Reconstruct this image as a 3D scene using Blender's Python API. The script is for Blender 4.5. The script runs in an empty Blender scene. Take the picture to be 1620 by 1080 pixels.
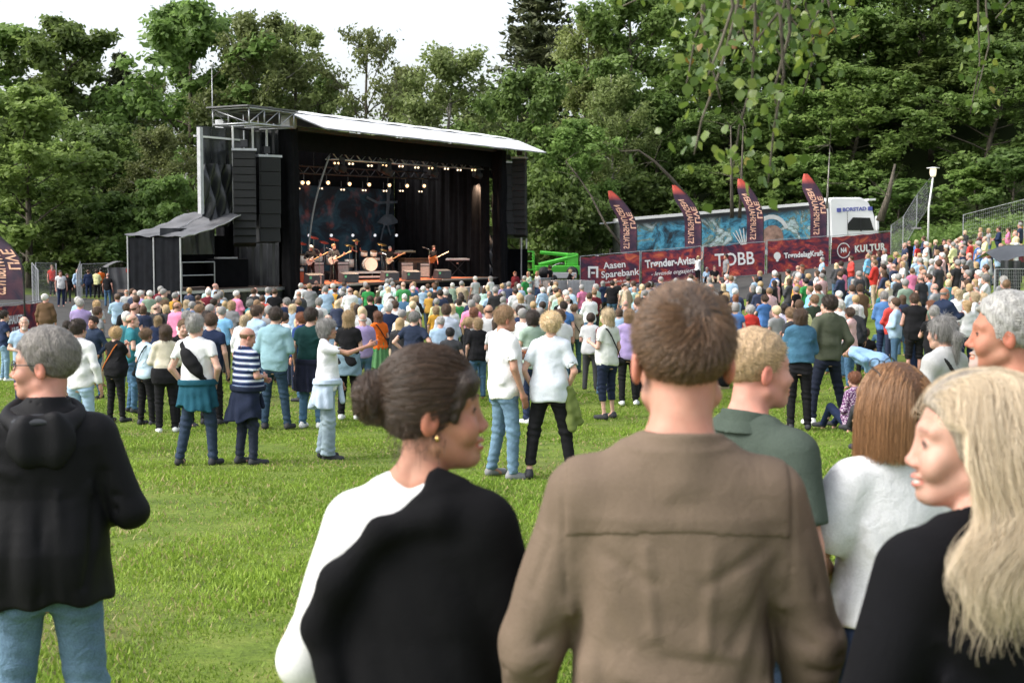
import bpy, bmesh, math, random
import numpy as np
from mathutils import Vector, Matrix, Euler

# ---------------------------------------------------------------- camera, sky, sun, exposure
SC = bpy.context.scene
COL = SC.collection
R = math.radians
CAM_Z = 3.5
FPX = 2250.0
PITCH = math.atan(160.0 / FPX)
cam_d = bpy.data.cameras.new("camera")
cam = bpy.data.objects.new("camera", cam_d)
COL.objects.link(cam)
cam.location = (0, 0, CAM_Z)
cam.rotation_euler = (math.pi / 2 - PITCH, 0, 0)
cam_d.sensor_width = 36.0
cam_d.lens = 50.0
cam_d.clip_start = 0.1
cam_d.clip_end = 2000
cam_d.dof.use_dof = True
cam_d.dof.focus_distance = 17.0
cam_d.dof.aperture_fstop = 7.1
SC.camera = cam

SUN_EL, SUN_AZ = R(46), R(-108)      # azimuth measured from +Y towards +X
world = bpy.data.worlds.new("World")
SC.world = world
world.use_nodes = True
wn = world.node_tree
bg = wn.nodes["Background"]
sky = wn.nodes.new("ShaderNodeTexSky")
sky.sky_type = 'NISHITA'
sky.sun_disc = False
sky.sun_elevation = SUN_EL
sky.sun_rotation = SUN_AZ
sky.air_density = 1.0
sky.dust_density = 4.0
sky.ozone_density = 1.0
hsv = wn.nodes.new("ShaderNodeHueSaturation")
hsv.inputs["Saturation"].default_value = 0.35
wn.links.new(sky.outputs[0], hsv.inputs["Color"])
wn.links.new(hsv.outputs[0], bg.inputs[0])
bg.inputs[1].default_value = 0.15
sun_d = bpy.data.lights.new("sun", 'SUN')
sun_d.energy = 0.75
sun_d.angle = R(25)
sun_d.color = (1.0, 0.95, 0.86)
sun = bpy.data.objects.new("sun", sun_d)
COL.objects.link(sun)
sun_dir = Vector((math.sin(SUN_AZ) * math.cos(SUN_EL), math.cos(SUN_AZ) * math.cos(SUN_EL), math.sin(SUN_EL)))
sun.rotation_euler = sun_dir.to_track_quat('Z', 'Y').to_euler()
sun.location = (-30, 10, 40)
SC.view_settings.view_transform = 'Standard'
SC.view_settings.look = 'None'
SC.view_settings.exposure = 1.22
SC.view_settings.gamma = 1.0
SC.render.film_transparent = False
SC.cycles.use_denoising = True
SC.cycles.max_bounces = 8
SC.cycles.diffuse_bounces = 4
SC.cycles.glossy_bounces = 2
SC.cycles.transmission_bounces = 6
SC.cycles.transparent_max_bounces = 8
SC.cycles.caustics_reflective = False
SC.cycles.caustics_refractive = False

# ---------------------------------------------------------------- helpers
rng = np.random.default_rng(11)
random.seed(11)
CT, ST = math.cos(PITCH), math.sin(PITCH)

def P(px, py, d):
    """world point that the photograph shows at (px, py) when it stands d metres ahead"""
    a, b = (px - 810) / FPX, (540 - py) / FPX
    ry, rz = CT + b * ST, -ST + b * CT
    t = d / ry
    return Vector((a * t, d, CAM_Z + rz * t))

def pix(v):
    x, y, z = v[0], v[1], v[2] - CAM_Z
    dep = y * CT - z * ST
    return 810 + FPX * x / dep, 540 - FPX * (y * ST + z * CT) / dep

def sstep(a, b, x):
    t = np.clip((x - a) / (b - a), 0, 1)
    return t * t * (3 - 2 * t)

GY = [-30, 0, 2.25, 4.2, 9, 15, 18, 25, 40, 60, 75, 300]
GZ = [2.6, 1.75, 1.62, 1.47, 1.2, 0.93, 0.70, 0.36, 0.12, 0.0, -0.03, -0.03]

def ground(x, y):
    x = np.asarray(x, float); y = np.asarray(y, float)
    base = np.interp(y, GY, GZ)
    xr = np.maximum(0, x - 2.0)
    rise = (0.05 * xr + 0.0025 * np.minimum(xr, 40) ** 2) * sstep(6, 62, y)
    rise = rise + 0.55 * sstep(66, 82, y) * sstep(-3, 5, x)
    hill = sstep(95, 126, y) * (1.0 + 11.0 * sstep(-12, 26, x)) + sstep(84, 130, y) * 8 * sstep(22, 60, x)
    lft = sstep(-22, -60, x) * sstep(40, 110, y) * 5
    bump = 0.03 * np.sin(x * 0.9 + 1.3) * np.sin(y * 0.7) + 0.015 * np.sin(x * 2.3 + y * 1.9)
    return base + rise + hill + lft + bump

def g1(x, y):
    return float(ground(x, y))

def lin(c):
    if isinstance(c, str):
        c = tuple(int(c[i:i + 2], 16) / 255 for i in (0, 2, 4))
    return tuple((v / 12.92 if v <= 0.04045 else ((v + 0.055) / 1.055) ** 2.4) for v in c[:3]) + (1.0,)

# ---- materials
def newmat(name):
    m = bpy.data.materials.new(name)
    m.use_nodes = True
    nt = m.node_tree
    return m, nt, nt.nodes["Principled BSDF"], nt.nodes, nt.links

def noise(nt, scale, detail=3, vec=None, rough=0.55, dist=0.0):
    n = nt.nodes.new("ShaderNodeTexNoise")
    n.inputs["Scale"].default_value = scale
    n.inputs["Detail"].default_value = detail
    n.inputs["Roughness"].default_value = rough
    n.inputs["Distortion"].default_value = dist
    if vec is not None:
        nt.links.new(vec, n.inputs["Vector"])
    return n

def ramp(nt, fac, stops):
    r = nt.nodes.new("ShaderNodeValToRGB")
    e = r.color_ramp.elements
    while len(e) > 1:
        e.remove(e[0])
    e[0].position = stops[0][0]; e[0].color = stops[0][1]
    for p, c in stops[1:]:
        k = e.new(p); k.color = c
    nt.links.new(fac, r.inputs[0])
    return r

def mixc(nt, a, b, fac, mode='MIX'):
    m = nt.nodes.new("ShaderNodeMix")
    m.data_type = 'RGBA'; m.blend_type = mode
    for sock, v in ((m.inputs[0], fac), (m.inputs[6], a), (m.inputs[7], b)):
        if hasattr(v, "links"):
            nt.links.new(v, sock)
        else:
            sock.default_value = v
    return m.outputs[2]

def bump(nt, h, strength, dist=0.01):
    b = nt.nodes.new("ShaderNodeBump")
    b.inputs["Strength"].default_value = strength
    b.inputs["Distance"].default_value = dist
    nt.links.new(h, b.inputs["Height"])
    return b

def tc(nt, out="Object"):
    return nt.nodes.new("ShaderNodeTexCoord").outputs[out]

def plain(name, c, rough=0.6, metal=0.0, var=0.15, scale=6.0, bmp=0.0, spec=0.5):
    """paint, plastic or metal with uneven tone and gloss"""
    m, nt, b, N, L = newmat(name)
    c = lin(c) if isinstance(c, str) else (tuple(c) + (1,))[:4]
    n = noise(nt, scale, 4, tc(nt))
    lo = tuple(v * (1 - var) for v in c[:3]) + (1,)
    hi = tuple(min(1, v * (1 + var)) for v in c[:3]) + (1,)
    r = ramp(nt, n.outputs[0], [(0.3, lo), (0.7, hi)])
    L.new(r.outputs[0], b.inputs["Base Color"])
    b.inputs["Roughness"].default_value = rough
    b.inputs["Metallic"].default_value = metal
    b.inputs["Specular IOR Level"].default_value = spec
    if bmp:
        n2 = noise(nt, scale * 4, 4, tc(nt))
        L.new(bump(nt, n2.outputs[0], bmp, 0.02).outputs[0], b.inputs["Normal"])
    return m

def emis(name, c, s):
    m, nt, b, N, L = newmat(name)
    c = lin(c) if isinstance(c, str) else tuple(c) + (1,)
    b.inputs["Base Color"].default_value = c
    b.inputs["Emission Color"].default_value = c
    b.inputs["Emission Strength"].default_value = s
    return m

# ---- mesh building
class MB:
    def __init__(self):
        self.v = []; self.f = []
    def quad(self, *p):
        n = len(self.v); self.v += [tuple(q) for q in p]; self.f.append(tuple(range(n, n + len(p))))
        return self
    def box(self, lo, hi):
        x0, y0, z0 = lo; x1, y1, z1 = hi
        n = len(self.v)
        self.v += [(x0, y0, z0), (x1, y0, z0), (x1, y1, z0), (x0, y1, z0), (x0, y0, z1), (x1, y0, z1), (x1, y1, z1), (x0, y1, z1)]
        self.f += [tuple(n + i for i in q) for q in ((3, 2, 1, 0), (4, 5, 6, 7), (0, 1, 5, 4), (1, 2, 6, 5), (2, 3, 7, 6), (3, 0, 4, 7))]
        return self
    def cbox(self, c, s, rot=None):
        M = rot if rot is not None else Matrix.Identity(3)
        n = len(self.v); c = Vector(c)
        for k in ((-1, -1, -1), (1, -1, -1), (1, 1, -1), (-1, 1, -1), (-1, -1, 1), (1, -1, 1), (1, 1, 1), (-1, 1, 1)):
            self.v.append(tuple(c + M @ Vector((k[0] * s[0] / 2, k[1] * s[1] / 2, k[2] * s[2] / 2))))
        self.f += [tuple(n + i for i in q) for q in ((3, 2, 1, 0), (4, 5, 6, 7), (0, 1, 5, 4), (1, 2, 6, 5), (2, 3, 7, 6), (3, 0, 4, 7))]
        return self
    def tube(self, pts, r, seg=6, cap=True):
        pts = [Vector(p) for p in pts]
        rs = r if hasattr(r, "__len__") else [r] * len(pts)
        n0 = len(self.v); ref = None
        for i, p in enumerate(pts):
            d = (pts[min(i + 1, len(pts) - 1)] - pts[max(i - 1, 0)])
            d = d.normalized() if d.length > 1e-9 else Vector((0, 0, 1))
            if ref is None:
                ref = d.orthogonal().normalized()
            ref = (ref - d * ref.dot(d))
            ref = ref.normalized() if ref.length > 1e-6 else d.orthogonal().normalized()
            o = d.cross(ref)
            for k in range(seg):
                a = 2 * math.pi * k / seg
                self.v.append(tuple(p + (ref * math.cos(a) + o * math.sin(a)) * rs[i]))
        for i in range(len(pts) - 1):
            for k in range(seg):
                a = n0 + i * seg + k; b = n0 + i * seg + (k + 1) % seg
                self.f.append((a, b, b + seg, a + seg))
        if cap:
            self.f.append(tuple(n0 + k for k in reversed(range(seg))))
            self.f.append(tuple(n0 + (len(pts) - 1) * seg + k for k in range(seg)))
        return self
    def cyl(self, a, b, r, seg=12):
        return self.tube([a, b], r, seg)
    def lathe(self, prof, c=(0, 0, 0), seg=16):
        n0 = len(self.v)
        for r_, z in prof:
            for k in range(seg):
                a = 2 * math.pi * k / seg
                self.v.append((c[0] + r_ * math.cos(a), c[1] + r_ * math.sin(a), c[2] + z))
        for i in range(len(prof) - 1):
            for k in range(seg):
                a = n0 + i * seg + k; b = n0 + i * seg + (k + 1) % seg
                self.f.append((a, b, b + seg, a + seg))
        self.f.append(tuple(n0 + k for k in reversed(range(seg))))
        self.f.append(tuple(n0 + (len(prof) - 1) * seg + k for k in range(seg)))
        return self
    def grid(self, fn, nu, nv):
        n0 = len(self.v)
        for j in range(nv + 1):
            for i in range(nu + 1):
                self.v.append(tuple(fn(i / nu, j / nv)))
        for j in range(nv):
            for i in range(nu):
                a = n0 + j * (nu + 1) + i
                self.f.append((a, a + 1, a + nu + 2, a + nu + 1))
        return self
    def xf(self, M, start=0):
        for i in range(start, len(self.v)):
            self.v[i] = tuple(M @ Vector(self.v[i]))
        return self
    def mesh(self, name, smooth=False):
        me = bpy.data.meshes.new(name)
        me.from_pydata(self.v, [], self.f)
        if smooth:
            me.polygons.foreach_set("use_smooth", [True] * len(me.polygons))
        me.update()
        return me
    def build(self, name, mat, parent=None, smooth=False, bevel=0.0):
        return link(name, self.mesh(name, smooth), mat, parent, bevel)

def link(name, me, mat=None, parent=None, bevel=0.0):
    if mat is not None and not me.materials:
        me.materials.append(mat)
    o = bpy.data.objects.new(name, me)
    COL.objects.link(o)
    if parent is not None:
        o.parent = parent
    if bevel:
        b = o.modifiers.new("bevel", 'BEVEL'); b.width = bevel; b.segments = 2; b.limit_method = 'ANGLE'
    return o

def npmesh(name, v, f, smooth=False, attr=None, nside=None):
    """fast mesh from numpy arrays (faces all of the same size)"""
    me = bpy.data.meshes.new(name)
    v = np.asarray(v, np.float32); f = np.asarray(f, np.int32)
    k = f.shape[1]
    me.vertices.add(len(v)); me.vertices.foreach_set("co", v.ravel())
    me.loops.add(f.size); me.loops.foreach_set("vertex_index", f.ravel())
    me.polygons.add(len(f))
    me.polygons.foreach_set("loop_start", np.arange(0, f.size, k, dtype=np.int32))
    me.polygons.foreach_set("loop_total", np.full(len(f), k, np.int32))
    if smooth:
        me.polygons.foreach_set("use_smooth", np.ones(len(f), bool))
    me.update(calc_edges=True)
    if attr:
        for nm, (dom, arr) in attr.items():
            arr = np.asarray(arr, np.float32)
            if arr.ndim == 1:
                a = me.attributes.new(nm, 'FLOAT', dom); a.data.foreach_set("value", arr)
            else:
                a = me.attributes.new(nm, 'FLOAT_COLOR', dom)
                if arr.shape[1] == 3:
                    arr = np.concatenate([arr, np.ones((len(arr), 1), np.float32)], 1)
                a.data.foreach_set("color", arr.ravel())
    return me

def tag(o, label=None, cat=None, group=None, kind=None):
    if label: o["label"] = label
    if cat: o["category"] = cat
    if group: o["group"] = group
    if kind: o["kind"] = kind
    return o

def empty(name, loc, rz=0.0):
    o = bpy.data.objects.new(name, None)
    COL.objects.link(o)
    o.location = loc; o.rotation_euler = (0, 0, rz); o.empty_display_size = 0.2
    return o

def thing(name, label, cat, loc=(0, 0, 0), rz=0.0, group=None):
    return tag(empty(name, loc, rz), label, cat, group)

def kids(o):
    return [c for c in COL.objects if c.parent == o]

def copy_tree(o, parent=None):
    c = o.copy(); COL.objects.link(c)
    if parent is not None:
        c.parent = parent
    for ch in o.children:
        copy_tree(ch, c)
    return c

def text_mesh(s, size, extrude=0.0, shear=0.0, spacing=1.0, bold=0.0):
    cu = bpy.data.curves.new("text", 'FONT')
    cu.body = s; cu.size = size; cu.extrude = extrude; cu.align_x = 'CENTER'; cu.align_y = 'CENTER'
    cu.shear = shear; cu.space_character = spacing; cu.offset = bold
    cu.resolution_u = 3
    o = bpy.data.objects.new("text", cu); COL.objects.link(o)
    dg = bpy.context.evaluated_depsgraph_get(); dg.update()
    me = bpy.data.meshes.new_from_object(o.evaluated_get(dg))
    bpy.data.objects.remove(o); bpy.data.curves.remove(cu)
    return me
# ---------------------------------------------------------------- ground
def lawn_material():
    m, nt, b, N, L = newmat("lawn")
    pos = tc(nt)
    n1 = noise(nt, 0.35, 3, pos); n2 = noise(nt, 2.2, 5, pos, 0.65); n3 = noise(nt, 30, 4, pos, 0.7)
    r = ramp(nt, n2.outputs[0], [(0.28, (0.075, 0.115, 0.02, 1)), (0.5, (0.13, 0.19, 0.028, 1)), (0.72, (0.20, 0.24, 0.055, 1))])
    r3 = ramp(nt, n3.outputs[0], [(0.3, (0.5, 0.5, 0.45, 1)), (0.7, (1.25, 1.25, 1.1, 1))])
    c = mixc(nt, r.outputs[0], r3.outputs[0], 0.8, 'MULTIPLY')
    dirt = ramp(nt, n1.outputs[0], [(0.56, (0, 0, 0, 1)), (0.75, (1, 1, 1, 1))])
    c = mixc(nt, c, (0.13, 0.10, 0.055, 1), mixc(nt, (0, 0, 0, 1), dirt.outputs[0], 0.45))
    # woodland floor beyond the field
    sep = N.new("ShaderNodeSeparateXYZ"); L.new(pos, sep.inputs[0])
    mr = N.new("ShaderNodeMapRange"); mr.inputs[1].default_value = 82; mr.inputs[2].default_value = 90
    L.new(sep.outputs[1], mr.inputs[0])
    c = mixc(nt, c, (0.035, 0.05, 0.016, 1), mr.outputs[0])
    L.new(c, b.inputs["Base Color"])
    b.inputs["Roughness"].default_value = 0.9
    b.inputs["Specular IOR Level"].default_value = 0.2
    L.new(bump(nt, n3.outputs[0], 0.7, 0.03).outputs[0], b.inputs["Normal"])
    return m

def sheet(name, xs, ys, mat, dz=0.0, fn=None):
    X, Y = np.meshgrid(xs, ys)
    Z = ground(X, Y) + dz
    v = np.stack([X, Y, Z], -1).reshape(-1, 3)
    nx, ny = len(xs), len(ys)
    i = (np.arange(ny - 1)[:, None] * nx + np.arange(nx - 1)[None]).ravel()
    f = np.stack([i, i + 1, i + nx + 1, i + nx], 1)
    return link(name, npmesh(name, v, f, True), mat)

xs = np.unique(np.concatenate([np.linspace(-700, -60, 20), np.linspace(-60, 60, 121), np.linspace(60, 700, 20)]))
ys = np.unique(np.concatenate([np.linspace(-60, -4, 10), np.linspace(-4, 130, 180), np.linspace(130, 900, 24)]))
tag(sheet("ground", xs, ys, lawn_material()), kind="structure")

def asphalt_material():
    m, nt, b, N, L = newmat("asphalt")
    pos = tc(nt)
    n1 = noise(nt, 0.8, 5, pos); n2 = noise(nt, 60, 3, pos)
    r = ramp(nt, n1.outputs[0], [(0.3, (0.028, 0.027, 0.026, 1)), (0.7, (0.06, 0.057, 0.052, 1))])
    r2 = ramp(nt, n2.outputs[0], [(0.3, (0.7, 0.7, 0.7, 1)), (0.7, (1.3, 1.3, 1.3, 1))])
    L.new(mixc(nt, r.outputs[0], r2.outputs[0], 1.0, 'MULTIPLY'), b.inputs["Base Color"])
    b.inputs["Roughness"].default_value = 0.85
    L.new(bump(nt, n2.outputs[0], 0.4, 0.01).outputs[0], b.inputs["Normal"])
    return m
M_ASPH = asphalt_material()
tag(sheet("path", np.linspace(-46, -13.5, 60), np.linspace(50, 84, 60), M_ASPH, 0.03), kind="structure")
tag(sheet("road", np.linspace(-13.5, 21, 70), np.linspace(68, 88, 50), M_ASPH, 0.026), kind="structure")

# ---- grass blades: uncountable, one object
def grass():
    n = 430000
    y = rng.uniform(5.2, 34, n)
    x = rng.uniform(-1, 1, n) * (0.385 * y + 0.7)
    clump = np.sin(x * 1.7 + 2 * np.sin(y * 0.9)) * np.sin(y * 1.3 + 1.5 * np.sin(x * 1.1)) + 0.6 * np.sin(x * 5.1 + y * 3.7) * np.sin(y * 4.3 - x * 2.2)
    bare = np.sin(x * 0.55 + 0.8) * np.sin(y * 0.43 + x * 0.2) 
    worn = sstep(0.25, 0.85, bare) + 0.7 * sstep(0.5, 0.9, np.sin(x * 1.3 - y * 0.4 + 2) * np.sin(y * 1.05 + 0.7 * np.sin(x * 0.8)))
    keep = rng.uniform(0, 1, n) < np.clip(0.80 + 0.25 * clump - 0.62 * worn, 0.10, 1)
    x, y, clump, worn = x[keep], y[keep], clump[keep], worn[keep]; n = len(x)
    h = rng.uniform(0.016, 0.044, n) * (1 + 0.25 * clump); w = rng.uniform(0.004, 0.008, n) * (1 + y / 16)
    a = rng.uniform(0, 2 * np.pi, n); lean = rng.uniform(0.2, 1.1, n) * h
    la = rng.uniform(0, 2 * np.pi, n)
    z = ground(x, y)
    bx, by = np.cos(a) * w, np.sin(a) * w
    v = np.empty((n, 3, 3), np.float32)
    v[:, 0] = np.stack([x - bx, y - by, z - 0.005], 1)
    v[:, 1] = np.stack([x + bx, y + by, z - 0.005], 1)
    v[:, 2] = np.stack([x + np.cos(la) * lean, y + np.sin(la) * lean, z + h], 1)
    f = np.arange(n * 3).reshape(n, 3)
    big = 0.5 + 0.5 * np.sin(x * 0.8 + 1.7 * np.sin(y * 0.31)) * np.sin(y * 0.55 + x * 0.35)
    t = np.clip(rng.normal(0.35 + 0.35 * big, 0.22), 0, 1)[:, None]
    c = (1 - t) * np.array([[0.125, 0.22, 0.028]]) + t * np.array([[0.275, 0.375, 0.055]])
    c = c * (1 + 0.16 * clump[:, None])
    straw = rng.uniform(0, 1, n) < 0.07 + 0.28 * np.clip(worn, 0, 1)
    c[straw] = np.array([0.38, 0.33, 0.15])
    col = np.repeat(c, 3, 0)
    me = npmesh("grass", v.reshape(-1, 3), f, False, {"tint": ('POINT', col)})
    m, nt, b, N, L = newmat("grass_blades")
    at = N.new("ShaderNodeAttribute"); at.attribute_name = "tint"
    L.new(at.outputs[0], b.inputs["Base Color"])
    b.inputs["Roughness"].default_value = 0.6
    b.inputs["Specular IOR Level"].default_value = 0.25
    tr = N.new("ShaderNodeBsdfTranslucent"); L.new(at.outputs[0], tr.inputs[0])
    mx = N.new("ShaderNodeMixShader"); mx.inputs[0].default_value = 0.35
    L.new(b.outputs[0], mx.inputs[1]); L.new(tr.outputs[0], mx.inputs[2])
    L.new(mx.outputs[0], N["Material Output"].inputs[0])
    tag(link("grass", me, m), "short uneven green grass covering the field", "grass", kind="stuff")
grass()

# ---------------------------------------------------------------- trees
def leaf_material(name, lo, hi, transl=0.35):
    m, nt, b, N, L = newmat(name)
    at = N.new("ShaderNodeAttribute"); at.attribute_name = "rnd"
    oi = N.new("ShaderNodeObjectInfo")
    r = ramp(nt, at.outputs["Fac"], [(0.0, tuple(lo) + (1,)), (1.0, tuple(hi) + (1,))])
    hv = N.new("ShaderNodeHueSaturation")
    mr = N.new("ShaderNodeMapRange"); mr.inputs[3].default_value = 0.72; mr.inputs[4].default_value = 1.3
    L.new(oi.outputs["Random"], mr.inputs[0]); L.new(mr.outputs[0], hv.inputs["Value"])
    mr2 = N.new("ShaderNodeMapRange"); mr2.inputs[3].default_value = 0.482; mr2.inputs[4].default_value = 0.503
    wn_ = N.new("ShaderNodeMath"); wn_.operation = 'FRACT'
    ml = N.new("ShaderNodeMath"); ml.operation = 'MULTIPLY'; ml.inputs[1].default_value = 7.31
    L.new(oi.outputs["Random"], ml.inputs[0]); L.new(ml.outputs[0], wn_.inputs[0]); L.new(wn_.outputs[0], mr2.inputs[0])
    L.new(mr2.outputs[0], hv.inputs["Hue"])
    L.new(r.outputs[0], hv.inputs["Color"])
    L.new(hv.outputs[0], b.inputs["Base Color"])
    b.inputs["Roughness"].default_value = 0.5
    b.inputs["Specular IOR Level"].default_value = 0.35
    tr = N.new("ShaderNodeBsdfTranslucent"); L.new(hv.outputs[0], tr.inputs[0])
    mx = N.new("ShaderNodeMixShader"); mx.inputs[0].default_value = transl
    L.new(b.outputs[0], mx.inputs[1]); L.new(tr.outputs[0], mx.inputs[2])
    L.new(mx.outputs[0], N["Material Output"].inputs[0])
    return m
M_LEAF = leaf_material("broad_leaves", (0.10, 0.175, 0.042), (0.23, 0.345, 0.095), 0.55)
M_BIRCHLEAF = leaf_material("birch_leaves", (0.125, 0.17, 0.05), (0.27, 0.325, 0.12), 0.55)
M_NEEDLE = leaf_material("spruce_needles", (0.035, 0.052, 0.022), (0.10, 0.115, 0.05), 0.25)
M_DARKLEAF = leaf_material("dark_leaves", (0.08, 0.145, 0.037), (0.195, 0.30, 0.08), 0.55)  # deeper green for the darker broadleaf trees and the wood
def bark(name, lo, hi, sc=3):
    m, nt, b, N, L = newmat(name)
    mp = N.new("ShaderNodeMapping"); mp.inputs["Scale"].default_value = (4, 4, 0.8)
    L.new(tc(nt), mp.inputs[0])
    n = noise(nt, sc, 5, mp.outputs[0], 0.7)
    r = ramp(nt, n.outputs[0], [(0.35, tuple(lo) + (1,)), (0.65, tuple(hi) + (1,))])
    L.new(r.outputs[0], b.inputs["Base Color"]); b.inputs["Roughness"].default_value = 0.9
    L.new(bump(nt, n.outputs[0], 0.6, 0.05).outputs[0], b.inputs["Normal"])
    return m
M_BARK = bark("grey_bark", (0.035, 0.028, 0.02), (0.14, 0.12, 0.09))
M_BIRCH = bark("birch_bark", (0.06, 0.05, 0.045), (0.45, 0.42, 0.38))

def leaf_cloud(centres, radii, n_each, size, lr, flat=0.6, droop=0.0, long=1.5):
    """leaf-sized faces scattered through clumps; returns verts, faces, per-vertex random"""
    k = len(centres)
    idx = np.repeat(np.arange(k), n_each)
    n = len(idx)
    u = lr.normal(0, 1, (n, 3)); u /= np.linalg.norm(u, axis=1, keepdims=True) + 1e-9
    rad = np.minimum(np.abs(lr.normal(0.62, 0.34, (n, 1))), 1.5)
    off = u * rad
    off[:, 2] *= flat
    c = centres[idx] + off * radii[idx][:, None]
    if droop:
        c[:, 2] -= lr.uniform(0, droop, n) * radii[idx]
    nrm = off * np.array([1, 1, 1 / flat]) + np.array([0, 0, 0.7]) + lr.normal(0, 0.65, (n, 3))
    nrm /= np.linalg.norm(nrm, axis=1, keepdims=True) + 1e-9
    t = np.cross(nrm, lr.normal(0, 1, (n, 3))); t /= np.linalg.norm(t, axis=1, keepdims=True) + 1e-9
    if droop:
        t[:, 2] -= 0.8; t /= np.linalg.norm(t, axis=1, keepdims=True)
    b = np.cross(nrm, t); b /= np.linalg.norm(b, axis=1, keepdims=True) + 1e-9
    s = size * lr.uniform(0.6, 1.35, (n, 1))
    v = np.empty((n, 4, 3))
    v[:, 0] = c - t * s * 0.5 * long; v[:, 1] = c + b * s * 0.42
    v[:, 2] = c + t * s * 0.5 * long; v[:, 3] = c - b * s * 0.42
    f = np.arange(n * 4).reshape(n, 4)
    clump_r = lr.uniform(0, 1, k)[idx]
    rnd = np.clip(0.5 * clump_r + lr.uniform(0, 0.6, n), 0, 1)
    return v.reshape(-1, 3), f, np.repeat(rnd, 4)

def broad_proto(name, H, W, seed, mat, bmat, n_limb=22, leaves=15000, size=0.24, low=0.18, sparse=False, droop=0.0, trunk_r=0.22, forks=5):
    lr = np.random.default_rng(seed); rr = random.Random(seed)
    mb = MB()
    tp = []
    wob = [lr.normal(0, 0.25), lr.normal(0, 0.25)]
    for i in range(9):
        t = i / 8
        tp.append(Vector((wob[0] * math.sin(t * 3) * W * 0.12, wob[1] * math.sin(t * 4 + 1) * W * 0.12, -0.3 + t * H * 0.93)))
    mb.tube(tp, [trunk_r * (1 - 0.88 * i / 8) + 0.015 for i in range(9)], 7)
    cen, rad = [], []
    for k in range(n_limb):
        t = low + (0.97 - low) * (k + rr.random()) / n_limb
        i = min(7, int(t * 8)); p0 = tp[i].lerp(tp[i + 1], t * 8 - i)
        tt = (t - low) / (1 - low)
        prof = math.sin(math.pi * min(1, 0.18 + 0.82 * tt) ** 0.85) ** 0.7
        ln = W * 0.5 * max(0.22, prof) * rr.uniform(0.72, 1.15)
        az = k * 2.4 + rr.uniform(-0.4, 0.4); up = rr.uniform(0.15, 0.75) + 0.5 * tt
        d = Vector((math.cos(az), math.sin(az), up)).normalized()
        pts = [p0]; q = p0.copy()
        for j in range(4):
            d = (d + Vector((rr.uniform(-.2, .2), rr.uniform(-.2, .2), rr.uniform(-.12, .16)))).normalized()
            q = q + d * ln / 4; pts.append(q.copy())
        r0 = trunk_r * 0.42 * (1 - 0.7 * t)
        mb.tube(pts, [r0 * (1 - 0.2 * j) + 0.008 for j in range(5)], 5, False)
        for s in range(forks):
            j = rr.randint(1, 4); b0 = pts[j]
            d2 = (d + Vector((rr.uniform(-1, 1), rr.uniform(-1, 1), rr.uniform(-.3, .7)))).normalized()
            l2 = ln * rr.uniform(0.22, 0.5); e = b0 + d2 * l2
            mb.tube([b0, b0.lerp(e, 0.5) + Vector((0, 0, 0.1 * l2)), e], [r0 * 0.35 + .006, r0 * 0.22 + .005, 0.006], 4, False)
            cen.append(e); rad.append(rr.uniform(0.45, 0.95) * W / 8)
            if not sparse:
                cen.append(b0.lerp(e, 0.55)); rad.append(rr.uniform(0.4, 0.8) * W / 8)
        cen.append(q); rad.append(rr.uniform(0.5, 0.95) * W / 8)
    cen = np.array([tuple(c) for c in cen]); rad = np.array(rad)
    v, f, rn = leaf_cloud(cen, rad, max(4, leaves // len(cen)), size, lr, 0.62, droop)
    return mb.mesh("trunk", True), bmat, npmesh("crown", v, f, False, {"rnd": ('POINT', rn)}), mat, H, W

def spruce_proto(H, W, seed, leaves=9000):
    lr = np.random.default_rng(seed); rr = random.Random(seed)
    mb = MB(); mb.tube([(0, 0, -0.3), (0.05, 0, H * 0.5), (0, 0, H)], [0.24, 0.15, 0.02], 7)
    cs, ds, rd = [], [], []
    z = H * 0.12
    while z < H * 0.985:
        t = z / H; nb = rr.randint(5, 7); a0 = rr.random() * 6
        for k in range(nb):
            a = a0 + k * 2 * math.pi / nb + rr.uniform(-.25, .25)
            ln = W * 0.5 * (1 - t) ** 0.8 * rr.uniform(0.7, 1.15) + 0.2
            pts = [Vector((0, 0, z))]
            for j in range(1, 6):
                u = j / 5
                pts.append(Vector((math.cos(a) * ln * u, math.sin(a) * ln * u, z - ln * (0.35 * u - 0.22 * u * u * u * 1.2))))
            mb.tube(pts, [0.035 * (1 - t) + .008 - 0.001 * j for j in range(6)], 4, False)
            for j in range(1, 6):
                for s in range(3):
                    cs.append(tuple(pts[j].lerp(pts[j - 1], rr.random()))); rd.append(0.28 + 0.2 * (1 - t))
        z += H * 0.030 * rr.uniform(0.8, 1.25)
    cs = np.array(cs); rd = np.array(rd)
    v, f, rn = leaf_cloud(cs, rd, max(4, leaves // len(cs)), 0.19, lr, 0.5, 0.9, 2.4)
    return mb.mesh("trunk", True), M_BARK, npmesh("crown", v, f, False, {"rnd": ('POINT', rn)}), M_NEEDLE, H, W

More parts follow.
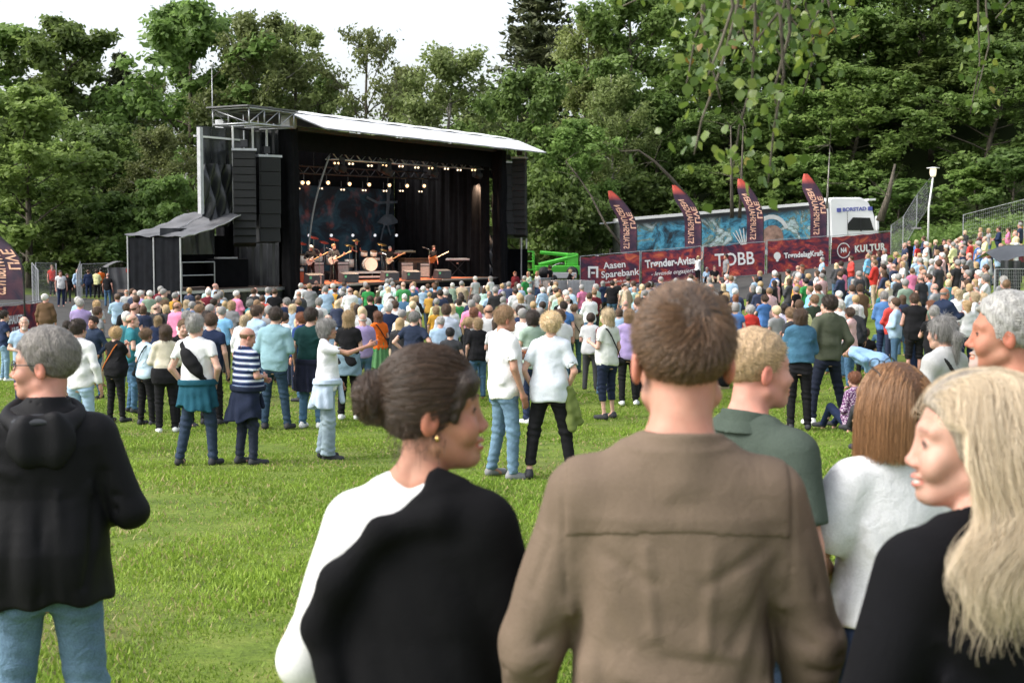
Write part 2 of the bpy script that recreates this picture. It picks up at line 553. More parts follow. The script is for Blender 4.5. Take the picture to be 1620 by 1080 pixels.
PROTO = {
    'maple1': broad_proto("a", 16, 9, 1, M_LEAF, M_BARK, 24, 21000, 0.25, 0.12),
    'maple2': broad_proto("b", 17, 9, 2, M_LEAF, M_BARK, 22, 20000, 0.27, 0.15),
    'maple3': broad_proto("c", 15, 10, 3, M_DARKLEAF, M_BARK, 24, 21000, 0.27, 0.10),
    'dark2': broad_proto("d", 16, 10, 14, M_DARKLEAF, M_BARK, 22, 20000, 0.27, 0.10),
    'birch1': broad_proto("e", 18, 7, 5, M_BIRCHLEAF, M_BIRCH, 24, 17000, 0.18, 0.2, False, 1.6, 0.17),
    'birch2': broad_proto("f", 17, 7.5, 6, M_BIRCHLEAF, M_BIRCH, 22, 16000, 0.18, 0.25, False, 1.3, 0.17),
    'sparse1': broad_proto("g", 17, 7, 7, M_BIRCHLEAF, M_BARK, 20, 6500, 0.17, 0.35, True, 0.3, 0.2),
    'sparse2': broad_proto("h", 15, 7, 8, M_BIRCHLEAF, M_BARK, 16, 4200, 0.16, 0.40, True, 0.2, 0.2, 6),
    'spruce': spruce_proto(20, 7.5, 9, 15000),
    'spruce_thin': spruce_proto(15, 4.2, 10, 8000),
    'sapling1': broad_proto("i", 6, 5, 11, M_LEAF, M_BARK, 18, 9000, 0.19, 0.03, False, 0, 0.07),
    'sapling2': broad_proto("j", 6, 5.5, 12, M_DARKLEAF, M_BARK, 18, 9500, 0.20, 0.02, False, 0, 0.07),
}
KIND_NAME = {'maple1': 'broadleaf_tree', 'maple2': 'broadleaf_tree', 'maple3': 'broadleaf_tree', 'dark2': 'broadleaf_tree', 'birch1': 'birch_tree',
             'birch2': 'birch_tree', 'sparse1': 'thin_tree', 'sparse2': 'thin_tree', 'spruce': 'spruce_tree', 'spruce_thin': 'spruce_tree',
             'sapling1': 'sapling', 'sapling2': 'sapling'}

def tree(kind, px, top, d, wpx, label, base_drop=0.0):
    tm, tmat, cm, cmat, H, W = PROTO[kind]
    x = (px - 810) / FPX * d
    zb = g1(x, d) - base_drop
    zt = P(px, top, d).z
    h = zt - zb; w = wpx * d / FPX
    r = thing(KIND_NAME[kind], label, "tree", (x, d, zb), random.uniform(0, 6.28), "trees around the field")
    r.scale = (w * 1.38 / W, w * 1.38 / W, h / H)
    for nm, me, mt in (("trunk", tm, tmat), ("crown", cm, cmat)):
        link(nm, me, mt, r)
    return r

TREES = [
    # back row, seen against the sky
    ('maple2', -12, 5, 112, 190, "dark leafy tree at the far left edge behind the bright maple"),
    ('maple2', 112, 0, 110, 165, "tall dark-green tree with a split top, above the gated path"),
    ('spruce_thin', 196, 78, 114, 75, "narrow brownish spruce standing between two tall leafy trees left of the stage"),
    ('birch2', 240, 90, 118, 80, "slim olive birch just beside the narrow spruce"),
    ('maple1', 308, -30, 108, 205, "tallest full leafy tree above the stage wing"),
    ('birch1', 398, -25, 106, 150, "olive birch with hanging twigs above the roof corner of the stage"),
    ('sparse1', 470, -5, 108, 150, "open-crowned tree with a dark upright trunk behind the stage roof"),
    ('maple1', 520, 95, 112, 70, "small bright-green tree peeping over the stage roof between bare trunks"),
    ('birch1', 640, 70, 112, 100, "low pale birch between the forked tree and the broad birch"),
    ('maple2', 430, 40, 116, 150, "mid-green tree filling the gap behind the olive birch"),
    ('sparse2', 590, 18, 106, 130, "thin forked tree with see-through crown over the middle of the stage roof"),
    ('birch2', 706, 36, 104, 165, "broad pale birch rising over the far half of the stage roof"),
    ('spruce', 852, -90, 116, 200, "huge dark spruce towering at the top centre of the picture"),
    ('birch1', 925, -20, 110, 120, "slim pale birch standing in front of the huge spruce"),
    ('maple1', 1000, -45, 108, 170, "light-green tree between the huge spruce and the hanging birch leaves"),
    ('maple2', 1105, -60, 114, 190, "leafy tree rising behind the hanging birch leaves"),
    ('dark2', 1230, -70, 112, 190, "dark leafy tree above the trailer's far end"),
    ('maple1', 1340, -80, 112, 180, "tall leafy tree behind the white truck cab"),
    ('maple3', 1455, -90, 110, 190, "dark leafy tree directly behind the lamp post"),
    ('maple2', 1560, -100, 112, 180, "tall leafy tree behind the fence at the upper right"),
    ('dark2', 1660, -90, 108, 190, "dark tree cut by the right edge of the picture"),
    # middle row
    ('maple1', 45, 118, 90, 185, "bright green maple with low branches at the left edge"),
    ('maple3', 165, 190, 100, 150, "dark shrubby tree over the gate at the end of the path"),
    ('maple3', 30, 290, 96, 150, "low dark tree behind the flag at the left edge"),
    ('birch2', 250, 175, 96, 110, "pale multi-stemmed tree just left of the stage wing"),
    ('maple1', 830, 85, 98, 130, "rounded pale tree immediately right of the stage roof"),
    ('maple2', 905, 170, 96, 120, "mid-green tree above the first flag"),
    ('birch1', 965, 90, 102, 100, "yellow-green birch above the gap between the first two flags"),
    ('maple1', 1040, 130, 105, 130, "spreading light-green tree above the second flag"),
    ('dark2', 1150, 110, 107, 150, "dark tree above the trailer's printed side"),
    ('maple2', 1250, 120, 106, 140, "mid-green tree above the fourth flag"),
    ('maple3', 1360, 100, 105, 160, "dark spreading tree over the truck cab roof"),
    ('maple2', 1470, 80, 108, 150, "leafy tree leaning over the lamp post"),
    ('maple3', 1575, 60, 102, 170, "dark leafy tree by the fence beyond the black tent"),
    # low growth
    ('sapling2', 100, 330, 92, 120, "low dark bush behind the gate where visitors come in"),
    ('sapling2', 190, 300, 94, 130, "dark bush beside the black tent wall"),
    ('sapling1', 262, 270, 92, 100, "light sapling poking up beside the stage wing"),
    ('sapling2', 850, 250, 93, 110, "dark bush at the end of the stage beside the loudspeakers"),
    ('sapling2', 880, 300, 90, 110, "bush behind the green lift"),
    ('sapling1', 930, 290, 93, 90, "pale bush under the leaning bare trunk"),
    ('sapling2', 1010, 270, 101, 130, "bush behind the trailer's open end"),
    ('sapling1', 1095, 255, 102, 110, "light bush above the trailer roof beside the second flag"),
    ('sapling2', 1180, 240, 102, 130, "dark bush above the trailer roof by the third flag"),
    ('sapling1', 1265, 240, 102, 110, "light bush above the trailer roof by the fourth flag"),
    ('sapling2', 1330, 250, 102, 120, "bush directly behind the truck cab"),
    ('sapling2', 1420, 280, 99, 110, "bush on the slope between truck cab and lamp post"),
    ('sapling1', 1540, 260, 97, 110, "light bush on the slope above the end fence"),
    ('sapling2', 1600, 230, 95, 130, "dark bush at the right edge above the end fence"),
]
for t in TREES:
    tree(*t)

# a far wood that closes the gaps low down: one mass nobody could count
def forest():
    lr = np.random.default_rng(77)
    cs = []
    for px in np.arange(-60, 1700, 9):
        top = np.interp(px, [-60, 150, 250, 420, 640, 760, 1000, 1200, 1700], [130, 150, 175, 170, 160, 120, 30, -30, -60])
        for k in range(5):
            d = lr.uniform(118, 140)
            x = (px - 810) / FPX * d
            zg = g1(x, d); zt = P(px, top + lr.uniform(0, 60), d).z
            cs.append((x, d, zg + (zt - zg) * lr.uniform(0, 1)))
            cs.append((x, d, zg + 1.2))
    cs = np.array(cs)
    v, f, rn = leaf_cloud(cs, lr.uniform(1.2, 2.4, len(cs)), 46, 0.42, lr, 0.8)
    tag(link("forest", npmesh("forest", v, f, False, {"rnd": ('POINT', rn)}), M_DARKLEAF), "dense dark woodland closing the view behind the stage and trailer", "woods", kind="stuff")
    # weeds along the slope behind the banners
    n = 900
    d = lr.uniform(88, 98, n); x = lr.uniform(-2, 36, n); 
    cs = np.stack([x, d, ground(x, d) + lr.uniform(0.1, 0.6, n)], 1)
    v, f, rn = leaf_cloud(cs, lr.uniform(0.3, 0.9, n), 26, 0.2, lr, 0.7)
    tag(link("undergrowth", npmesh("undergrowth", v, f, False, {"rnd": ('POINT', rn)}), M_LEAF), "tangled green undergrowth on the slope behind the banners", "undergrowth", kind="stuff")
forest()

# bare leaning trunks at the wood's edge
def bare_trunk(label, pts, r0, mat=None):
    base = pts[0]
    t = thing("bare_trunk", label, "tree trunk", base, 0, "bare trunks at the edge of the wood")
    mb = MB()
    q = [Vector(p) - Vector(base) for p in pts]
    mb.tube(q, [r0 * (1 - 0.75 * i / (len(q) - 1)) for i in range(len(q))], 7)
    mb.build("trunk", mat or M_BIRCH, t, True)
    tw = MB(); rr = random.Random(len(label))
    for k in range(9):
        i = rr.randint(len(q) // 2, len(q) - 1); a = q[i]
        d = Vector((rr.uniform(-1, 0.6), rr.uniform(-.5, .5), rr.uniform(-.4, .8))).normalized() * rr.uniform(0.8, 2.2)
        tw.tube([a, a + d * 0.5 + Vector((0, 0, .1)), a + d], [0.022, 0.014, 0.004], 4, False)
    tw.build("twigs", M_BARK, t, True)["kind"] = "stuff"
bare_trunk("pale bare trunk leaning across behind the first flag", [P(985, 392, 88), P(955, 350, 88.5), P(935, 310, 89), P(915, 280, 89), P(895, 255, 89)], 0.09, M_BARK)
bare_trunk("bent pale trunk arching over the second flag", [P(1090, 315, 90), P(1060, 280, 89.5), P(1035, 255, 89), P(1010, 238, 89), P(985, 240, 88.5)], 0.13, M_BARK)
bare_trunk("slim upright trunk between the second and third flag", [P(1158, 345, 90), P(1157, 280, 90), P(1156, 200, 90.5)], 0.14, M_BARK)
bare_trunk("slim upright trunk close beside the third flag", [P(1170, 345, 90), P(1173, 280, 90), P(1176, 190, 90.5)], 0.12, M_BARK)
bare_trunk("thin white stem rising behind the fourth flag", [P(1308, 330, 91), P(1310, 290, 91), P(1313, 230, 91)], 0.08)
bare_trunk("dark leaning trunk on the slope right of the truck cab", [P(1392, 350, 90), P(1405, 310, 90), P(1416, 260, 90.5)], 0.28, M_BARK)
# ---------------------------------------------------------------- stage
SL = Vector((-9.96, 64.0, 0.0)); SROT = R(60)
SU = Vector((math.cos(SROT), math.sin(SROT), 0)); SN = Vector((-math.sin(SROT), math.cos(SROT), 0))
DECK = 1.45
M_STAGE = Matrix.Translation(SL) @ Matrix.Rotation(SROT, 4, 'Z')

def st_local(px, depth, py=None):
    """stage coordinates of the point seen at px, a given depth behind the stage front"""
    k = (px - 810) / FPX
    c = CT; b = SL + SN * depth
    # x = k * dep, dep ~ y*CT - z*ST (z about 1 m under the camera)
    z = -1.0
    for _ in range(4):
        s = (k * (b.y * CT - z * ST) - b.x) / (SU.x - k * SU.y * CT)
        y = b.y + SU.y * s
        if py is not None:
            z = P(px, py, y).z - CAM_Z
    return Vector((s, depth, (z + CAM_Z) if py is not None else DECK))

def st_world(v):
    return M_STAGE @ Vector(v)

def fabric_black(name, c=(0.005, 0.005, 0.006), rough=0.95, sc=3.0, sheen=0.0):
    m, nt, b, N, L = newmat(name)
    n = noise(nt, sc, 4, tc(nt)); n2 = noise(nt, sc * 14, 3, tc(nt))
    r = ramp(nt, n.outputs[0], [(0.3, tuple(v * 0.7 for v in c) + (1,)), (0.75, tuple(v * 1.6 for v in c) + (1,))])
    L.new(r.outputs[0], b.inputs["Base Color"])
    b.inputs["Roughness"].default_value = rough
    b.inputs["Specular IOR Level"].default_value = 0.5 if rough < 0.7 else 0.12
    L.new(bump(nt, n2.outputs[0], 0.3, 0.02).outputs[0], b.inputs["Normal"])
    return m
M_DRAPE = fabric_black("black_drape")
M_TARP = fabric_black("shiny_black_tarp", (0.022, 0.024, 0.027), 0.27, 1.2)
M_GREYTARP = fabric_black("grey_tent_cloth", (0.10, 0.10, 0.105), 0.5, 1.2)
M_BLACKCLOTH = fabric_black("black_tent_wall", (0.006, 0.007, 0.009), 0.9)
M_ALU = plain("aluminium", (0.55, 0.56, 0.58), 0.38, 0.85, 0.12, 4)
M_STEEL = plain("galvanised_steel", (0.42, 0.43, 0.45), 0.45, 0.7, 0.2, 5)
M_DARKSTEEL = plain("dark_steel", (0.05, 0.05, 0.055), 0.5, 0.5, 0.2, 5)
M_ROOF = plain("white_roof_sheet", (0.78, 0.79, 0.80), 0.5, 0, 0.06, 0.6, 0.08)
M_DECK = plain("stage_deck", (0.10, 0.065, 0.05), 0.6, 0, 0.3, 2)
M_LITFLOOR = plain("orange_lit_floor", (0.30, 0.075, 0.03), 0.9, 0, 0.25, 3)  # orange stage light on the floor, painted as base colour
M_CABINET = plain("speaker_black", (0.009, 0.009, 0.010), 0.6, 0, 0.2, 8, 0.15)
M_GRILLE = plain("speaker_grille", (0.014, 0.0145, 0.016), 0.8, 0.0, 0.3, 60, 0.4)
M_WHITE = plain("white_paint", (0.78, 0.78, 0.77), 0.4, 0, 0.06, 3)
M_BLACK = plain("matt_black", (0.018, 0.018, 0.02), 0.6, 0, 0.2, 6)
M_WOOD = plain("brown_wood", (0.16, 0.075, 0.03), 0.45, 0, 0.3, 5)
M_CHROME = plain("chrome", (0.75, 0.75, 0.75), 0.18, 1.0, 0.05, 4)
M_LAMP = emis("warm_lamp", (1.0, 0.62, 0.30), 1.3)
M_BULB = emis("warm_bulb", (1.0, 0.52, 0.18), 2.0)
M_WLAMP = emis("white_lamp", (1.0, 0.78, 0.52), 0.95)

stage = thing("concert_stage", "large black covered concert stage with a white roof awning", "stage", SL, SROT)

def drape_mb(x0, x1, z0, z1, y, amp=0.07, waves=8, nu=60, nv=6, axis='x', seed=0):
    mb = MB(); ph = seed * 1.7
    def fn(u, v):
        a = x0 + (x1 - x0) * u; z = z0 + (z1 - z0) * v
        o = amp * (math.sin(u * waves * 6.283 + ph + 0.8 * math.sin(v * 3 + ph)) + 0.5 * math.sin(u * waves * 15.1 + 2 * v)) * (1.0 - 0.35 * v)
        return (a, y + o, z) if axis == 'x' else (y + o, a, z)
    return mb.grid(fn, nu, nv)

# deck and skirts
MB().box((0, 0, DECK - 0.12), (18.5, 7.2, DECK)).build("deck", M_DECK, stage)
MB().box((-7, 0.2, DECK - 0.14), (-0.35, 3.6, DECK - 0.02)).build("wing_deck", M_DECK, stage)
MB().box((0.5, 0.3, DECK + 0.004), (11.2, 4.6, DECK + 0.014)).build("lit_floor_sheet", M_LITFLOOR, stage)  # thin sheets tinted to carry the orange light on the deck
MB().box((11.25, 0.3, DECK + 0.004), (16.6, 3.4, DECK + 0.013)).build("lit_floor_sheet", M_LITFLOOR, stage)
drape_mb(0.4, 18.4, -0.1, DECK - 0.13, -0.06, 0.05, 12, 90).build("front_skirt", M_DRAPE, stage, True)
drape_mb(-7, -0.4, -0.1, DECK - 0.2, 0.1, 0.06, 5, 50).build("wing_skirt", M_TARP, stage, True)
MB().box((-7.05, 0.08, DECK - 0.16), (-0.3, 0.19, DECK - 0.03)).build("wing_edge_rail", M_ALU, stage)
MB().box((0.35, -0.10, DECK - 0.10), (5.3, -0.02, DECK - 0.01)).build("edge_rail", M_ALU, stage)
MB().box((12.5, -0.08, DECK - 0.06), (18.4, -0.02, DECK - 0.01)).build("edge_rail", M_ALU, stage)
# corner columns wrapped in cloth
for (x, y) in ((0, 0), (18.5, 0), (0.4, 4.2), (18.5, 8.2)):
    mb = MB()
    def colf(u, v, x=x, y=y):
        a = u * 6.283; w = 0.30 + 0.025 * math.sin(u * 44 + v * 3) + 0.02 * math.sin(v * 19 + u * 7)
        cx = max(-1, min(1, 1.5 * math.cos(a))); cy = max(-1, min(1, 1.5 * math.sin(a)))
        return (x + cx * w, y + cy * w, -0.1 + 8.6 * v)
    mb.grid(colf, 40, 24)
    mb.build("column", M_DRAPE, stage, True)
    MB().cbox((x, y, 8.75), (0.5, 0.5, 0.6)).build("column_head", M_STEEL, stage)
# roof: box of trusses, dark ceiling, sheet and awning
MB().box((-0.2, 0.4, 8.55), (19.2, 4.4, 8.62)).build("ceiling_cloth", M_DRAPE, stage)
MB().grid(lambda u, v: (-0.4 + 20.4 * u, -0.2 + 4.6 * v, 9.18 + 0.35 * math.sin(v * 3.14) + 0.02 * math.sin(u * 50)), 40, 10).build("roof_sheet", M_ROOF, stage, True)
mb = MB()
def awn(u, v):
    return (-0.35 + 0.5 * v + (20.7 - 0.3 * v) * u, -0.15 - 1.75 * v, 9.16 - 0.72 * v - 0.012 * math.sin(u * 3.14 * 9) ** 2 * v)
mb.grid(awn, 60, 5)
mb.grid(lambda u, v: (awn(u, 1 - v)[0], awn(u, 1 - v)[1], awn(u, 1 - v)[2] - 0.05), 60, 5)
mb.build("awning", M_ROOF, stage, True)
MB().box((-0.1, 0.0, 8.42), (18.8, 0.35, 8.56)).build("front_beam", M_DARKSTEEL, stage)
MB().box((-0.1, 0.30, 7.55), (18.6, 0.36, 8.42)).build("roof_valance", M_DRAPE, stage)

def truss(mb, a, b, w=0.34, h=0.34, r=0.025, n=None, rb=0.013):
    a, b = Vector(a), Vector(b); d = (b - a); L_ = d.length; d = d.normalized()
    side = Vector((0, 0, 1)).cross(d); side = side.normalized() if side.length > 0.01 else Vector((1, 0, 0)); up = d.cross(side)
    n = n or max(3, int(L_ / (w * 1.3)))
    c = [(side * (w / 2 * i) + up * (h / 2 * j)) for i, j in ((-1, -1), (1, -1), (1, 1), (-1, 1))]
    for o in c:
        mb.tube([a + o, b + o], r, 6)
    for k in range(n):
        p, q = a + d * (L_ * k / n), a + d * (L_ * (k + 1) / n)
        for i in range(4):
            o1, o2 = c[i], c[(i + 1) % 4]
            if k % 2: o1, o2 = o2, o1
            mb.tube([p + o1, q + o2], rb, 4, False)
    return mb
# open steel frame on the wing's roof
fr = MB()
for z in (8.45, 9.1):
    for y in (-0.6, 1.4):
        fr.tube([(-3.4, y, z), (-0.3, y, z)], 0.05, 6)
    for x in (-3.4, -2.4, -1.4, -0.4):
        fr.tube([(x, -0.6, z), (x, 1.4, z)], 0.04, 6)
for x in (-3.4, -2.4, -1.4, -0.4):
    for y in (-0.6, 1.4):
        fr.tube([(x, y, 8.45), (x, y, 9.1)], 0.035, 5)
for x in (-3.4, -2.4, -1.4):
    fr.tube([(x, -0.6, 8.45), (x + 1.0, -0.6, 9.1)], 0.026, 5)
    fr.tube([(x, 1.4, 9.1), (x + 1.0, 1.4, 8.45)], 0.026, 5)
fr.tube([(-3.4, -0.6, 8.45), (-3.4, 1.4, 9.1)], 0.026, 5)
fr.build("wing_roof_frame", M_STEEL, stage, True)
MB().box((-3.6, -0.7, 9.15), (-0.2, 1.6, 9.21)).build("wing_roof_sheet", M_GREYTARP, stage)
# wing tower clad in tarps
drape_mb(-4.95, -0.4, 6.7, 8.3, 0.9, 0.04, 4, 50, 8, seed=1).build("upper_tarp", M_TARP, stage, True)
MB().box((-5.3, 0.74, 7.80), (-2.0, 0.78, 7.88)).build("tarp_batten", M_WHITE, stage)
def hang(x0, x1, z0, z1, y, k, sag=0.5):
    return MB().grid(lambda u, v: (x0 + (x1 - x0) * u + 0.25 * math.sin(v * 3 + k) * (1 - v), y + 0.14 * math.sin(u * 17 + 5 * v + k) + 0.1 * math.sin(u * 41 - 7 * v), z0 + (z1 - z0) * v - sag * math.sin(u * 3.14) * (1 - v) * (0.6 + 0.4 * math.sin(k))), 60, 20)
hang(-4.8, -2.6, 4.6, 6.75, 0.8, 0.4, 0.7).build("hanging_tarp", M_TARP, stage, True)
hang(-2.6, -0.4, 4.3, 6.75, 0.85, 2.1, 0.3).build("hanging_tarp", M_TARP, stage, True)
drape_mb(0.3, 2.6, DECK, 8.4, -0.38, 0.05, 4, 40, 8, 'y', 3).build("wing_side_cloth", M_TARP, stage, True)
MB().box((-5.22, 0.5, 4.6), (-5.04, 0.68, 8.2)).build("white_post", plain("pale_grey_sheet", (0.42, 0.43, 0.45), 0.5), stage)
for x in (-3.0, -1.7, -0.75):
    MB().cyl((x, 0.65, 4.2), (x, 0.65, 8.4), 0.05, 8).build("wing_post", M_WHITE, stage)
drape_mb(-6.6, -0.4, DECK, 3.7, 2.85, 0.08, 5, 50, 6, seed=5).build("wing_back_cloth", M_DRAPE, stage, True)
# side and back drapes
drape_mb(3.4, 18.2, DECK, 8.5, 6.9, 0.06, 10, 120, 6, seed=7).build("back_drape", M_DRAPE, stage, True)
drape_mb(0.4, 6.8, DECK, 8.5, 18.0, 0.10, 9, 90, 6, 'y', 8).build("side_drape", M_DRAPE, stage, True)
drape_mb(0.6, 4.0, DECK, 8.5, 0.6, 0.10, 7, 60, 6, 'y', 9).build("side_drape", M_DRAPE, stage, True)

# printed backcloth with a leaping dancer
def backcloth_material():
    m, nt, b, N, L = newmat("printed_backcloth")
    mp = N.new("ShaderNodeMapping"); mp.inputs["Scale"].default_value = (0.28, 1, 0.45); mp.inputs["Rotation"].default_value = (0, 0.5, 0)
    L.new(tc(nt), mp.inputs[0])
    n1 = noise(nt, 1.6, 4, mp.outputs[0], 0.6, 1.2); n2 = noise(nt, 0.9, 3, tc(nt))
    r = ramp(nt, n1.outputs[0], [(0.35, (0.006, 0.008, 0.014, 1)), (0.47, (0.009, 0.022, 0.038, 1)), (0.58, (0.018, 0.065, 0.10, 1)), (0.75, (0.07, 0.13, 0.16, 1))])
    r2 = ramp(nt, n2.outputs[0], [(0.55, (0, 0, 0, 1)), (0.7, (0.28, 0.05, 0.025, 1))])
    L.new(mixc(nt, r.outputs[0], r2.outputs[0], 0.6, 'ADD'), b.inputs["Base Color"])
    b.inputs["Roughness"].default_value = 0.85
    return m
a0 = st_local(468, 6.6); a1 = st_local(646, 6.6)
bcz = (DECK + 0.3, 6.4)
bc = MB().grid(lambda u, v: (3.4 + (17.7 - 3.4) * u, 6.62 + 0.03 * math.sin(u * 30), bcz[0] + (bcz[1] - bcz[0]) * v), 60, 4)
bc.build("printed_backcloth", backcloth_material(), stage, True)
M_DANCER = plain("printed_pale_blue", (0.10, 0.13, 0.165), 0.85, 0, 0.3, 3)
dn = MB()
def dpt(px, py):
    v = st_local(px, 6.50, py); return (v.x, 6.50, v.z)
for path in ([(580, 312), (598, 321), (614, 320)], [(614, 320), (628, 320), (640, 311)], [(614, 304), (614, 320), (612, 345)], [(612, 345), (606, 362), (602, 380)], [(612, 345), (614, 360), (618, 372)]):
    q = [Vector(dpt(*p)) for p in path]
    w = 0.16 if path[0] != (614, 304) else 0.34
    for i in range(len(q) - 1):
        d = (q[i + 1] - q[i]).normalized(); s = Vector((d.z, 0, -d.x)) * w / 2
        dn.quad(q[i] - s, q[i] + s, q[i + 1] + s * 0.8, q[i + 1] - s * 0.8)
dn.quad(dpt(607, 340), dpt(620, 339), dpt(632, 352), dpt(612, 357), dpt(596, 352))
hd = Vector(dpt(615, 301)); dn.quad(*[tuple(hd + Vector((0.22 * math.cos(a), 0, 0.3 * math.sin(a)))) for a in [k * 0.6283 for k in range(10)]])
for i in range(0, len(dn.v)):
    dn.v[i] = (dn.v[i][0], 6.50 - 0.0015 * (i // 4), dn.v[i][2])
dn.build("printed_dancer", M_DANCER, stage)

# ---- lean-to tent on the near side of the stage
tent = thing("side_tent", "black-walled lean-to tent with grey roof against the stage wing", "tent", st_world((-7.0, 0, 0)), SROT)
for k in range(2):
    drape_mb(0.02 + 1.47 * k, 1.45 + 1.47 * k, -0.1, 3.62, 0.0, 0.025, 2, 26, 6, 'y', k).build("wall_sheet", M_BLACKCLOTH, tent, True)
drape_mb(0.0, 1.5, -0.1, 1.3, 0.05, 0.02, 2, 20, 4).build("front_wall", M_BLACKCLOTH, tent, True)
def roof_pt(u, v):
    return (-0.1 + 3.6 * u, -0.15 + 3.2 * v, 3.62 + 1.0 * u + 0.10 * v - 0.16 * math.sin(u * 3.14) + 0.03 * math.sin(v * 19 + u * 5) + 0.025 * math.sin(u * 23 + v * 7))
MB().grid(roof_pt, 36, 30).build("roof", M_GREYTARP, tent, True)
for x, y, z in ((0, 0, 3.6), (0, 1.47, 3.62), (0, 2.93, 3.68)):
    MB().cyl((x - 0.03, y, -0.1), (x - 0.03, y, z), 0.035, 8).build("pole", M_ALU, tent)
MB().tube([roof_pt(u / 10, 0) for u in range(11)], 0.03, 6).build("eave_pole", M_ALU, tent)
MB().tube([roof_pt(u / 10, 0.55) for u in range(11)], 0.028, 6).build("rafter", M_ALU, tent)
drape_mb(0.1, 3.4, 2.9, 4.0, 1.2, 0.05, 3, 30, 4).build("valance", M_TARP, tent, True)

# smaller lean-to at the far end
tent2 = thing("small_side_tent", "small dark lean-to with pale roof edge at the far end of the stage", "tent", st_world((19.2, 1.2, 0)), SROT)
drape_mb(0, 2.4, 0, 3.1, 0, 0.03, 3, 20, 4).build("front_wall", M_BLACKCLOTH, tent2, True)
MB().grid(lambda u, v: (3.2 * u, -0.9 + 3.5 * v, 4.3 - 0.7 * u), 8, 8).build("roof", M_GREYTARP, tent2, True)
for x in (2.5, 3.1):
    MB().cyl((x, -0.8, 0), (x, -0.8, 4.3 - 0.7 * x / 3.2), 0.05, 8).build("pole", M_ALU, tent2)
drape_mb(-1.2, 2.4, 0, 3.0, 2.5, 0.03, 3, 20, 4, 'y').build("end_wall", M_BLACKCLOTH, tent2, True)

# ---- line-array loudspeakers
def line_array(label, px, top, bot, depth, n, w, curve, yaw):
    a = st_local(px, depth, top); b = st_local(px, depth, bot)
    H = (a.z - b.z)
    t = thing("line_array_speaker", label, "loudspeaker", st_world((a.x, depth, b.z)), SROT + yaw, "hanging line arrays")
    ch = H / n
    cab = MB().box((-w / 2, -0.35, 0.012), (w / 2, 0.30, ch - 0.012))
    gri = MB().box((-w / 2 + 0.06, -0.375, 0.03), (w / 2 - 0.06, -0.345, ch - 0.03))
    hornm = MB().box((-0.09, -0.40, 0.05), (0.09, -0.37, ch - 0.05)).mesh("horn")
    mc, mg = cab.mesh("cabinet"), gri.mesh("grille")
    y = 0.0
    for i in range(n):
        k = n - 1 - i
        ang = -curve * (1 - k / (n - 1)) ** 2 if n > 1 else 0
        z = H - (i + 1) * ch
        c = link("cabinet", mc, M_CABINET, t); c.location = (0, y, z); c.rotation_euler = (ang, 0, 0)
        y += -math.sin(ang) * ch * 0.9
        g = link("grille", mg, M_GRILLE, c); g.location = (0, 0, 0)
    MB().box((-w / 2 - 0.05, -0.4, H + 0.02), (w / 2 + 0.05, 0.4, H + 0.12)).build("flying_frame", M_STEEL, t)
    MB().tube([(0, 0, H + 0.1), (0, 0, H + 0.9)], 0.03, 6).build("hoist_chain", M_STEEL, t)
    MB().box((-0.15, -0.1, H + 0.2), (0.15, 0.1, H + 0.5)).build("hoist", M_DARKSTEEL, t)
    return t
line_array("outer hanging loudspeaker column of the near stage wing", 386, 240, 388, 0.0, 12, 0.95, 0.28, R(-48))
line_array("inner hanging loudspeaker column of the near stage wing, wider cabinets", 421, 250, 384, 0.2, 6, 1.05, 0.10, R(-22))
line_array("hanging loudspeaker column closest to the stage's far pillar", 803, 259, 372, 0.0, 6, 0.9, 0.06, R(-30))
line_array("outermost hanging loudspeaker column at the far end of the stage", 822, 252, 374, -0.6, 12, 0.75, 0.22, R(-70))

# ---- lighting trusses and lamps
def light_truss(label, pa, pb, depth, mat, w=0.36):
    a = st_local(pa[0], depth, pa[1]); b = st_local(pb[0], depth, pb[1])
    t = thing("lighting_truss", label, "truss", st_world(a), SROT, "lighting trusses")
    truss(MB(), (0, 0, 0), tuple(b - a), w, w, 0.028, None, 0.016).build("lattice", mat, t, True)
    for f in (0.12, 0.88):
        q = (b - a) * f
        MB().tube([q, (q.x, q.y, 8.5 - a.z)], 0.012, 5).build("cable", M_DARKSTEEL, t)
    return t
light_truss("bright aluminium lighting truss hanging at the stage front", (520, 246), (772, 264), 0.9, M_ALU)
light_truss("dim lighting truss hanging deeper over the stage", (466, 268), (690, 279), 3.6, M_DARKSTEEL)
light_truss("low dark truss with bulbs at the stage's far corner", (664, 342), (752, 340), 5.2, M_STEEL, 0.26)

LAMPS = []
def stage_lamp(label, px, py, depth, n=2, r=0.10, gap=0.26, mat=M_LAMP, group="glowing stage lamps", face=-0.5):
    a = st_local(px, depth, py)
    t = thing("stage_lamp", label, "lamp", st_world(a), SROT + R(-30), group)
    MB().tube([(0, 0.1, 0.1), (0, 0.1, 0.42)], 0.02, 5).build("clamp", M_BLACK, t)
    for k in range(n):
        x = (k - (n - 1) / 2) * gap
        ax = Vector((0, -math.cos(face), math.sin(face) * 0.4)).normalized()
        MB().tube([Vector((x, 0.1, 0)), Vector((x, 0.1, 0)) + ax * 0.2], [r * 0.8, r * 1.15], 12).build("housing", M_BLACK, t, True)
        MB().tube([Vector((x, 0.1, 0)) + ax * 0.201, Vector((x, 0.1, 0)) + ax * 0.215], [r, r * 0.98], 12).build("lens", mat, t)
    return t
ORD = ["first", "second", "third", "fourth", "fifth", "sixth", "seventh", "eighth", "ninth", "tenth", "eleventh", "twelfth"]
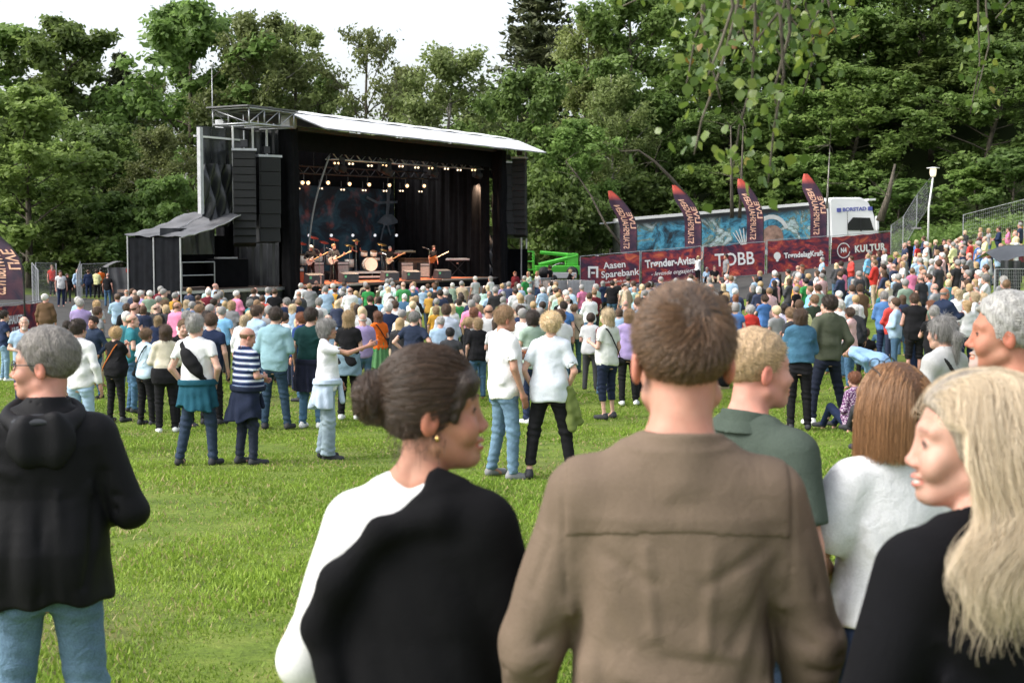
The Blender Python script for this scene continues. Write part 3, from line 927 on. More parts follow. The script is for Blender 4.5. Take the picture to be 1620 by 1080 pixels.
for i, (px, py) in enumerate([(531, 257), (554, 258), (584, 261), (607, 261), (633, 262), (658, 264), (680, 265), (705, 266), (725, 268), (748, 268), (768, 267)]):
    stage_lamp(f"{ORD[i]} twin lamp from the near end under the bright front truss", px, py, 0.85, 2, 0.052, 0.18, M_WLAMP if i % 3 else M_LAMP)
for i, (px, py) in enumerate([(482, 288), (518, 288), (552, 290), (583, 291), (615, 292), (643, 293), (670, 293)]):
    stage_lamp(f"{ORD[i]} bright warm spotlight from the near end in the back row", px, py, 4.2, 1 if i else 2, 0.095, 0.30, M_LAMP)
for i, (px, py) in enumerate([(470, 297), (506, 297), (541, 299), (575, 300), (608, 301), (634, 301), (664, 302)]):
    stage_lamp(f"{ORD[i]} small twin floodlight from the near end below the spotlights", px, py, 5.0, 2, 0.045, 0.16, M_WLAMP)
for i, (px, py) in enumerate([(488, 371), (523, 371), (557, 371), (592, 371), (626, 371)]):
    a = stage_lamp(f"{ORD[i]} dim round floor lamp behind the band from the near end", px, py, 5.6, 1, 0.085, 0, emis("dim_lamp", (0.75, 0.8, 0.85), 0.35))
for i, (px, py) in enumerate([(671, 345), (713, 350), (728, 356), (744, 363), (725, 371), (744, 372)]):
    stage_lamp(f"{ORD[i]} small warm bulb at the stage's far corner", px, py, 4.9, 1, 0.06, 0, M_BULB)
def moving_head(label, px, py, depth):
    a = st_local(px, depth, py)
    t = thing("moving_head_light", label, "lamp", st_world(a), SROT, "moving head lights")
    MB().box((-0.2, -0.15, 0.35), (0.2, 0.15, 0.5)).build("base", M_BLACK, t)
    for s in (-1, 1):
        MB().box((s * 0.25 - 0.04, -0.08, -0.1), (s * 0.25 + 0.04, 0.08, 0.42)).build("yoke_arm", M_BLACK, t)
    MB().tube([(0, 0.2, 0.05), (0, -0.05, 0), (0, -0.28, -0.08)], [0.16, 0.2, 0.17], 12).build("head", M_CABINET, t, True)
    MB().tube([(0, -0.281, -0.08), (0, -0.29, -0.083)], 0.14, 12).build("lens", M_GRILLE, t)
for i, (px, py) in enumerate([(538, 266), (605, 268), (612, 272), (684, 274), (754, 277), (779, 278)]):
    moving_head(f"{ORD[i]} dark moving-head light from the near end under the front truss", px, py, 0.8)
# the light those lamps throw on the boards
for i, (px, dep, e) in enumerate([(500, 2.0, 260), (580, 2.0, 260), (660, 2.0, 260), (730, 2.2, 120)]):
    ld = bpy.data.lights.new("stage_light", 'SPOT'); ld.energy = e * 8.0; ld.color = (1.0, 0.66, 0.42); ld.spot_size = R(95); ld.spot_blend = 0.7; ld.shadow_soft_size = 0.2
    lo = bpy.data.objects.new("stage_light", ld); COL.objects.link(lo)
    q = st_local(px, dep, 290); lo.location = st_world((q.x, 1.2, 6.6)); lo.rotation_euler = (R(-18), 0, SROT)

# ---- band gear
def gear(name, label, cat, px, depth, z=DECK, yaw=0.0, group=None):
    a = st_local(px, depth)
    return thing(name, label, cat, st_world((a.x, depth, z)), SROT + yaw, group)
def wedge(label, px, depth):
    t = gear("monitor_wedge", label, "loudspeaker", px, depth, DECK + 0.016, R(-25), "floor monitors along the stage edge")
    mb = MB(); n = 0
    w = 0.42
    mb.v += [(-w, -0.28, 0), (w, -0.28, 0), (w, 0.3, 0), (-w, 0.3, 0), (-w, -0.28, 0.42), (w, -0.28, 0.42), (w, 0.12, 0.5), (-w, 0.12, 0.5)]
    mb.f += [(3, 2, 1, 0), (4, 5, 6, 7), (0, 1, 5, 4), (1, 2, 6, 5), (2, 3, 7, 6), (3, 0, 4, 7)]
    mb.build("cabinet", plain("monitor_grey", (0.055, 0.06, 0.07), 0.5, 0, 0.2, 8), t, False, 0.015)
    MB().quad((-0.36, -0.286, 0.24), (-0.24, -0.286, 0.24), (-0.24, -0.286, 0.36), (-0.36, -0.286, 0.36)).build("sticker", plain("green_sticker", (0.15, 0.6, 0.3), 0.5), t)
for lb, px in (("floor monitor closest to the near pillar", 496), ("floor monitor in front of the white-guitar player", 551), ("floor monitor before the seated guitarist", 616), ("floor monitor before the bass player", 699)):
    wedge(lb, px, 0.55)
wedge("tilted floor monitor in the middle of the stage edge", 650, 0.5)
def amp(label, px, depth, w, h, face, group="guitar amplifiers"):
    t = gear("guitar_amplifier", label, "amplifier", px, depth, DECK + 0.016, R(-25), group)
    MB().box((-w / 2, -0.15, 0), (w / 2, 0.18, h)).build("cabinet", M_CABINET, t, False, 0.02)
    MB().box((-w / 2 + 0.05, -0.165, 0.05), (w / 2 - 0.05, -0.145, h - 0.2)).build("grille_cloth", face, t)
    MB().box((-w / 2 + 0.05, -0.162, h - 0.15), (w / 2 - 0.05, -0.146, h - 0.04)).build("control_panel", M_STEEL, t)
    MB().tube([(-0.12, 0, h), (-0.1, 0, h + 0.05), (0.1, 0, h + 0.05), (0.12, 0, h)], 0.012, 5).build("handle", M_BLACK, t)
M_GREYCLOTH = plain("silver_grille_cloth", (0.30, 0.31, 0.32), 0.8, 0, 0.25, 12)
M_TWEED = plain("rust_tolex", (0.35, 0.10, 0.04), 0.7, 0, 0.2, 9)
amp("rust-coloured amplifier by the near pillar", 468, 1.6, 0.75, 0.75, M_TWEED)
amp("grey-fronted amplifier behind the white-haired guitarist", 500, 4.2, 0.8, 0.95, M_GREYCLOTH)
amp("amplifier behind the white-guitar player", 540, 3.6, 0.75, 0.95, M_GREYCLOTH)
amp("silver-fronted amplifier in mid stage", 642, 3.0, 0.8, 0.85, M_GREYCLOTH)
amp("grey amplifier left of the bass player", 671, 2.6, 0.75, 0.8, M_GREYCLOTH)

M_DRUMW = plain("white_drum_skin", (0.72, 0.70, 0.64), 0.5, 0, 0.08, 4)
M_CYM = plain("bronze_cymbal", (0.55, 0.32, 0.10), 0.3, 0.9, 0.2, 6)
M_REDLITCYM = plain("red_lit_cymbal", (0.5, 0.06, 0.03), 0.4, 0.3, 0.2, 6)  # red stage light painted into the metal colour
def drum(t, c, axis, r, l, shell=None, nm="drum"):
    c, ax = Vector(c), Vector(axis).normalized()
    d = MB().tube([c - ax * l / 2, c + ax * l / 2], r, 20).build(nm, shell or M_DRUMW, t, True)
    for s in (-1, 1):
        MB().tube([c + ax * (s * l / 2 - 0.012), c + ax * (s * l / 2 + 0.012)], r * 1.04, 20).build("hoop", M_CHROME if shell else M_WOOD, d, True)
    MB().tube([c - ax * (l / 2 + 0.004), c - ax * (l / 2 + 0.014)], r * 0.97, 20).build("drum_head", M_DRUMW, d)
    return d
def cymbal(t, c, r, tilt=0.2, mat=None, z0=0.0):
    mb = MB().lathe([(0.02, 0.03), (0.05, 0.03), (0.06, 0.012), (r, -0.012), (r, -0.018), (0.02, 0.0)], (0, 0, 0), 18)
    o = mb.build("cymbal", mat or M_CYM, t, True); o.location = c; o.rotation_euler = (tilt, 0.1, 0)
    MB().cyl((c[0], c[1], z0), (c[0], c[1], c[2]), 0.014, 6).build("stand", M_CHROME, t)
riser = gear("drum_riser", "low stepped drum riser with pale edges", "platform", 571, 3.4, DECK + 0.016, R(-25))
MB().box((-1.5, -1.0, 0.32), (1.5, 1.4, 0.42)).build("top", M_DECK, riser)
MB().box((-1.52, -1.05, 0.33), (1.52, -1.0, 0.43)).build("edge", M_ALU, riser)
MB().box((-1.3, -1.5, 0.12), (1.3, -1.0, 0.2)).build("step", M_ALU, riser)
for sx in (-1.4, 1.4):
    for sy in (-0.9, 1.3):
        MB().cyl((sx, sy, 0), (sx, sy, 0.33), 0.03, 6).build("leg", M_STEEL, riser)
kit = gear("drum_kit", "white drum kit with big bass drum facing the audience", "drum kit", 576, 3.2, DECK + 0.44, R(-35))
drum(kit, (0.15, -0.45, 0.36), (0, 1, 0), 0.36, 0.42, None, "bass_drum")
drum(kit, (-0.1, -0.3, 0.92), (0, -0.3, 1), 0.17, 0.22, None, "tom"); drum(kit, (0.42, -0.3, 0.92), (0, -0.3, 1), 0.18, 0.24, None, "tom")
drum(kit, (-0.75, 0.15, 0.42), (0, 0, 1), 0.24, 0.42, None, "floor_tom"); drum(kit, (0.75, 0.2, 0.62), (0, 0, 1), 0.19, 0.16, None, "snare_drum")
for c, r_ in (((-0.85, -0.2, 1.35), 0.26), ((0.95, -0.1, 1.4), 0.26), ((-0.4, 0.1, 1.6), 0.22), ((1.2, 0.3, 1.1), 0.2)):
    cymbal(kit, c, r_, 0.25)
perc = gear("percussion_set", "percussion set of drums and red-lit cymbals near the near pillar", "percussion", 487, 5.4, DECK + 0.3, R(-25))
for x, r_ in ((-1.5, 0.2), (-0.9, 0.22), (-0.2, 0.25), (0.6, 0.22), (1.3, 0.24)):
    drum(perc, (x, 0, 0.75), (0, -0.2, 1), r_, 0.5, None, "conga_drum")
    MB().cyl((x, 0, 0.0), (x, 0, 0.5), 0.03, 6).build("stand", M_CHROME, perc)
for x, z in ((-1.6, 1.55), (-1.0, 1.8), (-0.3, 1.6), (0.4, 1.9), (1.0, 1.65), (1.6, 1.8)):
    cymbal(perc, (x, 0.1, z), 0.27, 0.35, M_REDLITCYM)
MB().box((-2.0, -0.5, -0.28), (2.0, 0.9, -0.02)).build("platform", M_BLACK, perc)
def keyboard(label, px, depth, w, yaw, mat, h=0.92):
    t = gear("keyboard", label, "keyboard", px, depth, DECK + 0.005, yaw, "keyboards on stage")
    MB().box((-w / 2, -0.17, h), (w / 2, 0.17, h + 0.1)).build("body", mat, t, False, 0.015)
    for k in range(14):
        x = -w / 2 + 0.06 + (w - 0.12) * k / 14
        MB().box((x, 0.02, h + 0.101), (x + (w - 0.12) / 14 - 0.006, 0.16, h + 0.115)).build("key", M_WHITE, t)
    for s in (-1, 1):
        MB().tube([(s * w * 0.38, -0.12, 0), (-s * w * 0.38, 0.05, h)], 0.02, 6).build("leg", M_BLACK, t)
keyboard("pale keyboard on crossed legs at the far end of the stage", 724, 2.0, 1.35, R(-30), plain("pale_key_body", (0.5, 0.47, 0.47), 0.5))
keyboard("long keyboard rig at the back in mid stage", 620, 5.0, 1.6, R(-25), plain("red_key_body", (0.35, 0.12, 0.09), 0.5), 1.25)
keyboard("second keyboard at the back beside the wooden organ", 641, 5.2, 1.2, R(-25), plain("wood_key_body", (0.5, 0.36, 0.22), 0.5), 1.35)
org = gear("wooden_organ", "brown wooden organ cabinet at the back of the stage", "organ", 655, 4.3, DECK, R(-25))
MB().box((-0.8, -0.35, 0.0), (0.8, 0.35, 0.95)).build("cabinet", M_WOOD, org, False, 0.02)
MB().box((-0.85, -0.4, 0.97), (0.85, 0.4, 1.05)).build("lid", M_WOOD, org, False, 0.01)
MB().box((-0.6, -0.365, 0.15), (0.6, -0.352, 0.75)).build("front_panel", plain("dark_walnut", (0.07, 0.035, 0.018), 0.5), org)
def mic_stand(label, px, depth, h=1.55):
    t = gear("microphone_stand", label, "microphone stand", px, depth, DECK + 0.016, 0, "microphone stands")
    MB().lathe([(0.14, 0), (0.14, 0.02), (0.02, 0.04)], seg=12).build("base", M_BLACK, t)
    MB().cyl((0, 0, 0.03), (0, 0, h), 0.014, 6).build("pole", M_CHROME, t)
    MB().tube([(0, 0, h), (0, 0.25, h + 0.08)], 0.01, 5).build("boom", M_CHROME, t)
    MB().tube([(0, 0.25, h + 0.08), (0, 0.38, h + 0.1), (0, 0.42, h + 0.105)], [0.016, 0.024, 0.03], 8).build("microphone", M_BLACK, t)
mic_stand("microphone stand before the white-haired guitarist", 505, 1.2); mic_stand("microphone stand before the white-guitar player", 527, 1.2)
mic_stand("microphone stand before the seated guitarist", 611, 1.3, 1.3); mic_stand("microphone stand before the bass player", 679, 1.0)
flight = gear("flight_case", "black equipment case under the front edge of the stage", "case", 520, -0.75, 0.0, 0)
MB().box((-1.6, -0.45, 0.05), (1.2, 0.45, 1.2)).build("body", M_CABINET, flight, False, 0.02)
MB().box((-0.25, -0.458, 0.05), (-0.2, -0.452, 1.2)).build("seam_strip", M_DARKSTEEL, flight)
MB().box((-1.62, -0.47, 1.2), (1.22, 0.47, 1.25)).build("lid", M_TWEED, flight)
sub = gear("front_speaker", "black box loudspeaker on the ground before mid stage", "loudspeaker", 607, -0.5, 0, 0)
MB().box((-0.4, -0.35, 0), (0.4, 0.3, 1.2)).build("cabinet", M_CABINET, sub, False, 0.02)
MB().box((-0.35, -0.37, 0.06), (0.35, -0.345, 1.14)).build("grille", M_GRILLE, sub)
wt = gear("covered_table", "table under a black cloth with small gear on the stage wing", "table", 358, 2.0, DECK - 0.02, R(-20))
MB().box((-0.85, -0.5, 0), (0.85, 0.5, 1.25)).build("table_cloth", M_DRAPE, wt, True, 0.05)
MB().box((-0.5, -0.3, 1.252), (0.4, 0.2, 1.32)).build("mixing_desk", M_STEEL, wt, False, 0.01)
rail = gear("wing_rail", "grey tubular guard rail on the stage wing", "railing", 312, 0.8, DECK - 0.02, R(-10))
for x in (-0.8, 0.9):
    MB().cyl((x, 0, 0), (x, 0, 1.15), 0.025, 8).build("post", M_STEEL, rail)
for z in (0.6, 1.15):
    MB().tube([(-0.8, 0, z), (0.9, 0, z)], 0.025, 8).build("bar", M_STEEL, rail)
# sag cable in front of the stage and striped poles at the far side
cb = thing("slack_cable", "grey cable hanging from the front truss down to the near pillar", "cable", (0, 0, 0))
pts = []
for t in np.linspace(0, 1, 24):
    px = 521 + (488 - 521) * t - 6 * math.sin(t * 3.14); py = 247 + (395 - 247) * t
    v = st_local(px, 0.3, py); pts.append(st_world(v))
MB().tube(pts, 0.045, 6).build("cable", plain("grey_cable", (0.25, 0.25, 0.25), 0.6), cb, True)
for k, (px, lb) in enumerate(((760, "first pale striped tube leaning in the stage's far corner"), (764, "second pale striped tube leaning in the stage's far corner"))):
    t = gear("striped_tube", lb, "tube", px, 1.6, DECK)
    MB().cyl((0, 0, 0), (0.05, 0, 2.3), 0.05, 8).build("tube", plain("pale_pink_tube", (0.5, 0.36, 0.40), 0.5), t, True)
def crumple():
    t = gear("plastic_sheet", "crumpled shiny sheet hanging by the stage's far pillar", "sheet", 776, 1.2, DECK)
    MB().grid(lambda u, v: ((u - 0.5) * 0.9 * (1.2 - 0.5 * v), 0.12 * math.sin(u * 14 + v * 6) + 0.08 * math.sin(v * 19 + u * 5), 0.05 + 2.3 * v), 24, 24).build("sheet", plain("silver_plastic", (0.2, 0.2, 0.21), 0.25), t, True)
crumple()
# ---------------------------------------------------------------- banners, flags, trailer, fences
def banner_material(name, shift=0.0, warm=0.5):
    m, nt, b, N, L = newmat(name)
    mp = N.new("ShaderNodeMapping"); mp.inputs["Location"].default_value = (shift, shift * 0.7, 0); mp.inputs["Rotation"].default_value = (0, 0.6, 0.3)
    mp.inputs["Scale"].default_value = (1, 1, 1.6)
    L.new(tc(nt), mp.inputs[0])
    n1 = noise(nt, 0.9, 5, mp.outputs[0], 0.62, 1.6); n2 = noise(nt, 3.5, 4, mp.outputs[0], 0.7, 0.8); n3 = noise(nt, 0.5, 2, mp.outputs[0])
    r = ramp(nt, n1.outputs[0], [(0.30, (0.010, 0.008, 0.028, 1)), (0.40, (0.05, 0.010, 0.04, 1)), (0.48, (0.14, 0.018, 0.04, 1)), (0.57, (0.30, 0.03, 0.035, 1)), (0.72, (0.6, 0.15, 0.06, 1))])
    r2 = ramp(nt, n2.outputs[0], [(0.50, (0, 0, 0, 1)), (0.62, (0.35 + 0.2 * warm, 0.05 + 0.06 * warm, 0.05, 1)), (0.72, (0.05, 0.01, 0.03, 1))])
    r3 = ramp(nt, n3.outputs[0], [(0.5, (0, 0, 0, 1)), (0.62, (1, 1, 1, 1))])
    c = mixc(nt, r.outputs[0], r2.outputs[0], mixc(nt, (0, 0, 0, 1), r3.outputs[0], 0.75), 'ADD')
    L.new(c, b.inputs["Base Color"])
    b.inputs["Roughness"].default_value = 0.55
    return m
M_LETTER = plain("white_print", (0.80, 0.80, 0.79), 0.6, 0, 0.03)
M_FOOT = plain("concrete_block", (0.22, 0.22, 0.21), 0.9, 0, 0.2, 6, 0.3)

def lettering(s, size, parent, loc, mat=None, shear=0.0, name="lettering", sx=1.0, bold=0.0, spacing=1.0):
    me = text_mesh(s, size, 0.004, shear, spacing, bold)
    o = link(name, me, mat or M_LETTER, parent)
    o.location = loc; o.rotation_euler = (math.pi / 2, 0, 0); o.scale = (sx, 1, 1)
    return o

def banner(label, tl, tr, bl, br, d0, d1, warm, n):
    a, b = P(tl[0], tl[1], d0), P(tr[0], tr[1], d1)
    c, e = P(bl[0], bl[1], d0), P(br[0], br[1], d1)
    w = math.hypot(b.x - a.x, b.y - a.y); rz = math.atan2(b.y - a.y, b.x - a.x)
    slope = (b.z - a.z + e.z - c.z) / 2; h = ((a.z - c.z) + (b.z - e.z)) / 2
    t = thing("banner_fence", label, "banner", c, rz, "sponsor banners along the fence")
    def fn(u, v):
        return (0.03 + (w - 0.06) * u, -0.03 - 0.018 * math.sin(u * 9 + v * 4 + n) - 0.012 * math.sin(u * 23 + n), slope * u + h * v - 0.03 * math.sin(u * math.pi * 4) ** 2 * (1 if v > 0.9 else 0) * v)
    MB().grid(fn, 40, 10).build("banner_cloth", banner_material("banner_print_%d" % n, n * 3.7, warm), t, True)
    for u in (0, 1):
        MB().cyl((w * u, 0.02, slope * u - 0.25), (w * u, 0.02, slope * u + h + 0.08), 0.025, 8).build("post", M_STEEL, t)
        MB().cbox((w * u, 0.02, slope * u - 0.28), (0.25, 0.6, 0.14)).build("foot_block", M_FOOT, t)
    MB().tube([(0, 0.02, h + 0.06), (w, 0.02, slope + h + 0.06)], 0.02, 6).build("top_rail", M_STEEL, t)
    MB().tube([(0, 0.02, -0.05), (w, 0.02, slope - 0.05)], 0.02, 6).build("bottom_rail", M_STEEL, t)
    sk = slope / w
    def put(s, u, v, size, **k):
        o = lettering(s, size, t, (w * u, -0.085, slope * u + h * v), **k)
        o.rotation_euler = (math.pi / 2, -math.atan(sk), 0)
        return o
    return t, put, w, h, slope
# 1
t, put, w, h, sl = banner("sponsor banner nearest the stage, square A logo and two lines of white text", (917, 408), (1011, 399), (918, 457), (1011, 449), 79.0, 79.6, 0.3, 0)
put("Aasen", .57, .66, 0.52, sx=1.0, bold=0.008); put("Sparebank", .66, .38, 0.52, bold=0.008); put("- i gode og onde dager", .58, .14, 0.19, shear=0.2)
lg = MB()
for lo, hi in (((0.42, 0.62), (0.54, 1.25)), ((0.54, 1.12), (1.0, 1.25)), ((0.88, 0.62), (1.0, 1.12)), ((0.60, 0.84), (0.82, 0.94))):
    lg.box((lo[0], -0.092, lo[1]), (hi[0], -0.082, hi[1]))
lg.build("logo", M_LETTER, t)
# 2
t, put, w, h, sl = banner("sponsor banner second from the stage with slanted white newspaper lettering", (1014, 399), (1109, 391), (1014, 449), (1109, 440), 79.8, 80.4, 0.2, 1)
put("Trønder-Avisa", .48, .60, 0.60, bold=0.018, sx=0.83); put("- levende engasjert!", .52, .28, 0.34, shear=0.35, sx=0.95)
# 3
t, put, w, h, sl = banner("sponsor banner third from the stage with four large white capitals", (1112, 391), (1210, 384), (1112, 440), (1210, 434), 80.6, 81.4, 0.8, 2)
put("TOBB", .50, .52, 1.02, bold=0.012, sx=0.92)
# 4
t, put, w, h, sl = banner("sponsor banner fourth from the stage with round logo and small white text", (1213, 381), (1311, 375), (1213, 432), (1311, 424), 81.6, 82.6, 0.3, 3)
put("TrøndelagKraft", .58, .50, 0.42, bold=0.014, sx=0.95)
MB().tube([(0.60, -0.085, 0.98), (0.60, -0.095, 0.98)], 0.22, 20).build("logo", M_LETTER, t)
MB().tube([(0.60, -0.096, 0.74), (0.60, -0.10, 0.74)], 0.09, 12).build("logo_stem", M_LETTER, t)
# 5
t, put, w, h, sl = banner("sponsor banner farthest from the stage with ring logo and bold capitals", (1314, 375), (1408, 367), (1314, 419), (1408, 410), 84.0, 85.5, 1.0, 4)
put("KULTUR", .64, .48, 0.56, bold=0.02, spacing=1.1, sx=0.95)
put("N4", .20, .48, 0.40, bold=0.015, sx=0.8)
ring = MB()
for k in range(22):
    a0_, a1_ = 0.4 + k * 0.26, 0.4 + (k + 1) * 0.26
    c0 = (0.2 * w, -0.09, 0.48 * h + sl * 0.2)
    ring.quad(*[(c0[0] + r_ * math.cos(a_), -0.09, c0[2] + r_ * math.sin(a_)) for r_, a_ in ((0.40, a0_), (0.46, a0_), (0.46, a1_), (0.40, a1_))])
ring.build("logo_ring", M_LETTER, t)
# left edge banner
t, put, w, h, sl = banner("dark red banner on the fence at the far left, partly behind people", (-60, 500), (66, 478), (-60, 556), (64, 540), 47.0, 56.0, 0.5, 5)
put("STAUPSHAUGEN", .55, .6, 0.42, bold=0.015); put("LIVE", .6, .28, 0.42, bold=0.015)

def feather_flag(label, pole, tip, base_y, width_px, d, k, text=True):
    """curved beach flag seen from behind, so its writing runs mirrored"""
    zt = P(tip[0], tip[1], d).z; zb = P(pole, base_y, d).z
    x0 = P(pole, base_y, d).x; H = zt - zb; W = width_px * d / FPX; lean = (tip[0] - pole) * d / FPX
    zg = g1(x0, d)
    t = thing("feather_flag", label, "flag", (x0, d, zg), 0, "curved event flags")
    dz = zb - zg
    def edge(v):  # pole side (right) x, left side x
        xr = lean * max(0, (v - 0.35) / 0.65) ** 2.0 + 0.0
        return xr
    def fn(u, v):
        xr = edge(v)
        wl = W * (1 - 0.80 * max(0, (v - 0.72) / 0.28) ** 1.6)
        return (xr - wl * (1 - u) * (0.94 + 0.06 * v), 0.10 * math.sin(v * 5 + k) * (1 - u) + 0.03 * math.sin(u * 8 + v * 9), dz + H * v)
    MB().grid(fn, 12, 40).build("flag_cloth", flag_material(k), t, True)
    pp = [(0.02, 0.03, -0.1), (0.02, 0.03, dz)] + [(edge(v) + 0.02, 0.02, dz + H * v) for v in (0.2, 0.4, 0.55, 0.7, 0.8, 0.9, 1.0)]
    MB().tube(pp, [0.035] * 2 + [0.03, 0.028, 0.025, 0.022, 0.02, 0.015, 0.01], 6).build("pole", M_BLACK, t, True)
    if text:
        for s, u0, v0, size in (("STAUPSHAUGEN", 0.36, 0.42, W * 0.50), ("LIVE", 0.80, 0.40, W * 0.46)):
            me = text_mesh(s, size, 0.0, 0, 1.0, 0.01)
            n = len(me.vertices); co = np.empty(n * 3, np.float32); me.vertices.foreach_get("co", co); co = co.reshape(-1, 3)
            L_ = H * (0.70 if len(s) > 6 else 0.26)
            half = (co[:, 0].max() - co[:, 0].min()) / 2
            out = []
            for q in co:
                v = v0 + (q[0] / half) * (L_ / 2) / H
                if len(s) < 6: v += 0.12
                u = u0 + (q[1] / W)          # mirrored because we look at the back
                p = fn(min(0.97, max(0.03, u)), min(0.98, max(0.02, v)))
                out.append((p[0], p[1] - 0.02, p[2]))
            me.vertices.foreach_set("co", np.array(out, np.float32).ravel()); me.update()
            link("lettering", me, M_FLAGTEXT, t)
    return t
M_FLAGTEXT = plain("salmon_print", (0.85, 0.50, 0.36), 0.7, 0, 0.05)
def flag_material(k):
    m, nt, b, N, L = newmat("flag_print")
    n1 = noise(nt, 1.1, 4, tc(nt), 0.6, 1.0)
    sep = N.new("ShaderNodeSeparateXYZ"); L.new(tc(nt, "Generated"), sep.inputs[0])
    r = ramp(nt, n1.outputs[0], [(0.35, (0.02, 0.014, 0.04, 1)), (0.6, (0.09, 0.03, 0.055, 1)), (0.75, (0.28, 0.07, 0.06, 1))])
    rr_ = ramp(nt, sep.outputs[2], [(0.84, (0, 0, 0, 1)), (0.93, (1, 1, 1, 1))])
    L.new(mixc(nt, r.outputs[0], (0.62, 0.10, 0.07, 1), rr_.outputs[0]), b.inputs["Base Color"])
    b.inputs["Roughness"].default_value = 0.6
    return m
feather_flag("first curved flag from the stage, before the trailer's open end", 1007, (967, 302), 400, 27, 83.5, 0)
feather_flag("second curved flag from the stage over the printed trailer", 1109, (1068, 293), 392, 27, 84.2, 1)
feather_flag("third curved flag from the stage, half hidden by hanging leaves", 1207, (1172, 283), 386, 27, 85, 2)
feather_flag("fourth curved flag from the stage beside the truck cab", 1307, (1276, 275), 378, 27, 86, 3)
feather_flag("dark curved flag at the far left edge of the picture", 37, (-32, 352), 474, 62, 46, 4)

# ---- articulated trailer and white tractor unit
ta, tb = P(988, 346, 90.5), P(1312, 319, 92.5)
tr_l = (tb - ta).length; tr_rz = math.atan2(tb.y - ta.y, tb.x - ta.x); tr_tilt = math.atan2(tb.z - ta.z, math.hypot(tb.x - ta.x, tb.y - ta.y))
trailer = thing("lorry_trailer", "long curtain-sided trailer with blue artwork behind the flags", "trailer", ta - Vector((0, 0, 3.95)), tr_rz)
trailer.rotation_euler = (0, -tr_tilt, tr_rz)
def trailer_material():
    m, nt, b, N, L = newmat("trailer_artwork")
    n1 = noise(nt, 0.75, 6, tc(nt), 0.68, 1.4); n2 = noise(nt, 2.2, 5, tc(nt), 0.7, 0.6)
    r = ramp(nt, n1.outputs[0], [(0.34, (0.02, 0.03, 0.04, 1)), (0.42, (0.04, 0.18, 0.28, 1)), (0.50, (0.10, 0.42, 0.62, 1)), (0.56, (0.16, 0.20, 0.12, 1)), (0.62, (0.55, 0.70, 0.74, 1)), (0.8, (0.8, 0.76, 0.68, 1))])
    r2 = ramp(nt, n2.outputs[0], [(0.36, (0.12, 0.12, 0.14, 1)), (0.54, (1, 1, 1, 1))])
    c = mixc(nt, r.outputs[0], r2.outputs[0], 0.75, 'MULTIPLY')
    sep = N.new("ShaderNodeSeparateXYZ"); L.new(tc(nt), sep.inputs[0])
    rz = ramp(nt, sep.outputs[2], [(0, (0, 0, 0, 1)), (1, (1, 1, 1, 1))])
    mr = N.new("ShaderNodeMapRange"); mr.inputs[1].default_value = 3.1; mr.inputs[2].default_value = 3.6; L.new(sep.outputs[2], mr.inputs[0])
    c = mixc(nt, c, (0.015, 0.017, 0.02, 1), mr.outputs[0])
    L.new(c, b.inputs["Base Color"]); b.inputs["Roughness"].default_value = 0.5
    return m
MB().box((0.05, 0.0, 1.05), (tr_l - 0.05, 2.5, 3.86)).build("body", M_DARKSTEEL, trailer)
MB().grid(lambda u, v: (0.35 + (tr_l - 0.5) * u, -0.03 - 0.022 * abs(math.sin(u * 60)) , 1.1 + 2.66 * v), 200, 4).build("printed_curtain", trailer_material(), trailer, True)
MB().box((-0.1, -0.06, 3.80), (tr_l + 0.05, 2.55, 3.98)).build("roof_rail", M_WHITE, trailer)
MB().box((0.0, -0.05, 0.9), (0.32, 2.5, 3.8)).build("rear_post", M_ALU, trailer)
MB().box((-1.3, 0.0, 3.72), (0.0, 0.08, 3.8)).build("tail_lift_arm", M_ALU, trailer)
mb = MB(); mb.tube([(0, 0.4, 1.1), (-1.7, 0.3, 1.75)], 0.09, 6); mb.build("tail_lift", M_ALU, trailer)
MB().box((0.2, 0.2, 0.75), (tr_l - 0.2, 2.3, 1.04)).build("chassis", M_DARKSTEEL, trailer)
# pale printed arch and portrait shapes on the curtain
arch = MB()
def arc(cx, cz, r0, r1, a0, a1, n=18, y=-0.075):
    for k in range(n):
        p, q = a0 + (a1 - a0) * k / n, a0 + (a1 - a0) * (k + 1) / n
        arch.quad(*[(cx + r_ * math.cos(a_), y, cz + r_ * math.sin(a_) * 1.1) for r_, a_ in ((r0, p), (r1, p), (r1, q), (r0, q))])
arc(9.9, 2.1, 0.95, 1.2, 0.3, 5.2)
arch.build("printed_arch", plain("pale_print", (0.62, 0.64, 0.64), 0.6, 0, 0.15, 2), trailer)
arch = MB(); arc(9.95, 1.95, 0.0, 0.72, 0, 6.3, 20, -0.082)
arch.build("printed_portrait", plain("skin_print", (0.36, 0.22, 0.17), 0.6, 0, 0.5, 2.5), trailer)
mb = MB()
for k in range(7):
    a = -0.9 + k * 0.3
    mb.quad((8.0, -0.076 - k * 1e-3, 1.3), (8.08, -0.076 - k * 1e-3, 1.3), (8.08 + 0.9 * math.sin(a), -0.076 - k * 1e-3, 2.1 + 0.6 * math.cos(a)), (8.02 + 0.9 * math.sin(a), -0.076 - k * 1e-3, 2.1 + 0.6 * math.cos(a)))
mb.build("printed_tree", M_WHITE, trailer)
for k in range(3):
    for y in (0.3, 2.2):
        w_ = MB().tube([(2.4 + k * 1.3, y - 0.15, 0.5), (2.4 + k * 1.3, y + 0.15, 0.5)], 0.5, 18).build("wheel", M_BLACK, trailer, True)

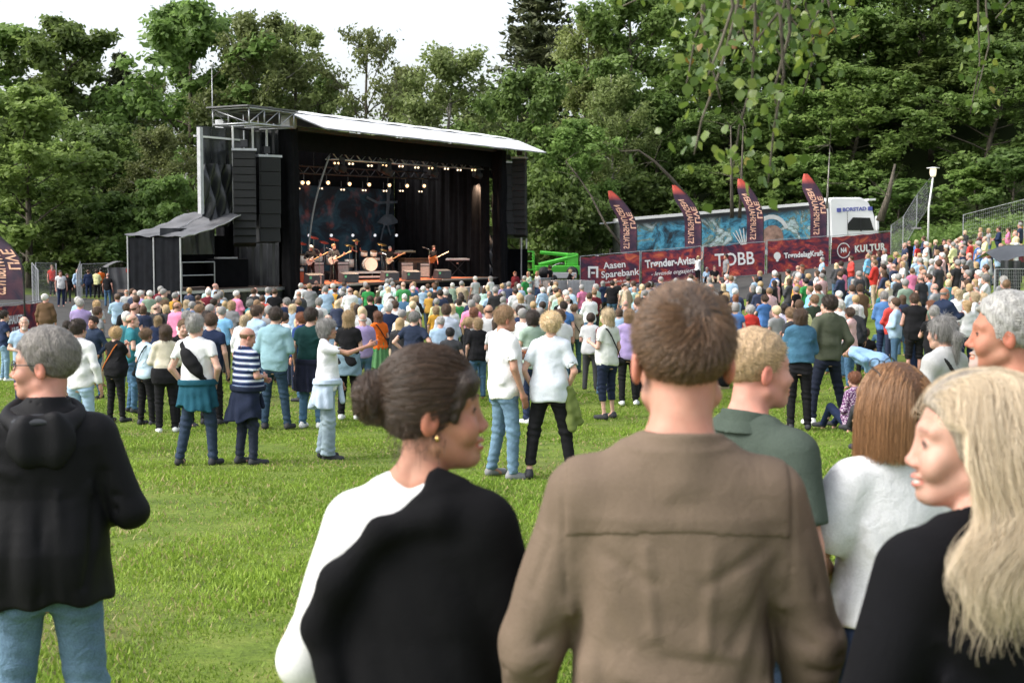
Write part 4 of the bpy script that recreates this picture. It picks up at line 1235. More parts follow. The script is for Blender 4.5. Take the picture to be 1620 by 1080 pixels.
cabx = P(1350, 372, 92.4)
cab = thing("truck_cab", "white lorry cab with high roof parked at the trailer's end", "truck", (cabx.x, 91.6, cabx.z - 1.55), tr_rz)
cab.rotation_euler = (0, -tr_tilt * 0.6, tr_rz); cab.scale = (1.2, 1.0, 1.06)
def cab_body():
    # side outline (x forward to the right, z up), extruded across
    prof = [(-1.35, 0.5), (1.25, 0.5), (1.38, 1.2), (1.34, 1.75), (1.12, 2.75), (0.85, 3.42), (0.45, 3.72), (-1.2, 3.80), (-1.35, 3.7)]
    mb = MB(); n = len(prof)
    for y in (0.0, 2.45):
        for x, z in prof:
            ins = 0.10 if z > 2.7 else 0.0
            mb.v.append((x, y + (ins if y == 0 else -ins), z))
    mb.f.append(tuple(reversed(range(n)))); mb.f.append(tuple(range(n, 2 * n)))
    for i in range(n):
        j = (i + 1) % n; mb.f.append((i, j, j + n, i + n))
    return mb
M_CABPAINT = plain("white_truck_paint", (0.80, 0.81, 0.82), 0.25, 0, 0.03, 1)
M_GLASS = plain("dark_glass", (0.010, 0.011, 0.012), 0.45, 0, 0.1, 2)
cab_body().build("body", M_CABPAINT, cab, False, 0.09)
MB().quad((-0.42, -0.012, 1.78), (1.06, -0.012, 1.70), (0.86, -0.012, 2.46), (-0.10, -0.012, 2.54), (-0.38, -0.012, 2.2)).build("side_window", M_GLASS, cab)
MB().box((0.30, -0.03, 1.68), (0.36, -0.013, 2.5)).build("window_divider", M_BLACK, cab)
MB().quad((1.40, 0.12, 1.72), (1.40, 2.33, 1.72), (1.15, 2.28, 2.72), (1.15, 0.17, 2.72)).build("windscreen", M_GLASS, cab)
MB().box((0.85, 0.1, 3.50), (1.25, 2.35, 3.62)).build("sun_visor", M_CABPAINT, cab)
MB().box((1.10, -0.35, 1.7), (1.24, -0.12, 2.55)).build("mirror", M_CABPAINT, cab, False, 0.03)
MB().box((1.35, -0.25, 2.3), (1.62, -0.1, 2.45)).build("front_mirror", M_CABPAINT, cab, False, 0.03)
MB().box((-1.75, 0.1, 0.9), (-1.4, 2.3, 3.6)).build("side_deflector", M_CABPAINT, cab, False, 0.03)
MB().box((-0.42, -0.02, 0.6), (-0.40, -0.006, 2.9)).build("door_seam", M_DARKSTEEL, cab)
MB().box((0.0, -0.03, 1.38), (0.22, -0.008, 1.44)).build("door_handle", M_BLACK, cab)
M_BLUEPRINT = plain("blue_print", (0.10, 0.12, 0.42), 0.5)
o = lettering("BORSTAD", 0.30, cab, (0.02, 0.04, 3.02), M_BLUEPRINT, bold=0.01)
for x in (-0.85, 0.90):
    MB().box((x - 0.12, 0.02, 2.90), (x + 0.12, 0.05, 3.14)).build("logo_square", M_BLUEPRINT, cab)
for x in (-0.7,):
    for y in (0.15, 2.3):
        MB().tube([(x, y - 0.15, 0.5), (x, y + 0.15, 0.5)], 0.5, 18).build("wheel", M_BLACK, cab, True)

# ---- lamp posts and masts
def lamp_post(label, px, top, base, d, head=True):
    b = P(px, base, d); H = P(px, top, d).z - b.z
    t = thing("lamp_post", label, "lamp post", (b.x, d, b.z), 0)
    MB().tube([(0, 0, -0.3), (0.0, 0, H * 0.5), (0.18 if head else 0, 0, H - 0.5)], [0.055, 0.048, 0.04] if head else [0.035, 0.03, 0.02], 10).build("post", M_STEEL if not head else M_WHITE, t, True)
    if head:
        MB().lathe([(0.11, 0), (0.15, 0.10), (0.17, 0.36), (0.15, 0.40)], (0.18, 0, H - 0.46), 14).build("lantern", emis("lit_lantern", (1, 0.88, 0.66), 0.35), t, True)
        MB().lathe([(0.32, 0), (0.32, 0.03), (0.06, 0.07)], (0.18, 0, H - 0.05), 16).build("cap", M_WHITE, t, True)
    else:
        MB().lathe([(0.12, 0), (0.2, 0.1), (0.2, 0.2), (0.05, 0.26)], (0, 0, H - 0.45), 10).build("lantern", M_WHITE, t, True)
lamp_post("white lamp post with wide flat cap on the right slope", 1468, 265, 392, 72)
lamp_post("thin grey mast lamp behind the stage's far end", 819, 146, 300, 100, False)
lamp_post("thin grey mast behind the stage wing roof", 337, 95, 240, 96, False)

# ---- temporary mesh fences
def mesh_fence(label, pa, pb, da, db, h=2.0, n=26, group="temporary mesh fences", mat=None):
    a, b = P(*pa, da), P(*pb, db)
    w = math.hypot(b.x - a.x, b.y - a.y); rz = math.atan2(b.y - a.y, b.x - a.x); sl = b.z - a.z
    t = thing("mesh_fence", label, "fence", a, rz, group)
    for u in (0, 1):
        MB().cyl((w * u, 0, sl * u - 0.15), (w * u, 0, sl * u + h), 0.03, 8).build("post", M_STEEL, t)
        MB().cbox((w * u, 0, sl * u - 0.12), (0.22, 0.6, 0.12)).build("foot_block", M_FOOT, t)
    for v in (0.05, 1.0):
        MB().tube([(0, 0, h * v), (w, 0, sl + h * v)], 0.016, 6).build("rail", M_STEEL, t)
    wr = MB()
    for k in range(1, n):
        u = k / n; wr.tube([(w * u, 0, sl * u + 0.1), (w * u, 0, sl * u + h)], 0.0035, 4, False)
    for k in range(1, 9):
        z = h * k / 9; wr.tube([(0, 0, z), (w, 0, sl + z)], 0.0035, 4, False)
    wr.build("wire_mesh", M_STEEL, t)
    return t
mesh_fence("wire fence panel at the end of the banners", (1409, 409), (1428, 398), 85.5, 82, 2.0)
mesh_fence("second wire fence panel climbing beside the truck", (1428, 398), (1450, 358), 82, 90, 2.0)
mesh_fence("tall wire fence panel climbing towards the wood", (1450, 358), (1475, 322), 90, 100, 2.0)
mesh_fence("wire fence panel behind the people on the right slope", (1523, 395), (1620, 372), 82, 80, 2.0, 30)
mesh_fence("open gate fence panel at the end of the path", (58, 478), (90, 470), 72, 84)
mesh_fence("angled wire fence panel leading to the gate", (62, 500), (52, 478), 62, 72)
mesh_fence("gate fence panel across the path behind the guard", (130, 470), (172, 468), 86, 87)
mesh_fence("narrow fence panel standing on the path", (123, 492), (128, 470), 72, 80)
def barrier(label, px, py, d, w, rz, sheet=True):
    b = P(px, py, d); b.z = g1(b.x, d)
    t = thing("crowd_barrier", label, "barrier", b, rz, "grey crowd barriers before the stage")
    fr = MB()
    fr.tube([(0, 0, 0), (0, 0, 1.1), (w, 0, 1.1), (w, 0, 0)], 0.025, 6)
    fr.tube([(0, 0, 0.1), (w, 0, 0.1)], 0.02, 6)
    fr.build("frame", M_ALU, t, True)
    if sheet:
        MB().box((0.03, -0.01, 0.12), (w - 0.03, 0.015, 1.08)).build("panel", M_STEEL, t)
    else:
        x = MB(); x.tube([(0, 0, 0.1), (w, 0, 1.1)], 0.018, 5); x.tube([(0, 0, 1.1), (w, 0, 0.1)], 0.018, 5); x.build("brace", M_ALU, t)
    for u in (0.1, 0.9):
        MB().box((w * u - 0.03, -0.35, 0.0), (w * u + 0.03, 0.35, 0.04)).build("foot", M_STEEL, t)
for i in range(6):
    px0 = 818 + i * 20
    barrier(f"{ORD[i]} grey crowd barrier beyond the stage's far end", px0, 478, 79 - i * 0.9, 0.75, R(-35) if i < 3 else R(10))
for i in range(4):
    barrier(f"{ORD[i]} open barrier frame beside the black side tent", 222 + i * 26, 520, 50 + (i % 2) * 1.5, 0.85, R(20 if i % 2 else -35), False)
for i in range(9):
    q = st_world((3.0 + i * 1.9, -2.6, 0)); u, v = pix(q)
    t = thing("crowd_barrier", f"{ORD[i]} front-row crowd barrier along the stage from the near pillar", "barrier", (q.x, q.y, g1(q.x, q.y)), SROT, "grey crowd barriers before the stage")
    MB().tube([(0, 0, 0), (0, 0, 1.15), (1.8, 0, 1.15), (1.8, 0, 0)], 0.03, 6).build("frame", M_ALU, t, True)
    MB().box((0.03, 0, 0.1), (1.77, 0.02, 1.12)).build("panel", M_STEEL, t)

# ---- green lift beyond the barriers
M_GREEN = plain("lime_green_paint", (0.09, 0.50, 0.05), 0.35, 0, 0.1, 3)
lf = thing("boom_lift", "lime green boom lift folded beside the banners", "lift", P(848, 440, 86), R(5))
MB().box((0, 0, 0.2), (2.7, 1.6, 0.75)).build("chassis", M_GREEN, lf, False, 0.05)
mb = MB(); mb.tube([(0.2, 0.3, 0.8), (2.6, 0.3, 1.35)], 0.13, 6); mb.tube([(2.6, 0.5, 1.35), (0.3, 0.5, 1.55)], 0.11, 6); mb.build("boom", M_GREEN, lf)
MB().box((1.9, 0.2, 0.75), (2.6, 1.3, 1.5)).build("counterweight", M_GREEN, lf, False, 0.05)
mb = MB()
for x in (-0.9, -0.1):
    mb.tube([(x, 0.2, 0.5), (x, 0.2, 1.6)], 0.03, 5); mb.tube([(x, 1.0, 0.5), (x, 1.0, 1.6)], 0.03, 5)
for z in (0.5, 1.0, 1.6):
    mb.tube([(-0.9, 0.2, z), (-0.1, 0.2, z), (-0.1, 1.0, z), (-0.9, 1.0, z), (-0.9, 0.2, z)], 0.03, 5)
mb.build("basket", M_GREEN, lf)
for x in (0.5, 2.2):
    MB().tube([(x, -0.1, 0.35), (x, 0.2, 0.35)], 0.36, 16).build("wheel", M_BLACK, lf, True)
car = thing("small_vehicle", "pale low vehicle half hidden behind the barriers by the lift", "vehicle", P(872, 446, 84), R(0))
MB().grid(lambda u, v: (-0.2 + 1.7 * u, 1.0 * v, 0.55 + 0.55 * math.sin(u * 3.14) ** 0.6), 14, 4).build("bonnet", M_WHITE, car, True)
MB().box((-0.2, 0.02, 0.2), (1.5, 0.98, 0.56)).build("body", M_WHITE, car, False, 0.05)
for x in (0.15, 1.15):
    MB().tube([(x, -0.05, 0.2), (x, 0.1, 0.2)], 0.22, 14).build("wheel", M_BLACK, car, True)

# ---- black technical tent at the right edge, grey tent by the gate
bt = thing("black_mixer_tent", "low black tent roof of the mixing desk at the right edge", "tent", P(1640, 520, 46), R(0))
o = P(1574, 402, 46) - bt.location; zt = o.z
MB().grid(lambda u, v: (-1.35 + 3.4 * u, -0.4 + 3 * v, zt + 0.05 - 0.35 * abs(2 * v - 1) + 0.25 * math.sin(min(1, u * 4) * 1.57)), 20, 10).build("roof", M_TARP, bt, True)
MB().grid(lambda u, v: (-1.35 + 3.4 * u, -0.4 + 0.02 * math.sin(u * 30), zt - 0.7 + 0.45 * v), 30, 3).build("front_valance", M_TARP, bt, True)
for u in (0.0, 3.3):
    MB().cyl((-1.3 + u, -0.35, -0.2), (-1.3 + u, -0.35, zt - 0.2), 0.04, 8).build("pole", M_DARKSTEEL, bt)
drape_mb(-1.35, -0.7, 0, zt - 0.2, -0.45, 0.06, 2, 16, 5).build("side_cloth", M_TARP, bt, True)
mesh_fence("dark mesh barrier below the black mixer tent", (1573, 476), (1660, 476), 44.6, 44.6, 1.0, 30, None)
gt = thing("grey_gate_tent", "narrow grey tent with a red awning edge beside the gate", "tent", P(172, 490, 74), R(20))
MB().grid(lambda u, v: (0.0 + 1.0 * u + 0.25 * (1 - v), 0.0 + 0.05 * math.sin(u * 12), 2.2 * v), 14, 8).build("front_wall", M_GREYTARP, gt, True)
drape_mb(0, 2.5, 0, 2.2, 1.15, 0.04, 3, 20, 4, 'y').build("side_wall", M_GREYTARP, gt, True)
MB().grid(lambda u, v: (-0.1 + 1.5 * u, -0.1 + 2.6 * v, 2.2 + 0.3 * math.sin(u * 3.14)), 10, 4).build("roof", M_GREYTARP, gt, True)
MB().box((0.9, -0.15, 1.95), (1.8, -0.05, 2.12)).build("awning_edge", plain("red_awning", (0.55, 0.04, 0.03), 0.5), gt)
# ---------------------------------------------------------------- people: implicit surfaces turned into meshes
F32 = np.float32
def smin(a, b, k):
    if k <= 0: return np.minimum(a, b)
    h = np.maximum(k - np.abs(a - b), 0) / k
    return np.minimum(a, b) - h * h * k * 0.25
def smax(a, b, k):
    return -smin(-a, -b, k)
def cone(p, a, b, ra, rb):
    a = np.asarray(a, F32); ba = np.asarray(b, F32) - a
    pa = [p[i] - a[i] for i in range(3)]
    h = np.clip((pa[0] * ba[0] + pa[1] * ba[1] + pa[2] * ba[2]) / max(1e-9, float(ba @ ba)), 0, 1)
    return np.sqrt(sum((pa[i] - ba[i] * h) ** 2 for i in range(3))) - (ra + (rb - ra) * h)
def ell(p, c, r):
    q = [(p[i] - c[i]) / r[i] for i in range(3)]
    k0 = np.sqrt(q[0] ** 2 + q[1] ** 2 + q[2] ** 2)
    k1 = np.sqrt(sum((q[i] / r[i]) ** 2 for i in range(3))) + 1e-6
    return k0 * (k0 - 1) / k1
def loft(p, prof, e=2.0):
    """stack of ellipses: prof rows (z, half width, half depth, centre y)"""
    z = p[2]; t = np.array(prof, F32)
    a = np.interp(z, t[:, 0], t[:, 1]).astype(F32); b = np.interp(z, t[:, 0], t[:, 2]).astype(F32); c = np.interp(z, t[:, 0], t[:, 3]).astype(F32)
    q = (np.abs(p[0] / a) ** e + np.abs((p[1] - c) / b) ** e) ** (1.0 / e)
    d = (q - 1) * np.minimum(a, b)
    return np.maximum(d, np.maximum(t[0, 0] - z, z - t[-1, 0]))

def surf_nets(f, xs, ys, zs):
    """naive surface nets on a (possibly uneven) grid"""
    ins = f < 0
    nx, ny, nz = f.shape
    acc = np.zeros((nx - 1, ny - 1, nz - 1, 3), F32); cnt = np.zeros((nx - 1, ny - 1, nz - 1), F32)
    I, J, K = nx - 1, ny - 1, nz - 1
    def add(ax):
        sl0 = [slice(None)] * 3; sl1 = [slice(None)] * 3
        sl0[ax] = slice(0, -1); sl1[ax] = slice(1, None)
        a, b = f[tuple(sl0)], f[tuple(sl1)]
        x = ins[tuple(sl0)] != ins[tuple(sl1)]
        idx = np.nonzero(x)
        t = a[idx] / (a[idx] - b[idx])
        oth = [k for k in range(3) if k != ax]
        dims = (I, J, K)
        for d0 in (0, -1):
            for d1 in (0, -1):
                c = [idx[0].copy(), idx[1].copy(), idx[2].copy()]
                c[oth[0]] = c[oth[0]] + d0; c[oth[1]] = c[oth[1]] + d1
                ok = np.ones(len(t), bool)
                for k in range(3):
                    ok &= (c[k] >= 0) & (c[k] < dims[k])
                cc = tuple(q[ok] for q in c)
                pos = np.stack([idx[0][ok], idx[1][ok], idx[2][ok]], 1).astype(F32)
                pos[:, ax] += t[ok]
                np.add.at(acc, cc, pos); np.add.at(cnt, cc, 1)
        return idx, ins[tuple(sl0)][idx]
    edges = [add(k) for k in range(3)]
    act = cnt > 0
    vid = np.full(act.shape, -1, np.int64); vid[act] = np.arange(act.sum())
    v = acc[act] / cnt[act][:, None]
    v = np.stack([np.interp(v[:, 0], np.arange(nx), xs), np.interp(v[:, 1], np.arange(ny), ys), np.interp(v[:, 2], np.arange(nz), zs)], 1)
    faces = []
    for ax in range(3):
        idx, inside = edges[ax]
        o = [(1, 2), (2, 0), (0, 1)][ax]
        quad = []
        ok = np.ones(len(idx[0]), bool)
        for d0, d1 in ((-1, -1), (0, -1), (0, 0), (-1, 0)):
            c = [idx[0].copy(), idx[1].copy(), idx[2].copy()]
            c[o[0]] = c[o[0]] + d0; c[o[1]] = c[o[1]] + d1
            for k, m in enumerate((I, J, K)):
                ok &= (c[k] >= 0) & (c[k] < m)
            quad.append(vid[tuple(np.clip(c[k], 0, m - 1) for k, m in enumerate((I, J, K)))])
        q = np.stack(quad, 1)[ok]; ins_ = inside[ok]
        q[~ins_] = q[~ins_][:, ::-1]
        faces.append(q)
    fa = np.concatenate(faces)
    fa = fa[(fa >= 0).all(1)]
    return v, fa

def mesh_sdf(fn, lo, hi, res, fine=None):
    """fine: list of (axis, from, to, res) where the grid is denser"""
    ax = []
    for k in range(3):
        g = [np.arange(lo[k], hi[k] + res, res)]
        if fine:
            for (a, f0, f1, r) in fine:
                if a == k:
                    g[0] = g[0][(g[0] < f0 - r * 0.5) | (g[0] > f1 + r * 0.5)]
                    g.append(np.arange(f0, f1 + r * 0.5, r))
        ax.append(np.unique(np.concatenate(g)).astype(F32))
    X, Y, Z = np.meshgrid(*ax, indexing='ij')
    f = fn((X, Y, Z)).astype(F32)
    return surf_nets(f, *ax)

def wav(p, k, ph=0.0):
    """cheap smooth 3-D waviness in about -1..1"""
    x, y, z = p
    return (np.sin(k * (x * 0.9 + y * 0.5 + z * 0.3) + ph + 1.3 * np.sin(k * 0.6 * z + ph * 2)) +
            np.sin(k * (0.4 * x - 0.8 * y + 0.7 * z) * 1.3 + ph * 1.7 + 1.1 * np.sin(k * 0.7 * x)) +
            np.sin(k * (0.2 * x + 0.6 * y - 0.9 * z) * 1.7 + ph * 0.6)) / 3.0

def creases(p, segs):
    """soft ridges and valleys along short lines: how cloth pulls and bunches"""
    d = 0
    for a, b, w, dep in segs:
        d = d + dep * np.exp(-(cone(p, a, b, 0, 0) / w) ** 2)
    return d
def auto_creases(seed, n=12, k=1.0):
    r_ = random.Random(seed); out = []
    for i in range(n):
        s_ = r_.choice((-1, 1)); f_ = r_.choice((-1, -1, 1))
        m = r_.random()
        if m < 0.4:      # from the armpit across the back or chest
            a = (s_ * r_.uniform(0.13, 0.18), f_ * 0.10, r_.uniform(1.20, 1.33)); b = (s_ * r_.uniform(0.0, 0.09), f_ * 0.12, a[2] - r_.uniform(0.02, 0.16))
        elif m < 0.8:    # bunching above the hem
            a = (s_ * r_.uniform(0.03, 0.18), f_ * 0.12, r_.uniform(0.92, 1.12)); b = (a[0] - s_ * r_.uniform(0.05, 0.16), f_ * 0.12, a[2] + r_.uniform(-0.05, 0.06))
        else:            # long hanging fold
            a = (s_ * r_.uniform(0.02, 0.15), f_ * 0.12, r_.uniform(1.05, 1.2)); b = (a[0] + s_ * 0.02, f_ * 0.13, 0.86)
        out.append((a, b, r_.uniform(0.012, 0.022), -k * r_.uniform(0.005, 0.011) * r_.choice((1, 1, 1, -0.5))))
    return out
# ---- materials that take their colour from the object
def obj_colour(nt):
    n = nt.nodes.new("ShaderNodeObjectInfo"); return n.outputs["Color"]
def cloth_material(name, bmp=0.25, pattern=None, fine=140.0, rough=0.9):
    m, nt, b, N, L = newmat(name)
    pos = tc(nt)
    c = obj_colour(nt)
    if pattern == 'stripes':
        wv = N.new("ShaderNodeTexWave"); wv.wave_type = 'BANDS'; wv.bands_direction = 'Z'
        wv.inputs["Scale"].default_value = 4.2; wv.inputs["Distortion"].default_value = 0.15; L.new(pos, wv.inputs[0])
        r = ramp(nt, wv.outputs["Fac"], [(0.0, lin("1c2c4c")), (0.42, lin("27406a")), (0.5, lin("c98a8c")), (0.58, lin("6f9cc0")), (0.8, lin("2f4d78")), (0.9, lin("d9dde2"))])
        r.color_ramp.interpolation = 'CONSTANT'; c = r.outputs[0]
    if pattern == 'bw':
        wv = N.new("ShaderNodeTexWave"); wv.wave_type = 'BANDS'; wv.bands_direction = 'Z'
        wv.inputs["Scale"].default_value = 7; L.new(pos, wv.inputs[0])
        r = ramp(nt, wv.outputs["Fac"], [(0.45, lin("1a1d26")), (0.55, lin("d8d8d6"))]); c = r.outputs[0]
    if pattern == 'spots':
        vo = N.new("ShaderNodeTexVoronoi"); vo.inputs["Scale"].default_value = 42; L.new(pos, vo.inputs["Vector"])
        r = ramp(nt, vo.outputs["Distance"], [(0.38, lin("d8c9d6")), (0.46, lin("6a3f6c"))]); c = r.outputs[0]
    n = noise(nt, 7, 4, pos); n2 = noise(nt, fine, 3, pos, 0.7); n3 = noise(nt, 15, 4, pos, 0.55, 0.9)
    r = ramp(nt, n.outputs[0], [(0.25, (0.84, 0.84, 0.84, 1)), (0.75, (1.08, 1.08, 1.08, 1))])
    r2 = ramp(nt, n2.outputs[0], [(0.3, (0.86, 0.86, 0.86, 1)), (0.7, (1.1, 1.1, 1.1, 1))])
    c = mixc(nt, c, r.outputs[0], 1.0, 'MULTIPLY'); c = mixc(nt, c, r2.outputs[0], 0.7, 'MULTIPLY')
    L.new(c, b.inputs["Base Color"])
    b.inputs["Roughness"].default_value = rough
    b.inputs["Specular IOR Level"].default_value = 0.12
    b.inputs["Sheen Weight"].default_value = 0.0
    b1 = bump(nt, n3.outputs[0], bmp, 0.02)
    b2 = bump(nt, n2.outputs[0], 0.25, 0.004)
    L.new(b1.outputs[0], b2.inputs["Normal"]); L.new(b2.outputs[0], b.inputs["Normal"])
    return m
M_CLOTH = cloth_material("cloth", 0.28)
M_STRIPE = cloth_material("striped_cloth", 0.25, 'stripes')
M_BW = cloth_material("bw_striped_cloth", 0.25, 'bw')
M_SPOT = cloth_material("spotted_cloth", 0.25, 'spots')
M_LINEN = cloth_material("linen_cloth", 0.20, None, 260.0)
M_SOFTSHELL = cloth_material("softshell", 0.10, None, 200.0, 0.6)
M_KNIT = cloth_material("fine_knit", 0.15, None, 240.0, 1.0)
def denim_material():
    m, nt, b, N, L = newmat("denim")
    n = noise(nt, 5, 4, tc(nt)); n2 = noise(nt, 160, 3, tc(nt)); n3 = noise(nt, 16, 3, tc(nt), 0.6, 0.8)
    r = ramp(nt, n.outputs[0], [(0.3, (0.75, 0.75, 0.78, 1)), (0.7, (1.25, 1.22, 1.18, 1))])
    r2 = ramp(nt, n2.outputs[0], [(0.3, (0.75, 0.75, 0.75, 1)), (0.7, (1.2, 1.2, 1.2, 1))])
    c = mixc(nt, obj_colour(nt), r.outputs[0], 1, 'MULTIPLY'); c = mixc(nt, c, r2.outputs[0], 0.8, 'MULTIPLY')
    L.new(c, b.inputs["Base Color"]); b.inputs["Roughness"].default_value = 0.85; b.inputs["Specular IOR Level"].default_value = 0.2
    L.new(bump(nt, n3.outputs[0], 0.5, 0.025).outputs[0], b.inputs["Normal"])
    return m
M_DENIM = denim_material()
def skin_material():
    m, nt, b, N, L = newmat("skin")
    at = N.new("ShaderNodeAttribute"); at.attribute_name = "tint"
    n = noise(nt, 26, 4, tc(nt)); n2 = noise(nt, 220, 2, tc(nt)); n0 = noise(nt, 9, 3, tc(nt))
    r = ramp(nt, n.outputs[0], [(0.3, (0.90, 0.86, 0.84, 1)), (0.7, (1.06, 1.08, 1.08, 1))])
    r0 = ramp(nt, n0.outputs[0], [(0.35, (1.06, 0.90, 0.88, 1)), (0.65, (0.98, 1.04, 1.04, 1))])
    c = mixc(nt, at.outputs[0], obj_colour(nt), 1, 'MULTIPLY'); c = mixc(nt, c, r.outputs[0], 1, 'MULTIPLY'); c = mixc(nt, c, r0.outputs[0], 0.8, 'MULTIPLY')
    L.new(c, b.inputs["Base Color"])
    b.inputs["Roughness"].default_value = 0.56
    b.inputs["Specular IOR Level"].default_value = 0.3
    b.inputs["Subsurface Weight"].default_value = 0.06
    b.inputs["Subsurface Radius"].default_value = (0.012, 0.004, 0.002)
    b.inputs["Subsurface Scale"].default_value = 1.0
    L.new(bump(nt, n2.outputs[0], 0.12, 0.002).outputs[0], b.inputs["Normal"])
    return m
M_SKIN = skin_material()
def hair_material():
    m, nt, b, N, L = newmat("hair")
    mp = N.new("ShaderNodeMapping"); mp.inputs["Scale"].default_value = (1, 1, 0.12); L.new(tc(nt), mp.inputs[0])
    n = noise(nt, 130, 3, mp.outputs[0], 0.6, 0.4); n2 = noise(nt, 14, 3, mp.outputs[0])
    r = ramp(nt, n.outputs[0], [(0.3, (0.55, 0.55, 0.55, 1)), (0.7, (1.35, 1.35, 1.35, 1))])
    r2 = ramp(nt, n2.outputs[0], [(0.3, (0.8, 0.8, 0.8, 1)), (0.7, (1.2, 1.2, 1.2, 1))])
    c = mixc(nt, obj_colour(nt), r.outputs[0], 1, 'MULTIPLY'); c = mixc(nt, c, r2.outputs[0], 1, 'MULTIPLY')
    L.new(c, b.inputs["Base Color"])
    b.inputs["Roughness"].default_value = 0.5; b.inputs["Specular IOR Level"].default_value = 0.4
    L.new(bump(nt, n.outputs[0], 0.8, 0.01).outputs[0], b.inputs["Normal"])
    return m
M_HAIR = hair_material()
def strand_material(lo=0.55, hi=1.45):
    m, nt, b, N, L = newmat("hair_strands")
    ci = N.new("ShaderNodeHairInfo")
    r = ramp(nt, ci.outputs["Random"], [(0.0, (lo, lo, lo, 1)), (1.0, (hi, hi, hi, 1))])
    c = mixc(nt, obj_colour(nt), r.outputs[0], 1, 'MULTIPLY')
    L.new(c, b.inputs["Base Color"]); b.inputs["Roughness"].default_value = 0.38; b.inputs["Specular IOR Level"].default_value = 0.6
    return m
M_STRAND = strand_material()
M_FINESTRAND = strand_material(0.78, 1.22)
M_SHOE = cloth_material("shoe", 0.1, None, 60.0, 0.6)
M_LEATHER = plain("black_leather", (0.02, 0.018, 0.018), 0.4, 0, 0.2, 12, 0.2)
M_SUNGLASS = plain("black_plastic", (0.015, 0.014, 0.014), 0.2, 0, 0.1, 5)
M_GOLD = plain("gold_metal", (0.75, 0.5, 0.2), 0.25, 1.0, 0.05, 5)
M_BEER = plain("amber_beer", (0.65, 0.16, 0.02), 0.15, 0, 0.15, 6)
M_CUP = plain("clear_cup_rim", (0.75, 0.75, 0.74), 0.2, 0, 0.05, 6)

SKIN = {'fair': (0.55, 0.35, 0.275), 'pink': (0.54, 0.30, 0.24), 'tan': (0.43, 0.24, 0.17), 'deep': (0.33, 0.165, 0.11)}

# ---- head in its own frame: face towards +Y, origin at eye level between the ears
def head_sdf(p, s):
    """s: dict of shape options (fem, smile, beard, nose)"""
    fem = s.get('fem', 0); x, y, z = p
    ax = np.abs(x); pa = (ax, y, z)
    d = ell(p, (0, -0.018, 0.034), (0.077, 0.098, 0.084))
    d = smin(d, ell(p, (0, 0.028, -0.028), (0.064 - 0.003 * fem, 0.062, 0.088)), 0.03)
    d = smin(d, ell(p, (0, 0.034, -0.074), (0.053 - 0.007 * fem, 0.048, 0.042)), 0.025)
    d = smin(d, ell(p, (0, 0.073, -0.100), (0.022 - 0.004 * fem, 0.020, 0.018)), 0.022)
    d = smin(d, cone(pa, (0.052 - 0.006 * fem, 0.0, -0.065), (0.022, 0.062, -0.098), 0.020, 0.016), 0.02)
    d = smin(d, ell(pa, (0.042, 0.060, -0.033), (0.026, 0.026, 0.024)), 0.022)
    d = smin(d, cone(pa, (0.0, 0.080, 0.026), (0.046, 0.064, 0.024), 0.012 - 0.003 * fem, 0.010), 0.018)
    d = smax(d, -ell(pa, (0.032, 0.099, 0.000), (0.019, 0.018, 0.013)), 0.016)
    d = smin(d, ell(pa, (0.032, 0.0725, 0.000), (0.0165, 0.0130, 0.0115)), 0.005)
    if s.get('eyes'):
        d = smax(d, -ell((ax, y + 3.0 * (ax - 0.032) ** 2 * 8, z), (0.032, 0.0870, -0.0005), (0.0130, 0.0105, 0.0046)), 0.0015)
    nl = s.get('nose', 1.0)
    d = smin(d, cone(p, (0, 0.082, 0.014), (0, 0.1015 * nl + 0.002 - 0.003 * fem, -0.033), 0.0070, 0.0088), 0.014)
    d = smin(d, ell(p, (0, 0.1035 * nl + 0.002 - 0.003 * fem, -0.036), (0.0095, 0.0100, 0.0085)), 0.010)
    d = smin(d, ell(pa, (0.0120, 0.094, -0.041), (0.0085, 0.011, 0.0085)), 0.006)
    sm = s.get('smile', 0.3)
    zz = z - sm * 4.0 * x * x
    q = (x, y + 9.0 * x * x, zz)
    d = smin(d, ell(q, (0, 0.092, -0.0655), (0.027 + 0.006 * sm, 0.011, 0.0065)), 0.008)
    d = smin(d, ell(q, (0, 0.090, -0.0790), (0.023 + 0.006 * sm, 0.0115, 0.0075)), 0.008)
    d = smax(d, -ell(q, (0, 0.104, -0.0722), (0.024 + 0.009 * sm, 0.016, 0.0014 + 0.0045 * max(0, sm - 0.4))), 0.003)
    if sm > 0.5:
        d = np.minimum(d, ell(q, (0, 0.083, -0.0712), (0.022, 0.012, 0.0055)))
        d = smin(d, ell(pa, (0.043, 0.066, -0.046), (0.018, 0.016, 0.018)), 0.018)
    if s.get('beard'):
        d = smin(d, ell(p, (0, 0.082, -0.103), (0.030, 0.022, 0.026)), 0.012)
    # ears
    e = ell((ax - 0.20 * (y + 0.012) * -1 - 0.0, y - 0.12 * z, z), (0.0805, -0.012, -0.012), (0.0105, 0.020, 0.032))
    e = smax(e, -ell(pa, (0.096, -0.006, -0.008), (0.012, 0.011, 0.020)), 0.006)
    if not s.get('noears'):
        d = smin(d, e, 0.007)
    return d

